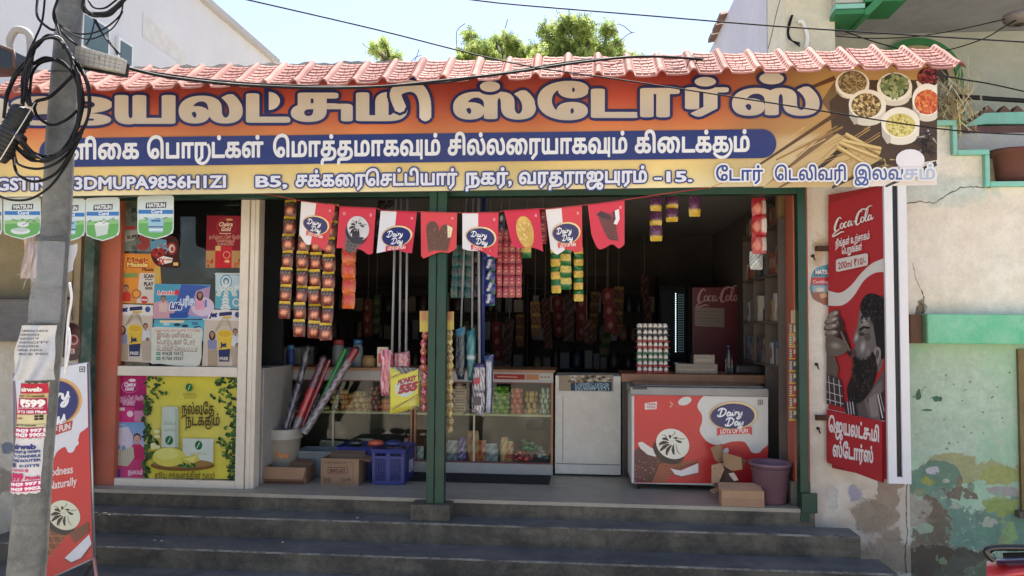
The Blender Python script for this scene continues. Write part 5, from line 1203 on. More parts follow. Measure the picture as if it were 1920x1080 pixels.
@D((206, 202, 86))
def d(a):
    def lf(x, y): a.ell(x, y, random.uniform(2.5, 6), random.uniform(1.6, 3), random.choice([(44, 76, 40), (60, 96, 46), (34, 60, 34), (96, 126, 56), (70, 108, 46)]), 6, random.random()*180)
    a.grad(275, 706, 446, 897, lambda x, y: (218-10*abs(x-350)/80, 204-8*abs(x-350)/80, 92-26*abs(y-800)/100), 4, 6)
    for i in range(400):
        y = random.uniform(706, 897); e = 12+9*sin(y*.07)+6*sin(y*.23)
        if random.random() < .45: x = 272+random.random()*(e+(22 if y < 740 else 0))
        else: x = 447-random.random()*(e+12+(14 if y < 760 else 0))
        lf(x, y)
    G_ = (22, 104, 66); a.ell(357, 726, 6.5, 7.5, G_, 16); a.line([(355, 731), (359, 722)], 1.6, (190, 210, 120)); a.text('GOKUL', 345, 372, 741, 4.5, (160, 150, 60), .02); a.text('SOAP', 347, 370, 747, 4, (170, 160, 66), .02)
    BR_ = (84, 66, 34); a.text('நல்லேத', 343, 404, 776, 14, BR_, .02); a.text('நடக்கும்', 350, 414, 797, 14, BR_, .02)
    a.poly([(307, 766), (310, 762), (334, 762), (337, 766), (337, 838), (305, 838)], (196, 206, 190)); a.poly([(331, 764), (336, 766), (336, 838), (331, 838)], (170, 184, 160)); a.text('GOKUL', 310, 334, 796, 6, (150, 170, 130), .02); a.text('SANTOL', 310, 334, 808, 5, (150, 170, 130), .02); a.ell(320, 825, 7.5, 8.5, G_, 16); a.line([(317, 830), (322, 820)], 1.6, (206, 214, 160))
    a.poly([(346, 821), (403, 822), (402, 866), (344, 864)], (206, 212, 196)); a.ell(375, 834, 7, 8.5, G_, 16); a.line([(372, 839), (377, 829)], 1.6, (206, 214, 160)); a.text('GOKUL', 360, 390, 852, 4.5, (170, 180, 120), .02)
    a.ell(345, 872, 60, 10, (120, 84, 40), 26); a.ell(345, 868, 56, 8, (150, 116, 60), 26); a.ell(320, 856, 31, 18, (216, 206, 90), 24); a.ell(316, 850, 22, 11, (226, 220, 120), 20); a.poly([(340, 858), (372, 850), (378, 862), (346, 876)], (206, 190, 80)); a.poly([(346, 860), (372, 853), (366, 866)], (222, 214, 120))
    for i in range(8): a.ell(340+i*4, 872+random.uniform(-3, 4), 5, 2, random.choice([(60, 120, 50), (40, 90, 44)]), 7, random.random()*90)
    for i in range(6): a.ell(288+random.random()*12, 800+random.random()*40, 6, 4, (222, 220, 160), 8)
    a.text('தூய சந்தனத்தின் நலம்', 293, 405, 896, 8, BR_, .01)
poster('poster', 'large yellow sandalwood soap poster framed by green leaves in the lower window pane', [(276, 705), (449, 707), (443, 898), (270, 897)], YP-.0003, d)

# ------------------------------------------------------------------ hanging shop pennants
def shield(x0_, x1_, y0_, y1_, sk=0):
    w_ = x1_-x0_; h_ = y1_-y0_
    P = [(.06, .02), (.5, 0), (.94, .0), (1, .04), (1, .76), (.97, .86), (.90, .88), (.80, .93), (.5, 1), (.22, .94), (.12, .90), (.03, .88), (0, .78), (0, .06)]
    return [(x0_+u*w_+sk*(v-.5)*w_, y0_+v*h_) for u, v in P]
def hats(x0_, x1_, y0_, y1_, kind):
    w_ = x1_-x0_; h_ = y1_-y0_; X = lambda u: x0_+u*w_; Y_ = lambda v: y0_+v*h_
    @D((212, 216, 212))
    def d(a):
        a.poly([(x0_+(x-x0_-w_/2)*.97+w_/2, y0_+(y-y0_-h_/2)*.97+h_/2) for x, y in shield(x0_, x1_, y0_, y1_)], (206, 220, 220))
        a.poly([(X(.03), Y_(.55)), (X(.97), Y_(.5)), (X(.97), Y_(.76)), (X(.9), Y_(.86)), (X(.8), Y_(.9)), (X(.5), Y_(.975)), (X(.22), Y_(.92)), (X(.05), Y_(.85)), (X(.03), Y_(.76))], (96, 166, 82))
        a.poly([(X(.03), Y_(.55)), (X(.97), Y_(.5)), (X(.97), Y_(.6)), (X(.03), Y_(.64))], (140, 190, 120))
        a.poly([(X(.24), Y_(.17)), (X(.80), Y_(.15)), (X(.79), Y_(.28)), (X(.22), Y_(.30))], (36, 44, 80)); a.text('HATSUN', X(.27), X(.76), Y_(.27), h_*.085, (226, 228, 230), .05, slope=-.02)
        a.rect(X(.03), Y_(.33), X(.98), Y_(.42), (44, 116, 186)); a.text('Curd', X(.38), X(.68), Y_(.405), h_*.07, (230, 232, 234), .04)
        if kind == 0:
            a.poly([(X(.28), Y_(.50)), (X(.74), Y_(.50)), (X(.70), Y_(.84)), (X(.32), Y_(.84))], (150, 190, 206)); a.ell(X(.51), Y_(.50), w_*.24, h_*.03, (196, 214, 220), 16); a.rect(X(.31), Y_(.70), X(.71), Y_(.73), (60, 90, 130)); a.rect(X(.38), Y_(.55), X(.64), Y_(.60), (60, 110, 160)); a.rect(X(.32), Y_(.76), X(.70), Y_(.80), (220, 226, 226))
        elif kind == 1:
            a.ell(X(.45), Y_(.80), w_*.26, h_*.08, (214, 222, 220), 18); a.ell(X(.45), Y_(.77), w_*.2, h_*.05, (190, 200, 196), 16); a.ell(X(.52), Y_(.64), w_*.16, h_*.07, (220, 224, 220), 14); a.line([(X(.5), Y_(.66)), (X(.95), Y_(.46))], w_*.03, (170, 176, 176))
        else:
            a.poly([(X(.26), Y_(.62)), (X(.7), Y_(.55)), (X(.64), Y_(.84)), (X(.32), Y_(.9))], (196, 210, 200)); a.ell(X(.48), Y_(.6), w_*.22, h_*.05, (222, 226, 222), 14, -10); a.line([(X(.5), Y_(.6)), (X(.85), Y_(.46))], w_*.03, (150, 160, 160))
        for i in range(8): a.ell(X(random.uniform(.08, .9)), Y_(random.uniform(.5, .58)), w_*.05, h_*.012, (80, 130, 80), 6)
    return d
for lab, q, kd in [('white and green curd pennant with a tub of curd, over the window glass', (258, 325, 366, 449), 0), ('white and green curd pennant with a spoon and cup, beside the orange pillar', (160, 225, 370, 452), 2),
                   ('curd pennant half hidden behind the right side of the leaning pole', (98, 159, 372, 453), 0), ('curd pennant with a bowl and spoon left of the leaning pole', (8, 76, 370, 449), 1), ('curd pennant cut by the left edge of the view', (-62, 4, 371, 450), 1)]:
    o = poster('pennant', lab, shield(*q), -.40-.004*(q[0] % 3), hats(*q, kd), 'pennant', GLOSSP, 'curd pennants hanging under the shop banner')
    o.rotation_euler = (random.uniform(-.02, .02), 0, random.uniform(-.05, .05))
b = MB(); b.tube([W(*q, -.40) for q in spline([(-60, 370), (40, 373), (130, 371), (190, 372), (258, 368), (330, 364)], 3)], .002, 5); tag(b.build('string', mat('thin_string', (150, 146, 136), rough=.8)), 'thin string that carries the curd pennants under the banner', 'string')

# ------------------------------------------------------------------ bunting of red and white flags
YFg = -.35
flags = [  # corners: TL TR, then bottom outline left to right, kind
 ((565, 377), (629, 384), [(557, 437), (570, 457), (588, 456), (604, 469), (610, 458)], 'logo', 'first red and white pennant of the bunting from the left, with oval badge'),
 ((637, 387), (705, 390), [(631, 465), (654, 466), (676, 468), (690, 477), (699, 475)], 'cone', 'red pennant of the bunting printed with a grey swirl ice cream cone'),
 ((714, 394), (782, 397), [(709, 476), (726, 472), (745, 468), (760, 474), (775, 476)], 'logo', 'second red and white badge pennant of the bunting'),
 ((789, 397), (857, 399), [(787, 478), (790, 484), (822, 472), (840, 473), (854, 464)], 'bars', 'red pennant of the bunting printed with two chocolate ice bars'),
 ((867, 399), (935, 398), [(867, 466), (880, 470), (902, 471), (918, 479), (933, 484)], 'logo', 'red and white badge pennant right of the centre post'),
 ((945, 395), (1011, 391), [(962, 463), (978, 467), (995, 465), (1008, 468), (1019, 473)], 'mango', 'red pennant of the bunting printed with a yellow mango bar'),
 ((1023, 392), (1091, 385), [(1032, 466), (1044, 476), (1063, 466), (1078, 472), (1092, 470)], 'logo', 'red and white badge pennant nearest the right end of the bunting'),
 ((1102, 384), (1171, 375), [(1109, 440), (1122, 467), (1147, 458), (1160, 466), (1171, 458)], 'choc', 'last red pennant of the bunting, printed with a chocolate cone')]
G_BUNT = 'ice cream pennants of the bunting'
for i, (tl, tr, bt, kd, lab) in enumerate(flags):
    bl_, br_ = np.array(bt[0]), np.array(bt[-1]); tl, tr = np.array(tl, float), np.array(tr, float)
    def m(x, y, h, tl=tl, tr=tr, bl_=bl_, br_=br_, i=i):   # local 0..100 x 0..100(bottom row)
        u, v = x/100, y/100; p = (tl*(1-u)+tr*u)*(1-v)+(bl_*(1-u)+br_*u)*v
        return W(p[0], p[1], YFg)+np.array([0, -h*1.0-.0022*sin(u*5+i*1.7)*v-.05*v*((i % 3)-1), 0])
    def inv(p):                                        # approximate inverse for outline points
        u, v = .5, .9
        for _ in range(12):
            q = (tl*(1-u)+tr*u)*(1-v)+(bl_*(1-u)+br_*u)*v; du = (tr-tl)*(1-v)+(br_-bl_)*v; dv = (bl_*(1-u)+br_*u)-(tl*(1-u)+tr*u)
            s_ = np.linalg.solve(np.stack([du, dv], 1), np.array(p, float)-q); u += s_[0]; v += s_[1]
        return (u*100, v*100)
    a = Art(m, .0003); a.k = 0
    B_ = [inv(p) for p in bt]; nx = 16
    ub = np.linspace(0, 100, nx+1); B2 = spline(B_, 4); bx = [q[0] for q in B2]; by_ = [q[1] for q in B2]; vb = np.interp(ub, bx, by_)
    def flagcol(u): return (222, 220, 222) if (kd == 'logo' and u < 46) else (208, 46, 66)
    P = []; F = []; C_ = []
    for c_ in range(nx):
        for r_ in range(8):
            q = []
            for (cc_, rr) in ((c_, r_), (c_+1, r_), (c_+1, r_+1), (c_, r_+1)): q.append((ub[cc_], vb[cc_]*rr/8))
            n_ = len(P); P += q; F.append((n_, n_+1, n_+2, n_+3)); C_.append(lin(flagcol((ub[c_]+ub[c_+1])/2)))
    a.smooth = True; a.add([m(x, y, 0) for x, y in P], F, C_); a.smooth = False; a.k = 12
    if kd == 'logo': dd_logo(a, 52, 60, 41, -4, wt=2.5)
    elif kd == 'cone': swirl_cone(a, 56, 48, 31, 112, 62, (206, 204, 204), True); vegmark(a, 12, 14, 6, (230, 190, 196))
    elif kd == 'bars': choc_bar(a, 34, 58, 34, 72, -6); choc_bar(a, 66, 66, 34, 68, 14, True)
    elif kd == 'mango':
        a.ell(50, 58, 27, 42, (196, 150, 60), 24, 3); a.ell(49, 57, 25, 39, (226, 184, 92), 24, 3)
        for q in range(9): a.line([(30+q*5, 26+(q % 3)*4), (34+q*4, 92-(q % 2)*6)], 1.3, (186, 140, 60))
        for q in range(14): a.ell(random.uniform(32, 66), random.uniform(26, 88), 5, 3, random.choice([(236, 204, 120), (206, 164, 76)]), 7, random.random()*90)
    else:
        a.poly([(26, 40), (40, 26), (60, 30), (74, 50), (82, 96), (54, 100), (40, 80)], (110, 58, 50)); a.poly([(20, 34), (34, 22), (60, 36), (62, 48), (40, 44)], (70, 40, 40))
        for q in range(7): a.line([(34+q*2, 46+q*8), (66+q*2, 54+q*7)], 1.4, (74, 40, 36)); a.line([(36+q*6, 46), (50+q*5, 94)], 1.2, (140, 80, 66))
        a.poly([(72, 24), (84, 20), (86, 44), (78, 58), (68, 56), (75, 44)], (230, 226, 224)); a.poly([(66, 26), (73, 24), (74, 42), (68, 50)], (90, 50, 44))
    vegmark(a, 86, 14, 5, (240, 200, 206)); a.line([(0, 1.0), (100, 1.0)], 2.2, (150, 30, 44))
    o = a.build('bunting_pennant', GLOSSP); lo = W(tl[0], tl[1], YFg); co = np.zeros(len(o.data.vertices)*3); o.data.vertices.foreach_get('co', co); o.data.vertices.foreach_set('co', (co.reshape(-1, 3)-lo).ravel()); o.location = tuple(lo)
    tag(o, lab, 'pennant', G_BUNT)
tops = [(480, 362), (530, 369)]+[p for f in flags for p in (f[0], f[1])]+[(1240, 364), (1330, 352)]
b = MB(); b.tube([W(x, y, YFg) for x, y in tops], .004, 6); tag(b.build('string', mat('red_tape', (168, 40, 52), rough=.6)), 'red tape string carrying the ice cream pennants across the opening', 'string')
# round stickers on both side walls
def oval_sticker(label, px, Y, kind):
    @D((90, 150, 170) if kind else (60, 24, 26))
    def d(a):
        if kind:
            a.poly([(1521, 520), (1558, 520), (1558, 534), (1520, 534)], (196, 56, 60)); a.text('Cooking', 1524, 1553, 531, 6, (226, 200, 196), .02); a.poly([(1527, 506), (1560, 504), (1560, 515), (1527, 517)], (26, 32, 60)); a.text('HATSUN', 1529, 1562, 514, 8, (230, 230, 232), .06)
            a.poly([(1520, 545), (1560, 545), (1560, 570), (1545, 572), (1524, 560)], (150, 90, 70)); a.rect(1524, 536, 1558, 548, (150, 170, 176)); a.ell(1538, 543, 8, 4, (210, 200, 186), 12); a.poly([(1536, 552), (1548, 548), (1552, 556), (1540, 560)], (206, 160, 120))
        else:
            a.ell(137, 640, 12, 14, (120, 34, 40), 18); a.ell(138, 637, 9, 10, (190, 150, 146), 16); a.ell(138, 637, 6, 7, (120, 30, 36), 14); a.rect(127, 654, 140, 663, (206, 190, 180)); a.text('5X', 128, 138, 662, 6, (170, 30, 40), .05); a.ell(142, 622, 8, 6, (90, 50, 50), 12)
    poster('sticker', label, px, Y, d, 'sticker', GLOSSP)
oval_sticker('oval blue and red dairy sticker on the cream pier, partly behind the cola sign', spline([(1522, 515), (1530, 503), (1548, 497), (1560, 497), (1562, 540), (1560, 575), (1545, 571), (1524, 560), (1518, 540)], 3), -.004, 1)
oval_sticker('dark red round cornered sticker on the wall beside the leaning pole', spline([(118, 612), (128, 606), (142, 608), (150, 620), (151, 650), (146, 672), (128, 676), (116, 668)], 3), -.012, 0)
# ------------------------------------------------------------------ glass counters and cupboards
WOOD = mat('counter_wood', (168, 118, 82), rough=.5, var=.3, vs=6, dirt=.3, dcol='6a4a34')
LAM = mat('cream_laminate', (176, 172, 164), rough=.5, var=.2, vs=3, dirt=.45, dcol='82786a', ds=3)
DKIN = mat('case_inside', (96, 84, 70), rough=.8, var=.3, vs=4)
YC = 1.0
zc = lambda py, px=900: W(px, py, YC)[2]; xc = lambda px: W(px, 790, YC)[0]
ZT = zc(692); 
def glass_case(label, pa, pb):
    t = thing('glass_counter', label, 'glass counter', (xc((pa+pb)/2), YC, 0)); xa, xb = xc(pa), xc(pb)
    b = MB(); b.box(xa-.02, xb+.02, YC-.03, YC+.55, ZT-.025, ZT); b.build('counter_top', WOOD, t, bevel=.004)
    b = MB(); b.box(xa, xb, YC, YC+.02, zc(716), ZT-.026); b.build('front_panel', LAM, t)
    b = MB(); b.box(xa, xb, YC-.005, YC+.5, .0, zc(868)); b.build('base', LAM, t, bevel=.004)
    b = MB(); b.box(xa+.02, xb-.02, YC+.02, YC+.45, zc(780), zc(776)); b.build('shelf', mat('shelf_edge', (206, 196, 150), rough=.5), t)
    b = MB(); b.box(xa, xb, YC+.48, YC+.5, zc(868)+.001, zc(716)); b.build('back_panel', DKIN, t)
    for x in (xa, xb-.022): b = MB(); b.box(x, x+.022, YC+.0, YC+.479, zc(868)+.001, zc(716)-.001); b.build('side_panel', WOOD, t)
    b = MB(); b.box(xa+.023, xb-.023, YC+.012, YC+.016, zc(868)+.002, zc(716)-.001); b.build('glass_pane', gm, t)
    mx = xa+(xb-xa)*(.42 if pa < 700 else .43); b = MB(); b.box(mx, mx+.018, YC+.0, YC+.011, zc(868)+.002, zc(778)); b.build('glass_divider', mat('divider', (196, 186, 160), rough=.5), t)
    for u_, v_ in ((zc(868)+.002, zc(868)+.014), (zc(716)-.012, zc(716)-.002)): b = MB(); b.box(xa+.022, xb-.022, YC-.004, YC+.011, u_, v_); b.build('glass_rail', mat('red_brown_rail', (120, 66, 56), rough=.6), t)
    return xa, xb
ca = glass_case('long glass fronted counter full of snacks left of the green post', 516, 773)
cb = glass_case('glass fronted counter right of the green post with chips and sweets', 776, 1037)
b = MB(); b.box(xc(955), xc(1030), YC-.004, YC-.001, zc(712), zc(700)); 
a = Art(pmap(YC-.0015)); a.poly([(926, 701), (984, 702), (984, 712), (926, 711)], (150, 50, 44)); a.poly([(986, 702), (1010, 702), (1010, 712), (986, 712)], (176, 120, 84)); a.poly([(1012, 702), (1032, 702), (1032, 712), (1012, 712)], (186, 178, 160)); [a.ell(x_, 707, 2.5, 2.5, (150, 130, 110), 8) for x_ in (1016, 1023, 1029)]; a.line([(932, 706), (970, 707)], 2, (196, 150, 130)); o = a.build('label_strip', PAPER); tag(o, 'faded red and cream label strip along the top of the right glass case', 'label')
t = thing('white_cupboard', 'off white cupboard door panel between the glass counter and the freezer', 'cupboard', (xc(1100), YC, 0))
b = MB(); b.box(xc(1041), xc(1164), YC-.01, YC+.5, .02, zc(702)); b.build('cupboard_door', mat('off_white_laminate', (214, 208, 194), rough=.6, var=.2, vs=3, dirt=.4, dcol='9a8c78', ds=3), t, bevel=.004)
b = MB(); b.box(xc(1043), xc(1162), YC-.013, YC-.0101, zc(866), zc(864.5)); b.box(xc(1055), xc(1056), YC-.013, YC-.0101, zc(862), zc(740)); b.build('panel_groove', mat('groove_grey', (110, 106, 98)), t)
@D((150, 136, 112))
def d(a):
    a.poly([(1070, 718), (1147, 716), (1147, 733), (1070, 732)], (36, 68, 84)); [a.text(t_, 1078, 1142, y, 3.6, (160, 180, 186), .01) for t_, y in [('பண்டிைக', 722.5), ('வாழ்த்துக்கள்', 727), ('நன்றி', 731.5)]]
    for i in range(30): a.ell(random.uniform(1050, 1148), random.uniform(704, 716), 4, 2.4, random.choice([(70, 60, 50), (186, 176, 160), (110, 90, 66)]), 7)
poster('poster', 'torn old notice with a dark blue band stuck on top of the white cupboard', [(1048, 704), (1150, 703), (1150, 734), (1048, 733)], YC-.016, d, 'notice')
t = thing('right_counter', 'long wooden topped counter behind the freezer carrying the egg trays', 'counter', (xc(1320), YC, 0))
b = MB(); b.box(xc(1165), xc(1486), YC-.03, YC+.6, zc(712), zc(697)); b.build('counter_top', WOOD, t, bevel=.004)
b = MB(); b.box(xc(1167), xc(1482), YC+.02, YC+.55, 0, zc(712)-.001); b.build('counter_body', mat('grey_green_body', (84, 92, 90), rough=.6, var=.3, dirt=.4), t)
b = MB(); b.box(xc(1169), xc(1184), YC+.0, YC+.019, zc(890), zc(716)); b.build('dark_panel', mat('dark_brown_panel', (54, 38, 30), rough=.4), t)
t = thing('side_counter', 'pale white painted partition and counter at the left inside the opening', 'counter', (xc(500), YC-.4, 0))
b = MB(); b.box(W(479, 800, .5)[0], W(513, 800, .5)[0], .25, .95, 0, W(500, 690, .3)[2]); b.build('low_cabinet', LAM, t, bevel=.006)
b = MB(); b.box(W(470, 680, 1.3)[0], W(545, 680, 1.3)[0], 1.56, 2.0, 0, W(510, 652, 1.56)[2]); b.build('tall_cabinet', LAM, t, bevel=.006)
b = MB(); b.box(W(735, 905, .7)[0], W(1031, 905, .7)[0], .55, .92, .002, .014); tag(b.build('rubber_mat', mat('black_rubber', (24, 24, 24), rough=.9, bump=.6, bs=120)), 'black ribbed rubber mat on the floor at the foot of the glass counter', 'mat')

# ------------------------------------------------------------------ packets
FOIL = mat('foil_packet', None, rough=.28, var=.2, vs=30, bump=.7, bs=45, spec=.7)
CARD = mat('cardboard', (146, 112, 84), rough=.85, var=.18, vs=5, dirt=.2, bump=.1)
PLAST = mat('coloured_plastic', None, rough=.4, var=.12, vs=8, spec=.5)
WRAP = mat('plastic_wrap', None, rough=.25, var=.2, vs=40, bump=.4, bs=40, spec=.8)
def sachet(fn, w=1.0, h=1.0, th=.12, crimp=.06, nx=8, ny=10):
    """pillow packet, base centre at 0, front towards -Y; fn(u, v) is the print, v from bottom to top"""
    b = MB()
    def pt(u, v, s_):
        e = max(0, 1-abs(2*u-1)**3)*max(0, sin(pi*min(1, max(0, (v-crimp)/(1-2*crimp)))))**.6
        k = .84+.16*sin(pi*v)**.55
        return ((u-.5)*w*k, s_*(-th/2*e*(1+.18*sin(u*17+v*11))-.002), v*h+.008*h*sin(u*29)*(v in (0, 1)))
    b.grid(nx, ny, lambda u, v: pt(u, v, 1), fn); b.grid(nx, ny, lambda u, v: pt(1-u, v, -1), lambda u, v: (150, 150, 152))
    return b
def chips(main, band, blob, dark=(40, 30, 28)):
    def f(u, v):
        if v > .88: return band
        if v > .70: return dark if abs(u-.5) > .1 else shade(dark, 2.2)
        if v > .60: return shade(dark, 1.6) if (int(u*9)) % 2 else (150, 140, 120)
        k = (u-.5)**2/.10+(v-.36)**2/.05
        if k < .35: return shade(blob, 1.25)
        if k < 1: return blob if (int(u*16+v*21)) % 3 else shade(blob, .7)
        return main
    return f
PK = {'cola_chips': chips((112, 50, 40), (232, 192, 48), (206, 128, 98)), 'orange': lambda u, v: (216, 106, 44) if v < .28 or v > .84 else ((206, 70, 56) if (u-.5)**2+(v-.55)**2 < .08 else (196, 90, 60)),
      'purple': lambda u, v: (214, 180, 60) if v < .35 else ((60, 36, 66) if (int(u*8+v*9)) % 3 else (150, 80, 130)), 'redp': lambda u, v: (176, 38, 50) if v > .8 or v < .15 else ((206, 120, 90) if (u-.35)**2+(v-.45)**2 < .07 else (166, 44, 52) if u < .75 else (206, 190, 180)),
      'silver': lambda u, v: (196, 196, 190) if (int(u*7+v*11)) % 2 else (130, 132, 130), 'coffee': lambda u, v: (28, 106, 50) if v > .55 else ((206, 160, 60) if v > .2 else (214, 190, 80)), 'coffee2': lambda u, v: (34, 110, 54) if v < .45 else (206, 186, 90),
      'teal': lambda u, v: (34, 96, 92) if (u-.5)**2+(v-.5)**2 > .06 else (110, 80, 80), 'blue': lambda u, v: (206, 206, 210) if (u-.4-.2*v)**2 < .012 and v > .2 else ((120, 110, 170) if (u-.55)**2+(v-.6)**2 < .03 else ((50, 120, 70) if v < .2 and u > .6 else (34, 48, 116))),
      'shampoo': lambda u, v: (206, 150, 130) if (u-.5)**2/.06+(v-.45)**2/.12 < 1 and int(v*12) % 2 else ((160, 44, 54) if v < .88 else (120, 28, 38)), 'dark': lambda u, v: (40, 30, 28) if v > .8 or (int(u*5)*7+int(v*7)*3) % 5 else (74, 56, 48), 'dark2': lambda u, v: (54, 30, 30) if v < .2 or (int(u*6)*5+int(v*6)*3) % 4 else (80, 62, 50),
      'bw': lambda u, v: (40, 38, 44) if (u-.5)**2+(v-.5)**2 > .05 else (196, 196, 196), 'darkteal': lambda u, v: (30, 40, 50) if (int(u*8+v*6)) % 3 else (60, 90, 100)}
_pm = {}
DULLP = mat('dull_packet', None, rough=.8, var=.3, vs=20, spec=.15)
def strip(label, px, py0, n, pitch, wpx, kind, Y, group, drift=0.0, th=.055, cols=1, name='packet_strip', hang=True, cat='packets'):
    """vertical chain of n packets hanging down from photo point (px, py0)"""
    k = px2m(Y); top = W(px, py0, Y); w, h = wpx*k, pitch*k
    t = thing(name, label, cat, top, group)
    key = (kind, round(w, 3), round(h, 3), th, Y > 2)
    if key not in _pm:
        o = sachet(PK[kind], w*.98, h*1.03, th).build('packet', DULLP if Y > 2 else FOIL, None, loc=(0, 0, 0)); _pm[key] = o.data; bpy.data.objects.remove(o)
    for i in range(n):
        for c_ in range(cols):
            o = bpy.data.objects.new('packet', _pm[key]); COL.objects.link(o); o.parent = t
            o.location = (drift*k*(i+.5)/n+(c_-(cols-1)/2)*w*1.02+random.uniform(-.002, .002), random.uniform(-.006, .006), -(i+1)*h); o.rotation_euler = (random.uniform(-.14, .14), random.uniform(-.05, .05), random.uniform(-.3, .3) if cols == 1 else random.uniform(-.05, .05))
    if hang:
        b = MB(); L_ = max(.05, 2.70-top[2]) if top[2] < 2.7 else .05
        b.tube([(0, 0, -.01), (0.003, 0, L_/2), (0, 0, L_)], .0025, 5); q = b.build('hanging_cord', mat('cord', (120, 110, 96), rough=.9), t, loc=(0, 0, 0))
    return t
g = 'hanging strips of snack packets'
strip('leftmost brown and yellow chips strip hanging beside the display window', 546, 375, 7, 33, 25, 'cola_chips', .05, g, -10)
strip('second brown and yellow chips strip from the display window, ending in a torn silver edge', 572, 408, 7, 33, 25, 'cola_chips', .03, g, -8)
strip('third brown and yellow chips strip from the display window', 594, 442, 6, 33, 26, 'cola_chips', .06, g, -2)
strip('fourth brown and yellow chips strip, partly behind the first bunting pennants', 623, 382, 8, 33, 26, 'cola_chips', .02, g, -8)
strip('short orange packet strip below the red cone pennant', 655, 464, 4, 29.5, 28, 'orange', .04, g, 0)
strip('purple and yellow packet strip of three packets right of the bunting', 1230, 368, 3, 28, 24, 'purple', .2, g)
strip('shorter purple and yellow strip of two packets next to the longer one', 1260, 368, 2, 24, 24, 'purple', .25, g)
strip('single purple and yellow packet hanging apart near the middle of the right opening', 1302, 368, 1, 38, 24, 'purple', .3, g)
strip('red noodle packet strip hanging near the right orange jamb', 1423, 372, 3, 34, 28, 'redp', .1, g)
strip('loose silver packet below the red noodle strip', 1418, 472, 1, 33, 25, 'silver', .1, None, hang=False, name='foil_packet', cat='packet')
g = 'green and yellow coffee packet strips'
strip('green and yellow packet strip on the left of three under the badge pennant', 1041, 450, 4, 25, 20, 'coffee', .1, g, 3)
strip('green and yellow packet strip in the middle of three under the badge pennant', 1061, 455, 4, 22, 22, 'coffee2', .08, g, 0)
strip('longest green and yellow packet strip, on the right of three under the badge pennant', 1085, 455, 5, 22, 19, 'coffee', .12, g, 0)
strip('single green packet below the mango pennant', 987, 460, 1, 24, 20, 'coffee2', .1, None, name='green_packet', cat='packet')
g = 'hanging shampoo and soap strips'
strip('blue soap packet strip right of the blue mop pole', 919, 400, 8, 22, 24, 'blue', .1, g)
strip('wide red shampoo sachet sheet hanging beside the blue soap strip', 955, 430, 6, 21.5, 12, 'shampoo', .14, g, 0, .012, 4)
strip('teal sachet strip behind the two thin mop poles', 868, 460, 5, 20, 13, 'teal', .2, g, -3, .014, 3)
strip('dark brown sachet strip beside the teal sachets', 893, 470, 4, 22, 12, 'dark2', .24, g, 0, .014, 1)
strip('black and white packet strip between the badge pennant and mango pennant', 940, 398, 2, 24, 14, 'bw', .16, g, 0, .014, 1)
strip('small red packet strip between mango pennant and the last badge pennant', 1018, 392, 3, 22, 16, 'shampoo', .2, g, 0, .014, 1)
strip('dark packet strip hanging high behind the second badge pennant', 724, 376, 4, 24, 18, 'dark', .3, g, 0, .02, 2)
# dim strips far inside
g = 'dim packet strips hanging deep in the shop'
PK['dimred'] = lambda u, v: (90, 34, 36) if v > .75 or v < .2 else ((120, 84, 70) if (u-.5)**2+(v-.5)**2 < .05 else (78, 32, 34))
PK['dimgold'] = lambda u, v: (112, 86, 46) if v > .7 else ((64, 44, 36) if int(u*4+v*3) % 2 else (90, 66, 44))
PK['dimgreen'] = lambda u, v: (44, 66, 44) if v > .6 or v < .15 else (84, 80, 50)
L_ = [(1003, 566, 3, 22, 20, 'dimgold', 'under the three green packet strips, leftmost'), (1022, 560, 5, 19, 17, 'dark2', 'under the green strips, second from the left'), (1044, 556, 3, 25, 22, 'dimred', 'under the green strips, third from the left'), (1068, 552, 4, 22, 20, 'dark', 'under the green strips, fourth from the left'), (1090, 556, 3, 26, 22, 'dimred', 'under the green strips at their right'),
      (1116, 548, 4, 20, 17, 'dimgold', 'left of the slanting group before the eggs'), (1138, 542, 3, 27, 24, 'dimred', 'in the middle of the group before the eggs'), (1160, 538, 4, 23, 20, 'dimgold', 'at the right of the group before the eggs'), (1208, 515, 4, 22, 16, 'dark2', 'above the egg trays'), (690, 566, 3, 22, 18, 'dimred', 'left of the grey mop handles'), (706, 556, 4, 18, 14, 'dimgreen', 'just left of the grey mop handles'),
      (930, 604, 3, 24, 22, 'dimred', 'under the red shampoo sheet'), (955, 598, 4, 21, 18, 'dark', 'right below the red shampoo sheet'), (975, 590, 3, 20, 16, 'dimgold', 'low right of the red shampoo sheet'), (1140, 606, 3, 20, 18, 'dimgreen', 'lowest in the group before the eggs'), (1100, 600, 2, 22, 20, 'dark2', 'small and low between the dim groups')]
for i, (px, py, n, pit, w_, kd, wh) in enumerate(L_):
    strip('dim packet strip deep in the shop, '+wh, px, py, n, pit, w_, kd, 2.2+.35*(i % 3), g, random.uniform(-8, 8), .04)

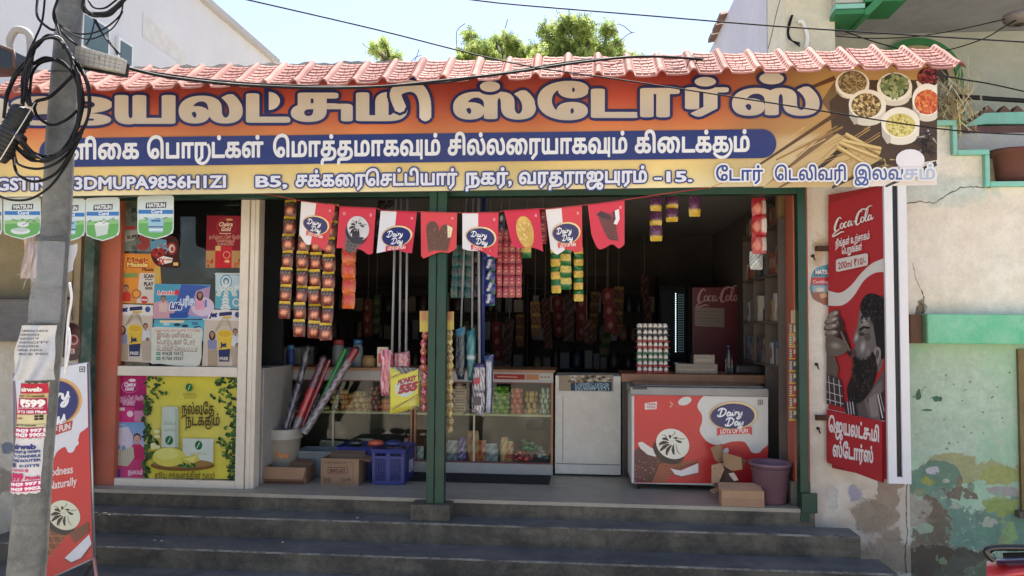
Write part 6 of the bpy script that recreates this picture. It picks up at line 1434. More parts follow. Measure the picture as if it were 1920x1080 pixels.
# ------------------------------------------------------------------ mops and poles
GREYP = mat('grey_pole', (150, 152, 156), rough=.35, var=.1, metal=.1)
def pole(x0_, y0_, x1_, y1_, Y, r, m_, t, name='handle'):
    b = MB(); b.tube([W(x0_, y0_, Y), W(x1_, y1_, Y)], r, 10); return b.build(name, m_, t)
def pack(t, pts, Y, fn, name='wrapped_head', th=.05, m_=None, nx=12, ny=20):
    """bulging wrapped pack: pts = left edge top..bottom and right edge top..bottom in photo pixels"""
    L_, R_ = pts; lx = np.array(L_, float); rx_ = np.array(R_, float); tt = np.linspace(0, 1, len(lx))
    def P(u, v, s_):
        a = np.array([np.interp(v, tt, lx[:, i]) for i in (0, 1)]); c = np.array([np.interp(v, tt, rx_[:, i]) for i in (0, 1)])
        q = W(*(a*(1-u)+c*u), Y); e = max(0, 1-abs(2*u-1)**2.5)**.5*min(1, (1-abs(2*v-1))*6)
        q[1] += -s_*th*e*.5*(1+.12*sin(u*23+v*31)+.1*sin(v*50+u*7)); return tuple(q)
    b = MB(); b.grid(nx, ny, lambda u, v: P(u, v, 1), fn); b.grid(nx, ny, lambda u, v: P(1-u, v, -1), fn)
    return b.build(name, m_ or WRAP, t)
def strings(cols, n=7):
    return lambda u, v: cols[int(u*n*1.0+.6*sin(v*14+u*5)) % len(cols)]
g = 'mops with grey handles hung up in the opening'
def mop(label, h, hp, fn, Y, r=.011, m_=GREYP, th=.06, txt=None, nm='mop'):
    t = thing(nm, label, 'mop', W(h[2], h[3], Y), g); pole(*h, Y+.02, r, m_, t); 
    if hp: pack(t, hp, Y, fn, 'mop_head', th)
    return t
pinks = [(206, 90, 110), (220, 180, 180), (176, 60, 84), (226, 140, 150)]
mop('pink striped wrapped mop hanging from the left grey pole beside the yellow pack', (742, 372, 735, 668, .08)[:4], ([(713, 655), (714, 690), (712, 725), (716, 742)], [(735, 657), (738, 690), (736, 725), (731, 742)]), strings(pinks), .10)
mop('grey handled mop with red head, second pole of the three left of the post', (752, 372, 749, 672), ([(738, 662), (737, 676), (736, 692)], [(756, 660), (757, 676), (758, 692)]), strings([(170, 60, 70), (120, 110, 110), (196, 120, 120)]), .14)
t = mop('grey handled mop, third pole of the three, in front of the yellow 555 pack', (764, 372, 761, 700), ([(744, 662), (745, 676), (744, 690)], [(768, 658), (769, 674), (768, 690)]), strings([(190, 70, 84), (150, 140, 138), (206, 150, 150)]), .06)
t = thing('mop_refill_pack', 'yellow hanging pack reading MONKEY 555 with mop strings showing at top and bottom', 'pack', W(758, 775, .0))
pack(t, ([(731, 688), (731, 720), (731, 750), (731, 776)], [(785, 690), (786, 715), (786, 740), (786, 766)]), .0, lambda u, v: ((170, 160, 140) if int(u*11+v*17) % 2 else (84, 76, 66)) if v+.30*(1-u) < .30 or v+.22*u > 1.12 else (214, 202, 70), 'pack_bag', .05)
a = Art(pmap(-.035)); a.poly([(733, 712), (784, 692), (784, 742), (760, 752), (733, 764)], (216, 206, 66)); a.ell(760, 727, 20, 17, (196, 206, 190), 20, -20)
a.text('MONKEY', 745, 780, 722, 9, (150, 34, 60), .07, slope=-.28, ital=.2); a.text('555', 746, 782, 738, 14, (160, 30, 56), .09, slope=-.22, ital=.2); a.line([(736, 768), (786, 738)], 1.2, (60, 50, 30)); a.line([(733, 708), (768, 694)], 1.2, (60, 50, 30)); a.build('pack_print', GLOSSP, t)
mop('dark blue wrapped mop hanging low right of the post', (874, 372, 864, 622), ([(855, 618), (854, 650), (853, 690), (858, 712)], [(872, 612), (874, 650), (873, 690), (870, 712)]), lambda u, v: (70, 130, 150) if v < .15 else ((30, 38, 52) if int(u*6+v*13) % 3 else (70, 84, 96)), .12, .009)
mop('teal wrapped mop hanging beside the dark blue one', (887, 372, 885, 622), ([(876, 622), (874, 650), (876, 690), (877, 714)], [(890, 614), (893, 650), (890, 690), (886, 714)]), lambda u, v: (190, 206, 206) if .45 < v < .52 else ((26, 106, 110) if int(u*5+v*9) % 3 else (60, 140, 140)), .10, .009)
t = mop('white string mop in a purple topped bag reading 555, hung from a thick grey pole', (897, 372, 899, 690), ([(889, 682), (886, 700), (884, 750), (884, 772)], [(909, 682), (910, 700), (909, 755), (906, 782)]), lambda u, v: (60, 44, 96) if v < .14 else ((206, 200, 200) if int(u*9+sin(v*40)) % 2 else (96, 84, 100)), .04, .012)
a = Art(pmap(-.01)); a.text('555', 888, 900, 720, 10, (176, 40, 60), .08, slope=-.1); a.text('RS.200', 889, 908, 737, 5, (50, 40, 60), .03); a.rect(887, 744, 902, 760, (60, 56, 66)); a.build('bag_print', GLOSSP, t)
t = mop('white string mop head in clear bag behind the blue pole', (907, 350, 905, 680), ([(907, 668), (909, 690), (910, 740), (908, 772)], [(926, 664), (925, 690), (924, 740), (922, 776)]), lambda u, v: (196, 200, 206) if .2 < u < .8 and v > .18 and int(u*9+sin(v*30)) % 2 else ((150, 154, 164) if v > .18 and .2 < u < .8 else (60, 74, 110)), .09, .018, mat('blue_pole', (36, 50, 110), rough=.4))
# candy chains on both sides of the post
def candy(label, px, y0_, y1_, top_, cols, Y, top_card):
    t = thing('candy_chain', label, 'candy strip', W(px, y0_, Y), 'candy chains hanging beside the centre post')
    pack(t, ([(px-8, y0_), (px-8, top_)], [(px+8, y0_), (px+8, top_)]), Y, lambda u, v: top_card if v > .4 or abs(u-.5) > .35 else (190, 130, 80), 'header_card', .01, GLOSSP, 4, 5)
    n = int((y1_-top_)/14)
    for i in range(n):
        a_, b_ = top_+i*(y1_-top_)/n, top_+(i+1)*(y1_-top_)/n; c_ = cols[i % len(cols)]; s_ = 6+2*random.random(); dx = random.uniform(-1.5, 1.5)
        pack(t, ([(px-3+dx, a_), (px-s_+dx, (a_+b_)/2), (px-3+dx, b_)], [(px+4+dx, a_), (px+s_+dx, (a_+b_)/2), (px+4+dx, b_)]), Y, lambda u, v, c_=c_: c_ if int(u*7+v*9) % 3 else random.choice([(226, 216, 200), shade(c_, .5), (60, 40, 36)]), 'candy', .03, FOIL, 6, 6)
candy('candy chain with yellow card and orange red wrappers left of the centre post', 795, 583, 772, 622, [(206, 90, 60), (190, 50, 54), (214, 110, 60), (200, 44, 70)], -.10, (206, 180, 76))
candy('longer pale yellow candy chain right of the centre post', 843, 584, 812, 618, [(206, 176, 110), (214, 186, 90), (190, 160, 100)], -.08, (206, 180, 90))
candy('pale brown candy chain just behind the yellow one', 836, 600, 740, 636, [(150, 120, 90), (176, 150, 116)], -.02, (160, 140, 90))

# ------------------------------------------------------------------ bucket with rolled sheets
t = thing('plastic_bucket', 'off white paint bucket with orange lettering standing on the floor by the window', 'bucket', WZ(528, 918, 0))
p = WZ(528, 912, 0); k = px2m(p[1]); p = np.array([W(528, 900, .6)[0], .62, 0]); k = px2m(.62)
hB = (905-812)*k; b = MB()
b.lathe([(26*k, 0), (28*k, .01), (33*k, hB*.78), (36*k, hB*.78+.004), (36*k, hB*.83), (34.5*k, hB*.84), (36.5*k, hB*.9), (36*k, hB*.985), (35*k, hB), (33*k, hB-.01), (27*k, .02)], tuple(p), 32); t.location = tuple(p); b.build('bucket_body', mat('bucket_white', (176, 170, 156), rough=.45, var=.15, dirt=.3), t)
def cylm(x, y, h):                                          # print wrapped on the bucket
    a_ = (x-528)/31; return np.array([p[0]+31.5*k*sin(a_)+h*sin(a_), p[1]-31.5*k*cos(a_)-h*cos(a_)-.003, W(528, y, .62-.14)[2]])
a = Art(cylm); a.text('Pixe', 527, 552, 858, 10, (190, 110, 60), .05); a.build('bucket_print', GLOSSP, t)
b = MB(); b.tube([cylm(508, 838, .004), cylm(500, 848, .01), cylm(497, 852, .01)], .004, 6); b.build('bucket_handle', mat('wire', (120, 118, 112), metal=.5), t)
g = 'rolled and wrapped sheets standing in the bucket'
def roll(label, p0, p1, wpx, cols, Y0, Y1, n=9):
    a_, c_ = W(*p0, Y0), W(*p1, Y1); t = thing('wrapped_roll', label, 'roll', c_, g); L_ = np.linalg.norm(a_-c_); r = wpx*px2m(.5)/2
    d_ = (a_-c_)/L_; u_ = np.cross(d_, [0, 1, 0]); u_ /= np.linalg.norm(u_); v_ = np.cross(d_, u_); b = MB()
    def P(u, v): 
        th = 2*pi*u; rr = r*(1+.08*sin(v*37+th*3)); return tuple(c_+d_*L_*v+u_*rr*cos(th)+v_*rr*sin(th)*.9)
    b.grid(14, 26, P, lambda u, v: cols(u, v)); b.build('wrapped_tube', WRAP, t)
    b = MB((60, 50, 50)); b.ball(a_, r*.9, 10, 5); b.build('roll_end', PLAST, t)
roll('black and grey wrapped roll leaning in the bucket, furthest left', (577, 652), (540, 806), 13, lambda u, v: (40, 38, 44) if int(v*9+u*2) % 2 else (110, 106, 110), .75, .62)
roll('maroon wrapped roll with red lower half in the bucket', (607, 672), (551, 812), 15, lambda u, v: (110, 70, 84) if v > .6 and int(u*9+v*30) % 2 else ((96, 44, 60) if v > .6 else ((176, 44, 50) if v > .2 else (130, 120, 126))), .72, .60)
roll('slim dark red roll in the bucket beside the green tube', (618, 676), (562, 812), 7, lambda u, v: (140, 40, 60), .70, .64)
roll('bright green tube leaning out of the bucket', (648, 655), (578, 805), 9, lambda u, v: (40, 150, 60) if v > .08 else (60, 120, 60), .78, .60)
roll('clear wrapped roll with red and white print, nearest in the bucket', (668, 655), (570, 812), 15, lambda u, v: (150, 44, 54) if v > .85 else ((146, 142, 146) if int(u*7+v*26) % 3 else ((110, 60, 66) if v > .3 else (90, 84, 90))), .66, .52)
roll('dark navy wrapped roll low in the bucket', (560, 720), (534, 806), 12, lambda u, v: (40, 40, 70) if int(u*5+v*9) % 2 else (90, 92, 104), .62, .56)

# ------------------------------------------------------------------ cartons, crates
CARDV = mat('cardboard_print', None, rough=.85, var=.18, vs=6, dirt=.25, dcol='6a5038', bump=.1)
def carton(label, pa, pb, yb, yt, Y, dep, col=(150, 118, 90), flaps='', txt=None, name='cardboard_box'):
    xa, xb = W(pa, yb, Y)[0], W(pb, yb, Y)[0]; z1_ = W((pa+pb)/2, yt, Y)[2]; z0_ = .001; th = .006
    t = thing(name, label, 'box', ((xa+xb)/2, Y, 0)); c2 = shade(col, .7)
    b = MB(col); b.box(xa, xb, Y, Y+th, z0_, z1_); b.build('front_side', CARDV, t)
    b = MB(shade(col, .95)); b.box(xa, xb, Y+dep-th, Y+dep, z0_, z1_); b.build('back_side', CARDV, t)
    for x in (xa, xb-th): b = MB(shade(col, .9)); b.box(x, x+th, Y+th+.001, Y+dep-th-.001, z0_, z1_-.001); b.build('end_side', CARDV, t)
    b = MB(c2); b.box(xa+th, xb-th, Y+th+.001, Y+dep-th-.001, z0_, z0_+.004); b.build('bottom', CARDV, t)
    if 'f' in flaps: b = MB(shade(col, 1.05)); b.slab([(xa+.004, Y-.001, z1_), (xb-.004, Y-.001, z1_), (xb-.01, Y-.05, z1_-.10), (xa+.012, Y-.05, z1_-.10)], (0, .004, 0)); b.build('flap', CARDV, t)
    if 'F' in flaps: b = MB(shade(col, 1.0)); b.slab([(xa+.004, Y-.001, z1_), (xb-.004, Y-.001, z1_), (xb-.012, Y+.06, z1_+.045), (xa+.012, Y+.06, z1_+.045)], (0, .004, 0)); b.build('flap', CARDV, t)
    if 'r' in flaps: b = MB(shade(col, .95)); b.slab([(xb, Y+.01, z1_), (xb, Y+dep-.01, z1_), (xb+.10, Y+dep, z1_-.015), (xb+.10, Y-.0, z1_-.02)], (0, 0, -.004)); b.build('flap', CARDV, t)
    if 'l' in flaps: b = MB(shade(col, .9)); b.slab([(xa, Y+.01, z1_), (xa, Y+dep-.01, z1_), (xa+.05, Y+dep-.03, z1_+.04), (xa+.05, Y+.03, z1_+.04)], (0, 0, -.004)); b.build('flap', CARDV, t)
    if 'b' in flaps: b = MB(shade(col, .75)); b.slab([(xa+.01, Y+dep, z1_), (xb-.01, Y+dep, z1_), (xb-.02, Y+dep+.05, z1_+.03), (xa+.02, Y+dep+.05, z1_+.03)], (0, .004, 0)); b.build('flap', CARDV, t)
    if txt:
        a = Art(pmap(Y-.0006)); txt(a); a.build('carton_print', PAPER, t)
    return t
carton('open brown carton with a folded front flap in front of the white bucket', 494, 573, 909, 876, .30, .22, (150, 116, 88), 'fb', lambda a: (a.rect(496, 902, 571, 909, (110, 70, 56)), a.rect(496, 893, 571, 894.2, (96, 70, 52))))
def ct(a):
    c_ = (96, 64, 52); a.text('THIS SIDE UP', 608, 650, 870, 4, c_, .0); a.line([(615, 876), (652, 876), (652, 887), (615, 887)], 1.2, (90, 44, 44), closed=True); a.text('BISCUIT', 619, 648, 885, 6, (90, 44, 44), .03)
    a.line([(604, 866), (662, 867), (662, 906), (606, 905)], .6, c_, closed=True); a.text('12x45', 640, 658, 902, 6, c_, .02); a.text('||||', 608, 620, 902, 6, c_, .02)
carton('larger brown carton with printed label and open flap beside the blue crates', 601, 672, 912, 860, .28, .24, (150, 120, 92), 'rb', ct)
def crate(label, pa, pb, yb, yt, Y, dep, col=(48, 58, 128)):
    xa, xb = W(pa, yb, Y)[0], W(pb, yb, Y)[0]; z1_ = W((pa+pb)/2, yt, Y)[2]; t = thing('plastic_crate', label, 'crate', ((xa+xb)/2, Y, 0), 'blue plastic crates on the floor'); m_ = mat('blue_crate', col, rough=.4, var=.15, dirt=.15)
    w = xb-xa; tp = .012
    def wall(P0, P1, out, name):                     # perforated wall from P0 to P1
        P0, P1 = np.array(P0), np.array(P1); d_ = (P1-P0); n = np.array(out); b = MB()
        def bx(u0, u1, v0, v1, e=0.0):
            def q(u, v, o): 
                k_ = 1+.0*v; pp = P0+d_*u; return (pp[0]+n[0]*(tp*v+o), pp[1]+n[1]*(tp*v+o), .004+v*(z1_-.004))
            b.hexa([q(u0, v0, 0), q(u1, v0, 0), q(u1, v0, -.004), q(u0, v0, -.004), q(u0, v1, e), q(u1, v1, e), q(u1, v1, -.004), q(u0, v1, -.004)])
        bx(0, 1, 0, .1); bx(0, 1, .88, 1, .008); bx(0, .08, .1, .88); bx(.92, 1, .1, .88); bx(.44, .56, .1, .88)
        for s0, s1 in ((.08, .44), (.56, .92)):
            for i in range(7): u = s0+(s1-s0)*i/7; bx(u+.025, u+.034+.012, .1, .72)
            for j in range(10): bx(s0, s1, .12+j*.06, .12+j*.06+.022)
            bx(s0, s1, .72, .80)
        b.build(name, m_, t)
    wall((xa, Y), (xb, Y), (0, -1), 'front_side'); wall((xb, Y), (xb, Y+dep), (1, 0), 'end_side'); wall((xa, Y+dep), (xa, Y), (-1, 0), 'end_side'); wall((xb, Y+dep), (xa, Y+dep), (0, 1), 'back_side')
    b = MB(); b.box(xa+.005, xb-.005, Y+.005, Y+dep-.005, .003, .012); b.build('bottom', m_, t)
    b = MB(); b.box(xa-.012, xb+.012, Y-.016, Y-.006, z1_-.02, z1_); b.build('rim', m_, t, bevel=.003)
    return t, z1_
cr_, zc1 = crate('blue perforated plastic crate standing nearest the centre post', 698, 757, 904, 842, .36, .42)
a = Art(quadmap(*[(W(757, 900, .36)[0]+.016, y_, z_) for y_, z_ in ((.50, .20), (.68, .20), (.50, .09), (.68, .09))], 100, 60, (1, 0, 0))); a.rect(0, 0, 100, 60, (176, 180, 196)); a.text('L', 30, 60, 50, 40, (90, 90, 120), .05); a.build('crate_label', PAPER, cr_)
crate('second blue plastic crate half hidden behind the printed carton', 632, 694, 893, 838, .58, .36)
t = thing('grey_tray', 'shallow grey plastic tray between the bucket and the cartons', 'tray', W(590, 890, .6)); xa, xb = W(553, 880, .62)[0], W(632, 880, .62)[0]; zt_ = W(590, 846, .62)[2]
b = MB(); b.box(xa, xb, .62, .628, .02, zt_); b.box(xa, xb, .9, .908, .02, zt_); b.box(xa, xa+.008, .628, .9, .02, zt_); b.box(xb-.008, xb, .628, .9, .02, zt_); b.box(xa, xb, .62, .9, .0, .02); b.build('tray_body', mat('grey_plastic', (120, 128, 130), rough=.5, dirt=.3), t, bevel=.004)
b = MB(); b.box(xa-.012, xb+.012, .606, .6195, zt_-.02, zt_); b.build('tray_rim', mat('grey_plastic', None), t, bevel=.003)
# parcels in the trays
for i, (px, py, col, lab) in enumerate([(706, 834, (196, 90, 60), 'orange foil packet lying in the crate beside the post'), (738, 832, (50, 60, 110), 'dark blue checked pack lying in the crate nearest the post'), (668, 832, (36, 36, 44), 'black cloth bundle lying on the rear crate')]):
    p = W(px, py+8, .62); b = MB(col); b.ball((p[0], .6, zc1+.015), .075, 14, 8, (1.1, .8, .45)); o = b.build('packet', WRAP); tag(o, lab, 'packet')

# ------------------------------------------------------------------ goods in the glass cases
def gooditem(name, label, kind, px, py, w, h, dep, Y, cols, group, n=1):
    """a packet, jar or bundle standing with its base centre at photo point (px, py)"""
    p = W(px, py, Y); k = px2m(Y); w, h = w*k, h*k; cols = [tuple(min(250, v*1.22+8) for v in c_) for c_ in cols] if Y < 1.3 else cols; b = MB(cols[0])
    if kind == 'pack': b = sachet(lambda u, v: cols[int(u*3+v*5+sin(u*9)) % len(cols)] if .12 < v < .88 else shade(cols[0], 1.1), w, h, dep, nx=6, ny=8)
    elif kind == 'roll':
        b.grid(10, 8, lambda u, v: ((v-.5)*w, -dep/2*cos(2*pi*u)*(1 if .1 < v < .9 else .5), h/2+h/2*sin(2*pi*u)*(1 if .1 < v < .9 else .5)), lambda u, v: cols[int(v*6) % len(cols)])
    elif kind == 'jar':
        b.lathe([(w*.42, 0), (w*.5, h*.06), (w*.5, h*.72), (w*.4, h*.8), (w*.4, h*.82)], (0, 0, 0), 14); b.setc(cols[-1]); b.lathe([(w*.42, h*.82), (w*.42, h*.98), (w*.38, h)], (0, 0, 0), 14)
    else:
        b.box(-w/2, w/2, -dep/2, dep/2, 0, h); b.setc(cols[-1]); b.box(-w*.4, w*.4, -dep/2-.001, -dep/2, h*.25, h*.7)
    o = b.build(name, WRAP if kind in ('pack', 'roll') else PLAST, None, loc=(p[0], Y, p[2]), rot=(0, random.uniform(-.04, .04), random.uniform(-.2, .2))); tag(o, label, 'packet' if kind != 'jar' else 'jar', group); return o
SHF = 776; YI = YC+.075
def column(label, group, px, y0_, n, w, h, kind, cols, name='snack_packet'):
    OR = ['lowest', 'second lowest', 'third lowest', 'fourth lowest', 'fifth lowest', 'sixth lowest', 'topmost']
    for i in range(n): gooditem(name, (OR[i] if i < n-1 else 'topmost')+' '+label, kind, px+random.uniform(-1, 1), y0_-i*h*.97, w, h, .10, YI+random.uniform(0, .03), [cols[(i+j) % len(cols)] for j in range(len(cols))], group)
for q in [('yellow topped biscuit packet in the left case column of colourful stacks', 'colourful packets stacked in the left case', 628, SHF, 5, 13, 9.5, 'roll', [(206, 186, 120), (60, 80, 150), (216, 170, 90)]), ('red and yellow packet in the left case next to the colourful stack', 'colourful packets stacked in the left case', 646, SHF, 5, 15, 9.5, 'roll', [(190, 80, 60), (214, 190, 130)]),
          ('golden rusk packet stacked on the upper shelf of the left case', 'golden packets in the left case', 676, SHF, 4, 26, 11, 'roll', [(186, 150, 90), (150, 110, 60), (200, 176, 130)]), ('maroon packet stacked in the left case beside the pink mop', 'maroon packets in the left case', 704, SHF, 6, 19, 9, 'roll', [(120, 60, 56), (176, 130, 110), (96, 44, 44)]),
          ('orange packet at the bottom of the left case upper shelf', 'orange packets behind the yellow pack', 724, SHF, 3, 20, 10, 'roll', [(206, 130, 70), (190, 100, 50)]), ('orange packet behind the yellow pack in the left case', 'orange packets behind the yellow pack', 745, SHF, 3, 18, 10, 'roll', [(206, 130, 70), (220, 160, 90)]),
          ('cream and blue packet stacked behind the rolled sheets in the left case', 'packets behind the rolls', 592, SHF, 4, 14, 10, 'roll', [(186, 180, 150), (80, 100, 150), (170, 150, 110)]), ('amber packet between the golden and colourful stacks of the left case', 'amber packets in the left case', 659, SHF, 4, 12, 10, 'roll', [(206, 160, 80), (150, 80, 50)]), ('tan packet between the golden and maroon stacks of the left case', 'tan packets in the left case', 692, SHF, 3, 12, 11, 'roll', [(190, 160, 120), (130, 90, 60)]),
          ('small yellow packet alone on the left case shelf', 'small yellow packets in the left case', 612, SHF, 2, 12, 8, 'roll', [(216, 200, 120), (120, 110, 60)]),
          ('brown chocolate packet in the stack right of the post', 'brown chocolate packets right of the post', 864, SHF, 7, 24, 8, 'box', [(70, 48, 40), (150, 120, 90)]), ('green packet in the stack under the clear mop bag', 'green packets in the right case', 941, SHF, 6, 30, 9, 'roll', [(80, 140, 60), (170, 180, 70), (60, 120, 54)]),
          ('orange red packet in the stack right of the green packets', 'orange packets in the right case', 969, SHF, 5, 22, 10, 'roll', [(200, 100, 80), (214, 150, 120), (180, 60, 60)]), ('golden packet in the stack right of the orange packets', 'golden packets in the right case', 996, SHF, 4, 22, 11, 'roll', [(190, 150, 70), (96, 60, 60), (206, 170, 90)]),
          ('white and green packet in the last stack of the right case', 'white green packets in the right case', 1021, SHF, 5, 18, 10, 'roll', [(150, 170, 130), (60, 90, 60), (196, 196, 180)]), ('pale packet stack behind the white mop', 'pale packets in the right case', 918, SHF, 4, 18, 9, 'roll', [(150, 160, 110), (190, 186, 130)])]: column(*q)
FL = 866
for lab, grp, px, w, h, kd, cols in [('silver pouch at the bottom of the case right of the post', None, 848, 22, 40, 'pack', [(150, 154, 156), (96, 100, 104)]), ('shorter purple chocolate pack low in the right case', 'purple packs low in the right case', 866, 15, 24, 'pack', [(80, 54, 120), (150, 130, 170)]), ('taller purple chocolate pack low in the right case', 'purple packs low in the right case', 868, 15, 46, 'pack', [(70, 46, 110), (140, 110, 160)]),
        ('taller orange pouch low in the right case', 'orange pouches low in the right case', 889, 22, 58, 'pack', [(190, 110, 70), (206, 160, 110)]), ('shorter orange pouch low in the right case', 'orange pouches low in the right case', 905, 18, 40, 'pack', [(196, 120, 76), (150, 70, 60)]), ('pale blue pouch low in the right case', None, 922, 24, 34, 'pack', [(150, 160, 160), (110, 120, 124)]),
        ('tall yellow and red pouch low in the right case', 'tall pouches low in the right case', 944, 13, 46, 'pack', [(200, 120, 80), (206, 180, 110)]), ('slightly shorter yellow and red pouch low in the right case', 'tall pouches low in the right case', 957, 13, 38, 'pack', [(206, 170, 100), (190, 90, 70)]), ('small lunch box at the bottom of the left case right end', None, 786, 16, 30, 'pack', [(150, 152, 150), (200, 200, 196)]),
        ('orange snack bag low in the left case', 'bags low in the left case', 706, 28, 24, 'pack', [(196, 100, 60), (206, 150, 100)]), ('bigger orange snack bag low in the left case, nearest the post', 'bags low in the left case', 740, 28, 36, 'pack', [(190, 110, 64), (176, 160, 130)]), ('grey bag low in the left case', 'bags low in the left case', 668, 34, 30, 'pack', [(90, 92, 84), (120, 116, 100)]), ('grey brown bag at the left end low in the left case', 'bags low in the left case', 622, 56, 40, 'pack', [(176, 164, 136), (156, 146, 120)]), ('cream sack leaning in the middle of the left case bottom', 'bags low in the left case', 684, 40, 44, 'pack', [(186, 172, 140), (150, 90, 70), (170, 160, 130)]), ('red and white pouch in the bottom right corner of the left case', 'bags low in the left case', 764, 16, 46, 'pack', [(190, 80, 70), (206, 196, 180)])]:
    gooditem('snack_bag', lab, kd, px, FL, w, h, .08, YI+random.uniform(0, .06), cols, grp)
t = MB()
def heap(label, px, y, w, cols, n, grp):
    t = thing('sweet_heap', label, 'sweets', W(px, y, YI), grp)
    for i in range(n):
        a_ = W(px+random.gauss(0, w*.25), y-abs(random.gauss(0, 9)), YI+random.uniform(-.06, .08)); b = MB(random.choice(cols)); b.ball(a_, .023, 7, 5, (1.3, .8, .8)); b.build('wrapped_sweet', WRAP, t)
heap('heap of red wrapped sweets low in the right glass case', 978, 862, 40, [(190, 70, 56), (206, 110, 80), (170, 50, 50)], 26, 'sweet heaps'); heap('heap of green and silver wrapped sweets above the red ones', 992, 842, 34, [(60, 130, 80), (140, 160, 150), (90, 150, 100)], 20, 'sweet heaps'); heap('heap of grey green sweets at the right end of the glass case', 1016, 858, 24, [(110, 130, 110), (150, 156, 150), (80, 90, 80)], 18, 'sweet heaps')
b = MB((34, 30, 30)); p = W(1008, 797, YI-.02); b.ball(tuple(p), .085, 12, 8, (1.3, .4, .7)); tag(b.build('black_bag', mat('black_cloth', (30, 28, 28), rough=.7)), 'crumpled black plastic bag hanging inside the right glass case', 'bag')
# on the left counter
YT_ = YC+.2
for nm, lab, kd, px, w, h, cols in [('plastic_jar', 'glass jar with blue lid on the counter behind the rolls', 'jar', 670, 20, 54, [(96, 104, 104), (50, 90, 130)]), ('plastic_jar', 'glass jar with red lid on the counter behind the green tube', 'jar', 634, 24, 54, [(90, 96, 92), (120, 40, 44)]), ('plastic_jar', 'dark jar with golden contents beside the blue lidded jar', 'jar', 692, 26, 24, [(150, 120, 76), (120, 96, 60)]),
        ('snack_box', 'small cream and red box on the counter beside the pink mop', 'box', 718, 20, 40, [(196, 184, 160), (190, 60, 60)]), ('plastic_bottle', 'dark blue bottle on the counter above the white bucket', 'jar', 545, 16, 44, [(40, 60, 110), (60, 110, 150)]), ('plastic_jar', 'dark jar on the counter between the rolls', 'jar', 655, 18, 40, [(70, 74, 74), (40, 44, 50)])]:
    gooditem(nm, lab, kd, px, 690, w, h, .1, YT_, cols, None)

# ------------------------------------------------------------------ egg trays
EGG = mat('egg_white', (236, 228, 216), rough=.45, var=.05)
stk = W(1222, 692, 1.22); kx = px2m(1.22)
tw_, ht_ = 56*kx, 11.2*kx
egg_me = None
for r_ in range(8):
    col = [(170, 44, 48), (170, 44, 48), (30, 104, 70), (30, 104, 70), (170, 44, 48), (170, 44, 48), (34, 48, 50), (34, 48, 50)][r_]
    z = zc(697)+.004+r_*ht_
    t = thing('egg_tray', ['lowest red plastic egg tray of the stack', 'second lowest red egg tray of the stack', 'lower green egg tray of the stack', 'upper green egg tray of the stack', 'fifth egg tray up, red', 'sixth egg tray up, red, under the dark trays', 'lower dark egg tray near the top of the stack', 'topmost dark egg tray of the stack'][r_], 'egg tray', (stk[0], 1.22, z), 'stacked egg trays on the counter')
    b = MB(col)
    for j in range(6):
        x = -tw_/2+tw_*(j+.5)/6
        b.hexa([(x-tw_/13, -.14, 0), (x+tw_/13, -.14, 0), (x+tw_/13, .14, 0), (x-tw_/13, .14, 0), (x-tw_/40, -.14, ht_*.42), (x+tw_/40, -.14, ht_*.42), (x+tw_/40, .14, ht_*.42), (x-tw_/40, .14, ht_*.42)])
    b.box(-tw_/2-.012, tw_/2+.012, -.147, .147, ht_*.0, ht_*.12); b.build('tray_body', PLAST, t, loc=(0, 0, 0))
    for j in range(6):
        for dy in ((-.118, -.06) if r_ < 7 else (-.118, -.06, 0, .06)):
            if egg_me is None:
                e_ = MB(); e_.lathe([(max(1e-4, .0205*sin(pi*i/9)*(1-.14*cos(pi*i/9)*-1)), .027-.027*cos(pi*i/9)) for i in range(10)], (0, 0, 0), 12); o = e_.build('egg', EGG, None, loc=(0, 0, 0)); egg_me = o.data; bpy.data.objects.remove(o)
            o = bpy.data.objects.new('egg', egg_me); COL.objects.link(o); o.location = (stk[0]-tw_/2+tw_*(j+.5)/6, 1.22+dy, z+ht_*.10); o.rotation_euler = (random.uniform(-.15, .15), random.uniform(-.15, .15), 0)
            s_ = ht_*.94/.054; o.scale = (s_, s_, s_); tag(o, 'white egg, %s from the left, %s row, in the %s' % (['first', 'second', 'third', 'fourth', 'fifth', 'last'][j], {-.118: 'front', -.06: 'second', 0: 'third', .06: 'fourth'}[dy], ['lowest red tray', 'second lowest tray', 'third lowest tray', 'fourth lowest tray', 'fifth lowest tray', 'sixth lowest tray', 'lower dark tray', 'topmost dark tray'][r_]), 'egg', 'eggs in the stacked trays')

# ------------------------------------------------------------------ cola fridge, lit fridge
YF_ = 2.9
fz = lambda py, px=1340: W(px, py, YF_)[2]; fx = lambda px: W(px, 650, YF_)[0]
t = thing('red_fridge', 'red cola branded upright fridge with a paper note on its side, deep in the shop', 'fridge', (fx(1345), YF_, 0))
b = MB(); b.box(fx(1298), fx(1396), YF_, YF_+.6, .08, fz(538)); b.build('fridge_body', mat('fridge_red', (110, 26, 34), rough=.4, var=.15), t, bevel=.01)
b = MB(); b.box(fx(1290), fx(1297), YF_, YF_+.6, .08, fz(538)); b.build('fridge_edge', mat('fridge_black', (18, 18, 20), rough=.7, spec=.2), t)
b = MB(); b.box(fx(1302), fx(1392), YF_+.02, YF_+.58, 0, .08); b.build('fridge_foot', _mc['fridge_black'], t)
a = Art(pmap(YF_-.002)); cola(a, 1312, 561, .50, (196, 150, 150), -.02); a.poly([(1303, 576), (1358, 578), (1358, 614), (1303, 611)], (150, 126, 116)); [a.line([(1307, y), (1307+random.uniform(30, 46), y+.8)], .9, (110, 88, 84)) for y in (584, 590, 596, 602, 607)]
a.build('fridge_print', GLOSSP, t)
t = thing('display_fridge', 'dark glass doored fridge with a vertical strip of small white lights', 'fridge', (fx(1270), YF_, 0))
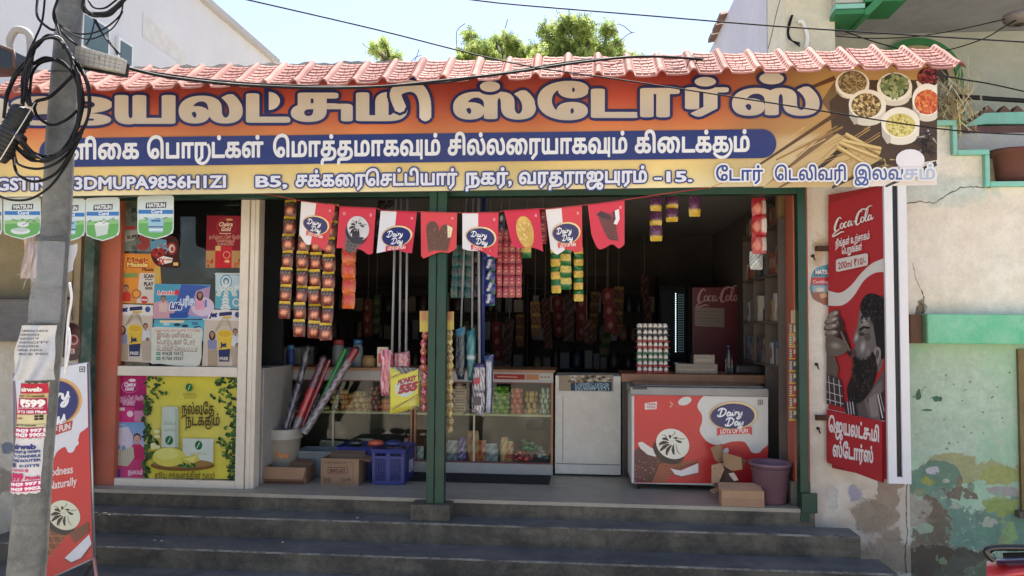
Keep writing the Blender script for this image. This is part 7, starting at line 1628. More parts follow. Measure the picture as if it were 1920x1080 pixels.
b = MB(); b.box(fx(1238), fx(1289), YF_+.1, YF_+.65, 0, fz(536)); b.build('fridge_body', _mc['fridge_black'], t)
b = MB(); b.box(fx(1242), fx(1286), YF_+.085, YF_+.099, fz(672), fz(545)); b.build('fridge_door', mat('dark_teal_glass', (16, 24, 27), rough=.6, spec=.2), t)
lm, nt, bb = _nt('led_light'); bb.inputs['Emission Color'].default_value = (.75, .95, 1, 1); bb.inputs['Emission Strength'].default_value = .9; bb.inputs['Base Color'].default_value = (.8, .9, .9, 1)
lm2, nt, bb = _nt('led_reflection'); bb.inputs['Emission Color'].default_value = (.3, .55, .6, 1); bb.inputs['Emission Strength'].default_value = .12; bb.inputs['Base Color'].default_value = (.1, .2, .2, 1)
for i in range(28):
    y = 551+i*4.0; p = W(1267, y, YF_+.08); b = MB(); b.box(-.005, .005, 0, .006, -.006, .006); o = b.build('light_point', lm, t, loc=(0, 0, 0)); o.location = tuple(np.array(p)-np.array(t.location))
    if i == 0: lme = o.data
    else: o.data = lme
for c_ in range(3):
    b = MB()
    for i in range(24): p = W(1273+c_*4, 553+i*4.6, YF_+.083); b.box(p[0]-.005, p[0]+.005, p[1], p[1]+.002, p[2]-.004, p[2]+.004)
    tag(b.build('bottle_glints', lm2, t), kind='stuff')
# shelves at the back and side
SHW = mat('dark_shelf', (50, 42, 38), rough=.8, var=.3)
def rack(label, x0_, x1_, Y, zs_, dep=.3, top_=2.2):
    t = thing('back_rack', label, 'shelf', ((x0_+x1_)/2, Y, 0), 'dark racks along the back wall')
    for x in (x0_, x1_-.03): b = MB(); b.box(x, x+.03, Y, Y+dep, 0, top_); b.build('upright', SHW, t)
    for z in zs_: b = MB(); b.box(x0_+.031, x1_-.031, Y, Y+dep, z, z+.02); b.build('shelf_board', SHW, t)
    b = MB(); b.box(x0_, x1_, Y+dep+.002, Y+dep+.01, 0, top_); b.build('rack_back', SHW, t)
xbl, xbr = W(500, 600, 4.2)[0], W(1240, 600, 4.2)[0]; wR = (xbr-xbl)/3
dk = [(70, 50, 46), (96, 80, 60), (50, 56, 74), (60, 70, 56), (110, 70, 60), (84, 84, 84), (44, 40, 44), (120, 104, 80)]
for r_ in range(3):
    zs_ = [.4, .85, 1.25, 1.65, 2.0]; rack(['dark goods rack at the back behind the left opening', 'dark goods rack at the back behind the centre post', 'dark goods rack at the back near the fridges'][r_], xbl+r_*wR+.01, xbl+(r_+1)*wR-.01, 4.2, zs_)
    for zi, z in enumerate(zs_[1:4]):
        x = xbl+r_*wR+.1; q_ = 0
        while x < xbl+(r_+1)*wR-.15:
            w = random.uniform(.08, .16); h = random.uniform(.14, .28); kd = random.choice(['box', 'jar']); q_ += 1; b = MB(random.choice(dk))
            if kd == 'box': b.box(-w/2, w/2, 0, .15, 0, h)
            else: b.lathe([(w*.45, 0), (w*.5, h*.1), (w*.5, h*.7), (w*.35, h*.8), (w*.35, h)], (0, .08, 0), 10)
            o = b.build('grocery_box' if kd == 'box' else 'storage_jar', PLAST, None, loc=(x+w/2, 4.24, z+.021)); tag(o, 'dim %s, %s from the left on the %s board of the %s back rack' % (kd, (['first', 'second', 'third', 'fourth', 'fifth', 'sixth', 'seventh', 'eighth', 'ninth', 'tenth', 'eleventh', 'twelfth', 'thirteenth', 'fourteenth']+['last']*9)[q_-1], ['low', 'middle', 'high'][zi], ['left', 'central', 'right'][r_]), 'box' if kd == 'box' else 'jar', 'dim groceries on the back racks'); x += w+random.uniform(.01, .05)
# side shelf unit on the right wall
XS = XW-.005; t = thing('side_shelf', 'pale shelf unit with square compartments along the right inner wall', 'shelf', (XS-.25, 1.2, 0)); SHL = mat('pale_shelf', (96, 86, 78), rough=.7, var=.25, dirt=.3)
for y in (.27, .75, 1.23, 1.71): b = MB(); b.box(XS-.17, XS-.002, y, y+.025, 0, 2.45); b.build('upright', SHL, t)
for z in (1.12, 1.52, 1.95, 2.4):
    for y in (.295, .775, 1.255):
        b = MB(); b.box(XS-.17, XS-.002, y+.001, y+.454, z, z+.022); b.build('shelf_board', SHL, t)
for lab, y, z, cols, kd, h in [('dark blue bottle group on the upper side shelf', .85, 1.975, [(30, 36, 70), (60, 60, 80)], 'jar', .3), ('small dark bottle beside the blue one on the side shelf', 1.0, 1.975, [(40, 44, 70), (150, 150, 150)], 'jar', .24), ('red bottle with white cap on the lower side shelf', .8, 1.542, [(120, 44, 48), (180, 176, 170)], 'jar', .2), ('second red bottle with white cap on the lower side shelf', .92, 1.542, [(110, 40, 44), (176, 170, 166)], 'jar', .17)]:
    b = MB(cols[0]); b.lathe([(.045, 0), (.05, .02), (.05, h*.65), (.022, h*.8), (.022, h*.82)], (0, 0, 0), 14); b.setc(cols[1]); b.lathe([(.026, h*.82), (.026, h)], (0, 0, 0), 12); o = b.build('plastic_bottle', PLAST, None, loc=(XS-.10, y, z)); tag(o, lab, 'bottle')
for zi, z in enumerate((1.144, 1.544, 1.974, 2.424)):
    for yi, y in enumerate((.30, .78, 1.26)):
        q_ = 0
        yy = y+.03
        while yy < y+.36:
            w = random.uniform(.07, .13); h = random.uniform(.10, .26)
            if (z in (1.544, 1.974) and .7 < yy < 1.1) or random.random() < .12: yy += w; continue
            cn_, cc_ = random.choice([('brown', (130, 80, 64)), ('slate blue', (90, 96, 120)), ('beige', (160, 146, 120)), ('grey green', (84, 94, 78)), ('red', (150, 66, 60)), ('tan', (150, 122, 80)), ('dark', (70, 64, 70)), ('pale', (176, 170, 160))]); q_ += 1; b = MB(cc_); b.box(-.06, .06, 0, w, 0, h); b.setc(random.choice([(150, 140, 120), (130, 80, 70), (80, 90, 110)])); b.box(-.0615, -.0601, w*.15, w*.85, h*.3, h*.75)
            o = b.build('grocery_box', PLAST, None, loc=(XS-.09, yy, z)); tag(o, '%s pack, %s in the %s bay, %s shelf of the side unit' % (cn_, ['first', 'second', 'third', 'fourth', 'fifth', 'sixth', 'seventh', 'eighth'][min(7, q_-1)], ['nearest', 'middle', 'far'][yi], ['bottom', 'second', 'third', 'top'][zi]), 'box', 'groceries on the side shelf'); yy += w+random.uniform(.005, .04)
# things on the right counter
zt1 = zc(697)+.002
def wbox(label, pa, pb, h, Y, col, z=zt1, hh=.12):
    xa, xb = xc(pa), xc(pb); b = MB(col); n = 0; b.box(xa, xb, Y, Y+.25, z, z+hh); b.setc(shade(col, 1.4)); b.box(xa+.02, xb-.02, Y-.001, Y, z+hh*.3, z+hh*.5); o = b.build('wrapped_carton', WRAP, bevel=.01); tag(o, label, 'carton', 'plastic wrapped cartons on the right counter'); return o
wbox('long plastic wrapped carton on the counter right of the eggs', 1270, 1350, 20, YC+.12, (104, 92, 76), zt1, .095); wbox('shorter wrapped carton stacked on the long one', 1305, 1345, 20, YC+.13, (110, 98, 82), zt1+.097, .09)
t = thing('plastic_bottle', 'clear plastic bottle with dark shine on the counter right of the wrapped cartons', 'bottle', (xc(1373), YC+.15, zt1)); b = MB(); b.lathe([(.035, 0), (.04, .02), (.038, .1), (.04, .16), (.018, .24), (.018, .26)], (xc(1373), YC+.15, zt1), 16); b.build('bottle_body', gm, t); b = MB((40, 60, 90)); b.lathe([(.02, .26), (.02, .285)], (xc(1373), YC+.15, zt1), 12); b.build('bottle_cap', PLAST, t)
b = MB(); b.tube([tuple(W(*q, YC+.2)) for q in spline([(1395, 690), (1425, 684), (1447, 690), (1462, 705), (1466, 740), (1462, 800)], 5)], .007, 6); tag(b.build('power_cable', mat('black_cable', None)), 'black power cable running over the right counter down behind the freezer', 'cable')
b = MB((40, 36, 36)); b.box(xc(1385), xc(1480), YC+.1, YC+.4, zt1, zt1+.09); tag(b.build('dark_case', PLAST, bevel=.02), 'low dark box on the counter near the orange jamb', 'box')

# ------------------------------------------------------------------ chest freezer
pF = WZ(1310, 913, .075); YZ = pF[1]; YZ = .42
fxx = lambda px, py=820: W(px, py, YZ)[0]; fzz = lambda py, px=1310: W(px, py, YZ)[2]
t = thing('chest_freezer', 'white chest freezer with red ice cream print on its front, standing on small wheels', 'freezer', (fxx(1310), YZ, 0))
xa, xb, z0_, z1_ = fxx(1184), fxx(1441), fzz(911), fzz(742); zt2 = fzz(727)
FW = mat('freezer_white', (206, 204, 198), rough=.4, var=.08, vs=3, dirt=.2, dcol='8a8478'); FG = mat('freezer_grey', (150, 148, 142), rough=.45, var=.12, dirt=.25)
b = MB(); b.box(xa, xb, YZ+.012, YZ+.56, z0_, z1_-.004); b.build('freezer_body', FW, t, bevel=.015, seg=3)
b = MB(); b.box(xa-.012, xb+.006, YZ-.006, YZ+.57, z1_-.003, zt2); b.build('freezer_rim', FG, t, bevel=.012, seg=3)
b = MB(); b.box(xa+.03, xb-.03, YZ+.03, YZ+.54, zt2+.001, zt2+.02); b.build('lid_glass', mat('lid_dark', (60, 66, 70), rough=.15), t, bevel=.005)
b = MB(); b.box(xa+.01, xa+.14, YZ-.008, YZ+.02, zt2-.022, zt2+.006); b.build('lid_handle', mat('dark_grey_plastic', (50, 50, 52), rough=.5), t)
for x in (xa+.07, xb-.07):
    for y in (YZ+.07, YZ+.5):
        b = MB(); b.tube([(x-.012, y, .027), (x+.012, y, .027)], .026, 14); o = b.build('wheel', mat('black_plastic', (26, 26, 28), rough=.5), t)
        b = MB(); b.box(x-.02, x+.02, y-.012, y+.012, .03, z0_-.001); b.build('caster_fork', _mc['dark_grey_plastic'], t)
def fm(x, y, h): q = W(x, y, YZ+.012); return q-np.array([0, h+.0015, 0])
a = Art(fm)
a.poly([(1189, 737), (1440, 743), (1440, 907), (1189, 905)], (196, 44, 44))
bl_ = spline([(1322, 740), (1311, 752), (1308, 764), (1316, 778), (1316, 792), (1312, 808), (1322, 824), (1334, 832), (1350, 834), (1372, 828), (1394, 828), (1402, 836), (1410, 848), (1422, 849), (1430, 842), (1440, 834)], 5); a.poly(list(bl_)+[(1440, 741)], (206, 204, 196))
a.ell(1284, 752, 13, 7.5, (206, 204, 196), 18, -18); a.ell(1361, 846, 7, 5, (206, 204, 196), 14, -60)
a.poly([(1209, 756), (1232, 753), (1231, 767), (1209, 768)], (206, 204, 196)); a.text('TASTE', 1213, 1229, 760, 4, (190, 50, 50), .04); a.text('THE MILK', 1212, 1229, 765.5, 4, (190, 50, 50), .03); a.line([(1256, 753), (1261, 758), (1256, 764)], 2, (220, 160, 140)); a.line([(1266, 762), (1276, 761)], .8, (180, 120, 110))
# chocolate block, white cream, cone, wafer
a.poly([(1189, 846), (1197, 838), (1214, 852), (1232, 856), (1246, 866), (1236, 884), (1222, 904), (1189, 904)], (86, 40, 42)); [a.ell(random.uniform(1191, 1238), random.uniform(856, 902), 1.5, 1, random.choice([(180, 120, 110), (120, 64, 60), (60, 26, 30)]), 6) for i in range(70)]
a.poly([(1196, 830), (1204, 828), (1222, 840), (1232, 842), (1237, 848), (1228, 856), (1214, 852), (1200, 840)], (222, 214, 204)); a.poly([(1215, 904), (1240, 868), (1262, 862), (1248, 884), (1242, 904)], (60, 44, 36))
a.poly([(1310, 862), (1270, 866), (1238, 868), (1222, 904), (1246, 905), (1260, 890), (1290, 872)], (150, 76, 48)); [a.ell(random.uniform(1245, 1300), random.uniform(866, 880), 2, 1.2, (110, 50, 34), 6) for i in range(24)]
for i in range(7): a.line([(1228+i*7, 902-i*2), (1244+i*7, 868)], .9, (110, 56, 36)); a.line([(1232+i*2, 872+i*5), (1262-i*2, 870+i*5)], .8, (176, 100, 64))
swirl_cone(a, 1261, 832, 32, 118, 6)
a.poly([(1257, 878), (1276, 882), (1309, 868), (1309, 886), (1276, 893), (1266, 890)], (222, 214, 210)); a.line([(1262, 889), (1278, 893.5), (1309, 886.5)], 1.6, (90, 40, 36)); a.line([(1272, 878), (1309, 866)], 2.2, (96, 46, 36))
dd_logo(a, 1374, 779, 43, -2); vegmark(a, 1421, 750, 8)
a.build('front_print', GLOSSP, t)
# ------------------------------------------------------------------ crumpled cardboard, box and waste bucket in front
t = thing('torn_cardboard', 'torn brown cardboard pieces propped against the right side of the freezer', 'cardboard', W(1370, 930, .2))
def cp(pts, Y0, tv=(.004, .008, 0), col=(146, 112, 84), nm='cardboard_piece'):
    b = MB(col); P = [W(x, y, Y0+dy) for x, y, dy in pts]
    n = len(P); t3 = np.array(tv); fs = [tuple(range(n)), tuple(range(2*n-1, n-1, -1))]+[((i+1) % n, i, n+i, n+(i+1) % n) for i in range(n)]
    b.add(P+[p_+t3 for p_ in P], fs); b.build(nm, CARDV, t)
cp([(1332, 840, .1), (1352, 832, .1), (1356, 850, .12), (1352, 872, .14), (1340, 862, .12)], .15, col=(156, 124, 94)); cp([(1356, 848, .1), (1390, 858, .05), (1392, 880, .04), (1372, 883, .08), (1354, 872, .12)], .12, col=(166, 132, 98)); cp([(1334, 872, .1), (1352, 868, .12), (1358, 880, .1), (1348, 904, .05), (1334, 906, .03)], .1, col=(176, 142, 108))
cp([(1352, 872, .12), (1366, 870, .1), (1376, 890, .05), (1386, 906, .02), (1366, 912, .0), (1346, 904, .05)], .16, col=(80, 58, 44)); cp([(1340, 905, .06), (1386, 910, .02), (1384, 918, .0), (1350, 920, .0), (1336, 912, .04)], .08, col=(96, 72, 54)); cp([(1390, 858, .08), (1400, 864, .1), (1392, 878, .08)], .1, col=(120, 88, 64)); cp([(1331, 920, .0), (1348, 914, .04), (1352, 920, .04), (1338, 926, .0)], .02, (0, .006, .006), (156, 120, 90)); cp([(1366, 888, .05), (1376, 886, .05), (1384, 900, .02), (1376, 902, .02)], .08, col=(196, 180, 160))
for q in ((1354, 866), (1340, 880)): b = MB((50, 38, 32)); c_ = W(*q, .19); b.tube([c_, c_+[0, .003, 0]], .012, 12); b.build('punched_hole', CARDV, t)
p0, p1 = WZ(1352, 948, 0), WZ(1433, 950, 0); Yb_ = -.105; xa, xb = W(1353, 940, Yb_)[0], W(1433, 940, Yb_)[0]; zb1 = W(1390, 920, Yb_)[2]
t = thing('cardboard_box', 'flat tan cardboard box lying on the edge of the top step before the freezer', 'box', ((xa+xb)/2, Yb_, 0))
b = MB((180, 142, 108)); b.box(xa, xb, Yb_, Yb_+.12, .002, zb1); b.build('carton_body', CARDV, t); b = MB((166, 130, 98)); b.slab([(xa-.0, Yb_-.001, zb1*.5), (xb, Yb_-.001, zb1*.5), (xb, Yb_-.012, .002), (xa, Yb_-.012, .002)], (0, .004, 0)); b.build('lower_flap', CARDV, t)
b = MB((190, 152, 116)); b.slab([(xa-.02, Yb_+.02, zb1+.001), (xb-.01, Yb_+.02, zb1+.001), (xb, Yb_+.16, zb1+.03), (xa, Yb_+.16, zb1+.03)], (0, 0, .004)); b.build('top_flap', CARDV, t)
pB = np.array([W(1447, 940, .05)[0], .09, 0]); kB = px2m(-.05); t = thing('waste_bucket', 'faded purple plastic bucket standing by the right orange jamb', 'bucket', pB); hB = W(1447, 866, .09)[2]; b = MB()
b.lathe([(26*kB, 0), (28*kB, .004), (35*kB, hB*.93), (38.5*kB, hB*.94), (38.5*kB, hB), (36.5*kB, hB), (33*kB, hB*.9), (26*kB, .01)], tuple(pB), 36); b.build('bucket_body', mat('faded_purple', (126, 92, 104), rough=.5, var=.2, dirt=.5, dcol='7a6a6c', ds=4), t)
b = MB(); b.tube([(pB[0]+37*kB*cos(a_), pB[1]-37*kB*abs(sin(a_))-.004, hB*.86+.0*a_) for a_ in np.linspace(pi, 0, 12)], .004, 6); b.build('bucket_handle', mat('faded_purple2', (110, 84, 94), rough=.5), t)
# lottery strip on the orange jamb
t = thing('ticket_strip', 'long strip of colourful printed cards hanging on the right orange jamb', 'printed strip', W(1488, 590, -.03)); a = Art(pmap(-.024)); 
a.poly([(1483, 582), (1496, 582), (1496, 660), (1483, 660)], (176, 150, 120)); 
for i in range(8):
    y = 606+i*23; c_ = random.choice([(150, 60, 50), (130, 90, 60), (176, 150, 110), (90, 70, 70)]); a.rect(1479, y, 1496, y+22, c_); a.rect(1480, y+2, 1486, y+19, (50, 40, 40)); a.rect(1488, y+3, 1495, y+12, (196, 176, 150)); a.rect(1479, y+19, 1496, y+21.5, (200, 150, 60))
    for j in range(5): a.rect(1480.5, y+3+j*3.2, 1485, y+4.8+j*3.2, (196, 180, 160))
    a.ell(1491, y+14, 3.5, 3.5, random.choice([(196, 60, 50), (60, 80, 110), (206, 190, 160)]), 8)
a.build('printed_cards', GLOSSP, t)
b = MB(); b.box(W(1484, 0, -.03)[0], W(1489, 0, -.03)[0], -.028, -.0245, W(1486, 606, -.03)[2], W(1486, 580, -.03)[2]); b.build('strip_clip', mat('clip_beige', (190, 170, 130)), t)
# ------------------------------------------------------------------ leaning utility pole with its cables and bills
YPo = -2.6
POLE = concrete('pole_concrete', (92, 95, 94), (124, 124, 118), (66, 70, 71), rough=.7, sc=3, bump=.25)
CAB = mat('black_cable', None); CABG = mat('grey_cable', (120, 122, 124), rough=.5, var=.2); kp = px2m(YPo)
t = thing('utility_pole', 'leaning grey concrete utility pole at the left, with worn bills pasted on', 'utility pole', WZ(60, 1200, -.62))
pc = [(140, -90, 23), (133, 0, 24), (122, 140, 25), (113, 260, 26), (107, 400, 26.5), (93, 590, 28), (79, 720, 29.5), (63, 900, 31.5), (59, 960, 32.5), (49, 1080, 34), (36, 1230, 36)]
def pcx(y): return float(np.interp(y, [q[1] for q in pc], [q[0] for q in pc])), float(np.interp(y, [q[1] for q in pc], [q[2] for q in pc]))
pts = [W(x, y, YPo) for x, y, r in pc]; pts[-1][2] = min(pts[-1][2], -.66)
b = MB(); b.tube([pts[0]]+pts[1:], .05, 20, rs=[r*kp for x, y, r in pc]); b.build('pole_shaft', POLE, t)
def polem(x, y, h, e=.004):                     # wrap photo pixels round the pole's front
    cx_, r = pcx(y); s_ = max(-.995, min(.995, (x-cx_)/(r+1.5))); a_ = math.asin(s_); q = W(cx_+s_*(r+1.5), y, YPo)
    return np.array([q[0]+h*sin(a_), YPo-cos(a_)*(r+1.5)*kp-e-h, q[2]])
def wrapgrid(name, x0f, x1f, y0_, y1_, col, draw, e=.003, m_=None, lab=None):
    a = Art(lambda x, y, h: polem(x, y, h, e)); a.smooth = True
    nx, ny = 14, 12; vs = []
    for j in range(ny+1):
        for i in range(nx+1):
            y = y0_+(y1_-y0_)*j/ny; x = x0f(y)+(x1f(y)-x0f(y))*i/nx; vs.append(polem(x, y+1.5*sin(i*2.1)*(j in (0, ny)), 0, e+.002*sin(i*1.3+j)))
    a.add(vs, [(j*(nx+1)+i, j*(nx+1)+i+1, (j+1)*(nx+1)+i+1, (j+1)*(nx+1)+i) for j in range(ny) for i in range(nx)], [lin(col)]*(nx*ny)); a.smooth = False; a.k = 50; a.eps = .00006
    draw(a); o = a.build(name, m_ or PAPER, t); 
    if lab: o['label'] = lab
def strips_(a, x0_, y0_, x1_, y1_, col, n=10, sl=0):
    """a painted band that follows the round pole"""
    for i in range(n): u0, u1 = x0_+(x1_-x0_)*i/n, x0_+(x1_-x0_)*(i+1)/n; a.poly([(u0, y0_+sl*(u0-x0_)), (u1, y0_+sl*(u1-x0_)), (u1, y1_+sl*(u1-x0_)), (u0, y1_+sl*(u0-x0_))], col, a.k*a.eps)
    a.k += 8
def bill1(a):
    xl_ = lambda y: pcx(y)[0]-pcx(y)[1]*.98; xr_ = lambda y: pcx(y)[0]+pcx(y)[1]*.86
    strips_(a, xl_(725), 717, xr_(725), 735, (186, 44, 66)); strips_(a, xl_(740), 736, xr_(740), 743, (206, 180, 120)); strips_(a, xl_(755), 744, xr_(755), 773, (176, 40, 76)); strips_(a, xl_(783), 774, xr_(783), 791, (206, 196, 150)); strips_(a, xl_(800), 792, xr_(800), 797, (196, 190, 150)); strips_(a, xl_(808), 798, xr_(808), 816, (186, 50, 100))
    a.text('airweb', 61, 97, 731, 7.5, (230, 226, 220), .06); a.text('51+OTT + TV CHANNEL', 54, 100, 742, 3.5, (60, 50, 40), .03); a.text('₹599', 60, 100, 759, 12, (236, 230, 226), .07); a.text('UNLIMITED INTERNET', 56, 98, 763, 2.5, (226, 200, 206), .02); a.text('UP TO 1000 Mbps', 54, 100, 771, 5, (230, 220, 224), .05)
    a.text('netflix', 53, 66, 782, 3, (120, 60, 60), .03); [a.rect(86+6*i, 775+5*j, 91+6*i, 779+5*j, (50, 44, 44)) for i in range(2) for j in range(2)]; a.text('350+ TV channels', 50, 88, 795, 3, (70, 60, 50), .03)
    a.text('99429 9971', 52, 98, 806, 6, (236, 226, 230), .06); a.text('99429 9902', 51, 98, 814, 6, (236, 226, 230), .06)
wrapgrid('telecom_bill', lambda y: pcx(y)[0]-pcx(y)[1]*.99, lambda y: pcx(y)[0]+pcx(y)[1]*.88, 716, 817, (200, 190, 170), bill1, .004, None, 'upper red and cream internet bill reading 599')
def bill2(a):
    xl_ = lambda y: pcx(y)[0]-pcx(y)[1]*.98; xr_ = lambda y: pcx(y)[0]+pcx(y)[1]*.86
    strips_(a, xl_(905), 897, xr_(905), 916, (196, 50, 110), sl=-.03); a.text('airweb', 46, 87, 837, 9, (50, 56, 120), .05); 
    for t_, y, c_ in [('INTERNET @ 100MBPS', 845, (60, 80, 130)), ('TV CHANNELS', 853, (60, 80, 130)), ('FREE ROUTER', 861, (60, 80, 130))]: a.text(t_, 45, 92, y, 4.6, c_, .05, slope=-.02)
    a.rect(44, 863, 52, 871, (60, 70, 110)); a.text('21-OTTS', 60, 90, 870, 4.6, (60, 80, 130), .05); a.text('STARTING @', 44, 76, 878, 4, (206, 60, 110), .04); a.text('399', 42, 68, 894, 12, (190, 40, 96), .07); a.text('/Month', 70, 90, 893, 6, (190, 40, 96), .06); a.text('99429 9971', 42, 90, 905, 5.5, (236, 226, 230), .06, slope=-.05); a.text('99429 9902', 42, 90, 914, 5.5, (236, 226, 230), .06, slope=-.05)
wrapgrid('telecom_bill', lambda y: pcx(y)[0]-pcx(y)[1]*.99, lambda y: pcx(y)[0]+pcx(y)[1]*.86, 817.5, 919, (206, 204, 206), bill2, .0045, None, 'lower white and pink internet bill reading 399')
# clear plastic sheet with paper tied round the pole
def sheetcol(u, v): g_ = 150+50*sin(u*9+v*4)*sin(v*7+2); return (g_, g_+3, g_+6)
b = MB()
def shp(u, v):
    y = 610+100*v; cx_, r = pcx(y); x = cx_-(r+4+8*v)+(2*r+6+18*v)*u+2*sin(v*9+u*3); q = W(x, y, YPo-.005); q[1] = YPo-(r*kp)*(.6+.55*sin(pi*u))-.03-.012*sin(u*11+v*5)-.03*v*sin(pi*u); return tuple(q)
b.grid(20, 16, shp, lambda u, v: (196-30*(sin(u*12+v*3)**2)*v, 196-28*(sin(u*12+v*3)**2)*v, 194-24*(sin(u*12+v*3)**2)*v)); b.build('paper_notice', mat('plastic_paper', None, rough=.3, var=.15, vs=30, bump=.5, bs=25), t)
a = Art(lambda x, y, h: np.array(shp((x-48)/78, (y-610)/100))-np.array([0, h+.004, 0])); 
for i in range(7): a.text(random.choice(['ELECTRICITY', 'BOARD NOTICE', 'SERVICE NO', 'CONSUMER']), 56+random.random()*4, 96+random.random()*22, 622+i*7, 3.6, (96, 98, 104), .02)
a.build('notice_print', PAPER, t)
PLW = mat('clear_film', (176, 180, 184), rough=.2, var=.3, vs=20, bump=.6, bs=18, alpha=.35)
b = MB(); b.grid(20, 18, lambda u, v: tuple(polem(pcx(455+150*v)[0]+(2*u-1)*pcx(455+150*v)[1]*.98, 455+150*v, .004+.006*sin(u*13+v*9)**2, .003))); b.build('film_wrap', PLW, t)
b = MB((220, 222, 224)); 
for pts_ in ([(128, 615), (131, 640), (124, 690)], [(130, 530), (134, 560), (128, 600), (124, 660), (122, 700)]): b.tube([W(*q, YPo-.04) for q in spline(pts_, 4)], .007, 6)
b.build('plastic_ribbon', mat('white_ribbon', (214, 216, 220), rough=.4), t)
b = MB(); b.grid(6, 8, lambda u, v: tuple(W(127+18*u*(1-.4*v)+2*sin(v*6), 462+50*v-6*u, YPo+.02))); b.build('paper_scrap', mat('scrap_paper', (196, 198, 204), rough=.7), t)
for y0_, w_ in ((446, 5), (538, 4), (600, 3), (138, 3)):
    b = MB(); b.grid(18, 1, lambda u, v: tuple(polem(pcx(y0_)[0]+(2*u-1)*pcx(y0_)[1]*.99, y0_+w_*v+2*sin(u*3), .0, .004))); b.build('binding_band', mat('band_grey', (70, 74, 76), rough=.4), t)
# ---- cables
g = 'cable coils on the utility pole'
def cpx(L_): return [(x/2.843, y/2.843) for x, y in L_]
def coil(label, sets, r=.007, m_=CAB, Y=YPo-.16, name='cable_coil'):
    t_ = thing(name, label, 'cable', W(*cpx(sets[0])[0], Y), g)
    for j, s_ in enumerate(sets):
        b = MB(); q = spline(cpx(s_), 7); b.tube([W(x, y, Y+.03*sin(i*.25+j*2)-.015*j) for i, (x, y) in enumerate(q)], r*random.uniform(.8, 1.15), 7); b.build('cable', m_, t_)
def fan(base, n, dx, dy):
    return [[(x+random.uniform(-dx, dx)*(.4+.6*sin(i)), y+random.uniform(-dy, dy)) for i, (x, y) in enumerate(base)] for _ in range(n)]
coil('thick arch of black and grey cables looping down across the front of the pole', fan([(120, 560), (130, 420), (160, 300), (200, 235), (260, 195), (320, 215), (370, 290), (410, 400), (430, 520), (420, 640), (380, 760), (310, 825), (230, 840), (150, 800), (120, 740)], 10, 16, 10), .006)
coil('pale grey cables bent over the top of the cable arch', fan([(240, 205), (300, 190), (345, 240), (380, 300), (400, 320)], 3, 8, 6), .008, CABG, YPo-.2)
coil('strands of cable hanging down on the left of the arch', fan([(165, 300), (130, 350), (80, 410), (40, 500), (20, 620)], 6, 12, 9)+fan([(170, 310), (140, 400), (140, 500), (160, 560)], 4, 14, 8))
coil('wide round cable loop crossing the pole at banner height', fan([(180, 340), (250, 312), (330, 330), (395, 400), (425, 510), (415, 640), (350, 780), (260, 850), (170, 850), (90, 790)], 4, 9, 9), .006)
coil('right hand cable loop that swings past the right side of the pole', fan([(400, 320), (440, 380), (470, 460), (478, 560), (460, 650), (420, 720), (360, 790), (270, 835), (170, 825), (110, 760)], 8, 9, 10), .006)
coil('two lower sagging loops under the cable arch', [[(75, 810), (100, 875), (200, 900), (300, 870), (380, 800), (430, 730)], [(72, 820), (90, 920), (180, 968), (290, 930), (370, 830), (430, 720)], [(120, 760), (150, 830), (240, 838), (340, 800)]], .007)
coil('lowest long cable sagging to the left edge of the view', [[(-20, 1035), (60, 1065), (160, 1060), (260, 1000), (340, 900), (400, 790), (440, 700)]], .008)
coil('small cable ring tied beside the black splice closure', [[(180, 560), (200, 620), (270, 665), (350, 640), (410, 590)], [(185, 570), (195, 540), (260, 520), (330, 460), (390, 400)], [(160, 500), (170, 400), (210, 340), (280, 320)]], .008)
coil('cables coming down the pole from above the view', [[(240, -20), (225, 110), (190, 200), (150, 290), (120, 420), (130, 540)], [(200, -10), (200, 90), (260, 150), (290, 160)], [(310, -10), (285, 70), (300, 130), (360, 200), (410, 240)], [(310, -10), (290, 60), (310, 150), (340, 260)]], .007)
coil('heavy black cable coil hanging at the top beside the pole', fan([(445, -20), (450, 45), (500, 78), (580, 70), (640, 20), (675, -20)], 16, 10, 13), .0065)
coil('thin loose loops below the heavy upper coil', [[(300, 120), (380, 170), (470, 180), (560, 150), (640, 80), (655, 10)], [(320, 140), (420, 198), (500, 205), (600, 150), (655, 60)], [(470, 0), (500, 40), (560, 42), (620, 0)], [(500, 100), (540, 170), (600, 240), (640, 290)], [(510, 105), (560, 200), (612, 262), (625, 290)], [(505, 110), (485, 190), (460, 240)]], .0045)
t2 = thing('splice_closure', 'black ribbed cable splice closure hanging slanted at the left edge beside the pole', 'splice box', W(20, 250, YPo-.2), g)
b = MB(); pa, pb = W(46, 200, YPo-.2), W(-6, 300, YPo-.2); b.tube([pa, pa+(pb-pa)*.03, pa+(pb-pa)*.06, pa+(pb-pa)*.9, pb], .05, 18, rs=[.03, .05, .056, .056, .045]); b.build('closure_body', mat('closure_black', (34, 36, 38), rough=.6, var=.2, bump=.2), t2)
for i in range(12):
    q = pa+(pb-pa)*(.08+i*.072); d_ = (pb-pa)/np.linalg.norm(pb-pa)*.006; b = MB(); b.tube([q, q+d_], .0605, 18); b.build('rib', _mc['closure_black'], t2)
b = MB((150, 152, 150)); b.tube([W(66, 192, YPo-.27), W(40, 235, YPo-.275), W(0, 300, YPo-.27)], .003, 5); b.build('tie_wire', mat('tie_white', (196, 196, 190), rough=.5), t2)
b = MB(); b.tube([W(26, 248, YPo-.25), W(44, 262, YPo-.26)], .022, 10); b.build('end_plug', _mc['closure_black'], t2)
t3 = thing('terminal_box', 'flat dirty white cable terminal box tied tilted to the right side of the pole', 'terminal box', W(180, 110, YPo-.2), g)
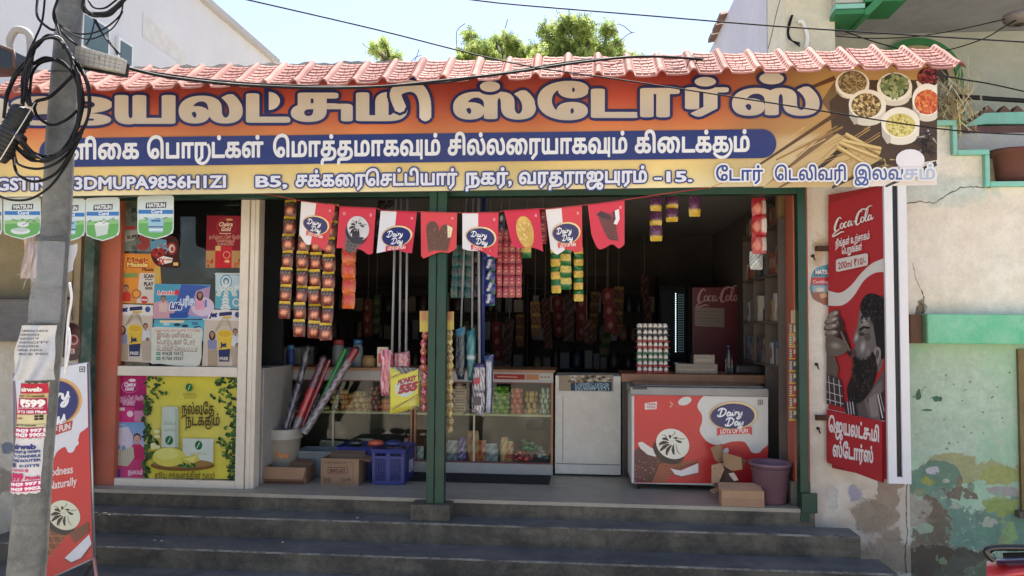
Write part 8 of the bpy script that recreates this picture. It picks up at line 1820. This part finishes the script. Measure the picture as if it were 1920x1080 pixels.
qs = [W(x, y, YPo-.2) for x, y in [(137, 118), (225, 134), (229, 109), (141, 84)]]; b = MB(); b.slab(qs, (0, .05, 0)); b.build('box_lid', mat('box_white', (176, 174, 166), rough=.5, var=.2, dirt=.4), t3, bevel=.004)
b = MB(); b.slab([q+np.array([0, .052, -.012]) for q in qs], (0, .02, 0)); b.build('box_base', _mc['black_plastic'], t3)
a = Art(pmap(YPo-.2022)); 
for i in range(1, 9): a.line([(139+i*9.8, 86+i*2.8), (137+i*9.6, 116+i*1.9)], .7, (120, 118, 112))
for i in range(1, 4): a.line([(141-i, 84+i*8.4), (229-i, 109+i*6.4)], .7, (120, 118, 112))
a.ell(185, 108, 1.6, 1.6, (80, 74, 66), 8); a.build('lid_grooves', PAPER, t3)
t4 = thing('wall_lamp_box', 'dark box with brown edge sticking in at the left edge above the tiles', 'box', W(5, 105, -1.2)); 
b = MB(); b.slab([W(-60, 130, -1.2), W(27, 127, -1.2), W(28, 97, -1.2), W(-60, 66, -1.2)], (0, .2, 0)); b.build('box_body', mat('dark_box', (30, 34, 40), rough=.4), t4); b = MB(); b.tube([W(-60, 64, -1.21), W(26, 96, -1.21), W(28, 127, -1.21)], .014, 6); b.build('box_edge', mat('brown_edge', (84, 58, 50), rough=.6), t4)
b = MB(); b.tube([W(*q, -.75) for q in spline([(22, 98), (19, 76), (28, 58), (40, 56), (52, 62), (57, 78), (58, 130)], 5)], .030, 10); tag(b.build('bent_conduit', mat('pale_conduit', (170, 166, 158), rough=.6, dirt=.4)), 'pale bent conduit hoop rising above the tiles near the pole', 'conduit')
# ---- overhead wires
def wire(label, pts, Y0, Y1, r=.005, n=5):
    q = spline(pts, n); b = MB(); b.tube([W(x, y, Y0+(Y1-Y0)*i/(len(q)-1)) for i, (x, y) in enumerate(q)], r, 6); tag(b.build('overhead_wire', CAB), label, 'wire', 'overhead wires')
wire('thin wire slanting down across the tiles and the sign to the right', [(440, -6), (700, 54), (960, 118), (1180, 152), (1440, 192), (1757, 241), (1930, 253)], -1.9, -.9, .0052)
wire('thin wire crossing the sky from the top centre to the upper right', [(860, -4), (960, 8), (1200, 28), (1440, 48), (1680, 64), (1940, 80)], -1.6, -1.2, .0052)
wire('heavy cable sagging from the terminal box across the tiles towards the middle', [(228, 124), (300, 142), (400, 155), (480, 161), (600, 165), (720, 162), (840, 150), (960, 136), (1080, 118), (1200, 106), (1300, 110), (1345, 116)], YPo+.2, -.55, .010)
wire('second cable running close beside the heavy sagging one', [(228, 126), (320, 140), (420, 152), (560, 160), (700, 162), (840, 154), (960, 133), (1080, 114), (1180, 107)], YPo+.3, -.6, .006)
wire('wire leaving the right end of the sign towards the balcony', [(1750, 138), (1800, 148), (1860, 158), (1940, 176)], -.7, .2, .006)
wire('thick dark cable bundle beside the balcony parapet', [(1795, 182), (1830, 183), (1870, 186), (1940, 190)], -.1, .3, .020)
wire('wire hanging in a curve from the soffit lamp past the arch', [(1905, 38), (1880, 52), (1850, 70), (1800, 88), (1760, 96), (1720, 96)], .2, .9, .005)
wire('straight wire from the cream pier to the soffit lamp', [(1568, 68), (1640, 72), (1720, 68), (1800, 55), (1900, 32)], .2, .3, .005)
wire('short wire sloping from the cream pier behind the tiles', [(1572, 54), (1620, 72), (1680, 90), (1720, 100)], .2, .3, .005)
wire('very thin wire hanging against the pale side wall', [(1464, -4), (1456, 24), (1448, 60), (1440, 92)], .15, .15, .003)

# ------------------------------------------------------------------ ice cream standee
YS_ = -1.35
t = thing('ice_cream_standee', 'metal framed ice cream standee with red and white print leaning beside the pole', 'standee', WZ(110, 1180, -.62))
cs_ = {'tl': W(28, 702, YS_), 'tr': W(163, 679, YS_+.05), 'bl': W(66, 1096, YS_-.12), 'br': W(174, 1046, YS_-.07)}
def stm():
    tl, tr, bl2, br = cs_['tl'], cs_['tr'], cs_['bl'], cs_['br']; n3 = np.cross(bl2-tl, tr-tl); n3 /= np.linalg.norm(n3); n3 = n3 if n3[1] < 0 else -n3
    def m(x, y, h): d = _dir(x, y); s_ = ((tl-CAM)@n3)/(d@n3); return CAM+d*s_+n3*h
    return m, n3
sm_, sn_ = stm(); a = Art(sm_); a.k = 0
a.poly([(28, 702), (163, 680), (174, 1046), (66, 1096), (40, 1096)], (190, 42, 40)); a.k = 2
a.poly([(28, 702), (163, 680), (165, 800)]+[tuple(q) for q in spline([(165, 800), (158, 806), (150, 812), (146, 826), (138, 846), (128, 848), (122, 838), (108, 846), (98, 862), (80, 860), (40, 880)], 4)], (206, 206, 210)); a.ell(144, 830, 3.5, 5.5, (206, 206, 210), 12)
a.ell(100, 755, 55, 46, DDGOLD, 36, -18); a.ell(99, 756, 51, 42.5, (150, 110, 60), 34, -18); a.ell(97, 756, 50, 42, DDNAVY, 34, -18)
script(a, 'Dairy', 54, 768, 1.28, (226, 226, 226), 3.2, -.28); script(a, 'Day', 66, 806, 1.35, (226, 226, 226), 3.2, -.28)
a.poly([(60, 812), (137, 788), (134, 806), (104, 816), (62, 830)], (170, 40, 42)); a.text('LOTS OF FUN', 64, 132, 823, 11, (206, 200, 190), .05, slope=-.28)
a.text('Goodness', 76, 137, 895, 15, (222, 206, 200), .02, slope=-.14); a.text('Naturally', 92, 144, 918, 15, (222, 206, 200), .02, slope=-.18)
swirl_cone(a, 121, 966, 31, 122, 118, (206, 206, 178)); 
a.poly([(130, 1000), (166, 978), (168, 996), (140, 1018)], (110, 62, 40)); a.poly([(122, 1046), (168, 1002), (172, 1020), (152, 1046), (134, 1054)], (206, 206, 208)); a.line([(122, 1048), (134, 1056), (154, 1048), (172, 1022)], 2, (110, 60, 46)); vegmark(a, 150, 688, 9)
a.build('printed_panel', GLOSSP, t)
AL = mat('aluminium', (170, 172, 176), rough=.35, metal=.7, var=.1)
def bar(p, q, r, nm, m_=AL): b = MB(); b.tube([p, q], r, 8); b.build(nm, m_, t)
tl, tr, bl2, br = [cs_[k_]+sn_*-.012 for k_ in ('tl', 'tr', 'bl', 'br')]; br = sm_(176, 1046, -.012); tl = sm_(26, 702, -.012); tr = sm_(165, 680, -.012); bl2 = sm_(64, 1098, -.012)
bar(tl, tr, .009, 'frame_bar'); bar(tr, br, .009, 'frame_bar'); bar(br, bl2, .009, 'frame_bar'); bar(tl, sm_(40, 1098, -.012), .009, 'frame_bar')
b = MB(); b.add([sm_(x, y, -.006) for x, y in [(28, 702), (163, 680), (174, 1046), (66, 1096), (40, 1096)]], [(0, 1, 2, 3, 4)]); b.build('panel_back', mat('panel_grey', (150, 150, 150), rough=.6), t)
fl = WZ(206, 1110, -.62); bar(br+[0, -.01, 0], np.array([fl[0]+.06, fl[1]-.35, -.6]) if 0 else np.array([W(199, 1096, -1.62)[0], -1.62, -.615]), .011, 'leg', mat('pink_leg', (196, 140, 120), rough=.5)); bar(br+[0, .02, 0], np.array([W(130, 1100, -1.1)[0]-.05, -1.0, -.615]), .010, 'leg', mat('dark_leg', (60, 56, 54), rough=.5)); bar(bl2, np.array([bl2[0]-.02, bl2[1]+.05, -.615]), .010, 'leg')
# grey metal plate with red edge behind the standee
b = MB((120, 116, 112)); b.slab([W(27, 1000, -1.0), W(34, 1000, -1.0), W(30, 700, -1.0), (W(24, 700, -1.0))], (0, .3, 0)); o = b.build('metal_plate', mat('plate_grey', (120, 118, 116), rough=.6)); tag(o, 'narrow grey metal plate standing upright behind the left edge of the standee', 'metal plate')
# hanging plastic bag on the left wall and a piece of string
b = MB((196, 178, 160)); p0 = W(55, 490, -.3)
def bagp(u, v): x = 42+28*u+4*sin(v*5)*(1-u); y = 440+82*v; q = W(x, y, -.3-.05*sin(pi*u)*sin(pi*min(1, v+.1))-.008*sin(u*17+v*7)); return tuple(q)
b.grid(12, 14, bagp, lambda u, v: (170+40*sin(u*9+v*5)**2, 150+40*sin(u*7+v*8)**2, 140+40*sin(u*9)**2)); b.tube([W(*q, -.3) for q in [(32, 516), (46, 512), (58, 522), (66, 528)]], .006, 6); b.tube([W(*q, -.3) for q in [(50, 522), (46, 532), (44, 542)]], .004, 5); tag(b.build('plastic_bag', WRAP), 'crumpled translucent bag with white ties hanging on the wall behind the pole', 'bag')
b = MB(); b.tube([W(*q, -.02) for q in spline([(135, 470), (137, 520), (133, 560), (136, 600)], 4)], .004, 5); tag(b.build('hanging_chain', mat('rusty_iron', None)), 'thin rusty chain hanging on the pale board beside the green post', 'chain')

# ------------------------------------------------------------------ rear end of a parked motorcycle
YM = -1.7; mo = thing('motorcycle', 'parked motorcycle whose red tail and black grab rail poke in at the bottom right corner', 'motorcycle', WZ(1990, 1300, -.62))
def mp(x, y, dy=0): return W(x, y, YM+dy)
RP = mat('red_gloss', (170, 30, 34), rough=.2, coat=.6, var=.05); BKP = mat('black_gloss', (18, 18, 20), rough=.25, coat=.4)
b = MB(); b.grid(14, 12, lambda u, v: tuple(mp(1850+150*u, 1052-10*sin(pi*u*.6)+6*u+52*v*(1-.0*u)+(18*(1-u)**3)*v, .12-.16*sin(pi*v)*min(1, .35+2.2*u))), lambda u, v: (190, 44, 44) if v > .12+.2*u else (206, 150, 140)); b.build('tail_cowl', mat('tail_paint', None, rough=.2, coat=.6, var=.05), mo)
b = MB(); b.grid(14, 8, lambda u, v: tuple(mp(1868+140*u, 1044-6*u+14*v, .1-.10*sin(pi*v))), lambda u, v: (176, 178, 190) if v < .45 else (44, 50, 96)); b.build('side_stripe_panel', _mc['tail_paint'], mo)
b = MB(); b.tube([mp(*q, -.05) for q in spline([(1862, 1050), (1853, 1042), (1850, 1032), (1862, 1027), (1890, 1026), (1930, 1027), (1990, 1032)], 5)], .018, 10); b.tube([mp(*q, .18) for q in spline([(1853, 1040), (1862, 1030), (1900, 1029), (1990, 1030)], 5)], .014, 10); b.build('grab_rail', BKP, mo)
b = MB(); b.grid(10, 6, lambda u, v: tuple(mp(1880+160*u, 1036+10*v-16*u*u, .0+.25*v)), None); b.build('seat', mat('seat_vinyl', (26, 26, 28), rough=.6), mo)
c_ = mp(1990, 1250, .1); b = MB()
prof = [(.30*cos(a_)+0, 0) for a_ in (0,)]
def tor(u, v, R_, r_): return (c_[0]+(R_+r_*cos(2*pi*v))*cos(2*pi*u), c_[1]+r_*sin(2*pi*v), -.62+.30+(R_+r_*cos(2*pi*v))*sin(2*pi*u))
b.grid(32, 10, lambda u, v: tor(u, v, .25, .05)); b.build('tyre', _mc['black_rubber'], mo)
b = MB(); b.grid(32, 8, lambda u, v: tor(u, v, .19, .012)); b.build('rim', AL, mo)
for i in range(6): b = MB(); an = i*pi/3; b.tube([(c_[0], c_[1], -.32), (c_[0]+.19*cos(an), c_[1], -.32+.19*sin(an))], .008, 6); b.build('spoke', AL, mo)
b = MB(); b.tube([(c_[0], c_[1], -.32), (c_[0]+.35, c_[1]+.02, .05)], .03, 10); b.build('swing_arm', BKP, mo)
b = MB(); b.grid(14, 6, lambda u, v: (c_[0]+.33*cos(pi*(.15+.55*u)), c_[1]-.07+.14*v, -.32+.33*sin(pi*(.15+.55*u))+.01*sin(pi*v))); b.build('mudguard', BKP, mo)

# ------------------------------------------------------------------ small things on the steps and wall
for x, y, z, Y0 in [(303, 1015, -.315, 0), (530, 1018, -.315, 0), (820, 1065, -.47, 0), (670, 972, -.145, 0), (1588, 1046, -.315, 0), (290, 1014, -.315, 0)]:
    p = WZ(x, y, z); b = MB(random.choice([(200, 198, 190), (170, 176, 170), (190, 170, 150)])); b.ball((p[0], p[1], z+.006), .010, 7, 5, (1.3, 1, .6)); tag(b.build('litter_scrap', PAPER), {303: 'pale litter scrap on the middle step below the display window', 530: 'pale litter scrap on the middle step below the white bucket', 820: 'pale litter scrap on the lowest step below the centre post', 670: 'pale litter scrap on the top step below the cartons', 1588: 'pale litter scrap at the right end of the middle step', 290: 'smaller litter scrap left of another below the display window'}[x], 'litter', 'litter scraps on the steps')
for px, py in ((1530, 683), (1533, 803), (1523, 480)):
    p = W(px, py, -.001); b = MB(); b.tube([(p[0], -.03, p[2]), (p[0], .0, p[2])], .012, 8); b.tube([(p[0], -.03, p[2]), (p[0]+.01, -.04, p[2]-.04)], .006, 6); tag(b.build('wall_hook', mat('rusty_iron', None)), {683: 'rusty hook in the cream pier left of the bearded man on the sign', 803: 'lower rusty hook in the cream pier beside the Tamil shop name', 480: 'small rusty hook in the pier above the oval sticker'}[py], 'hook')
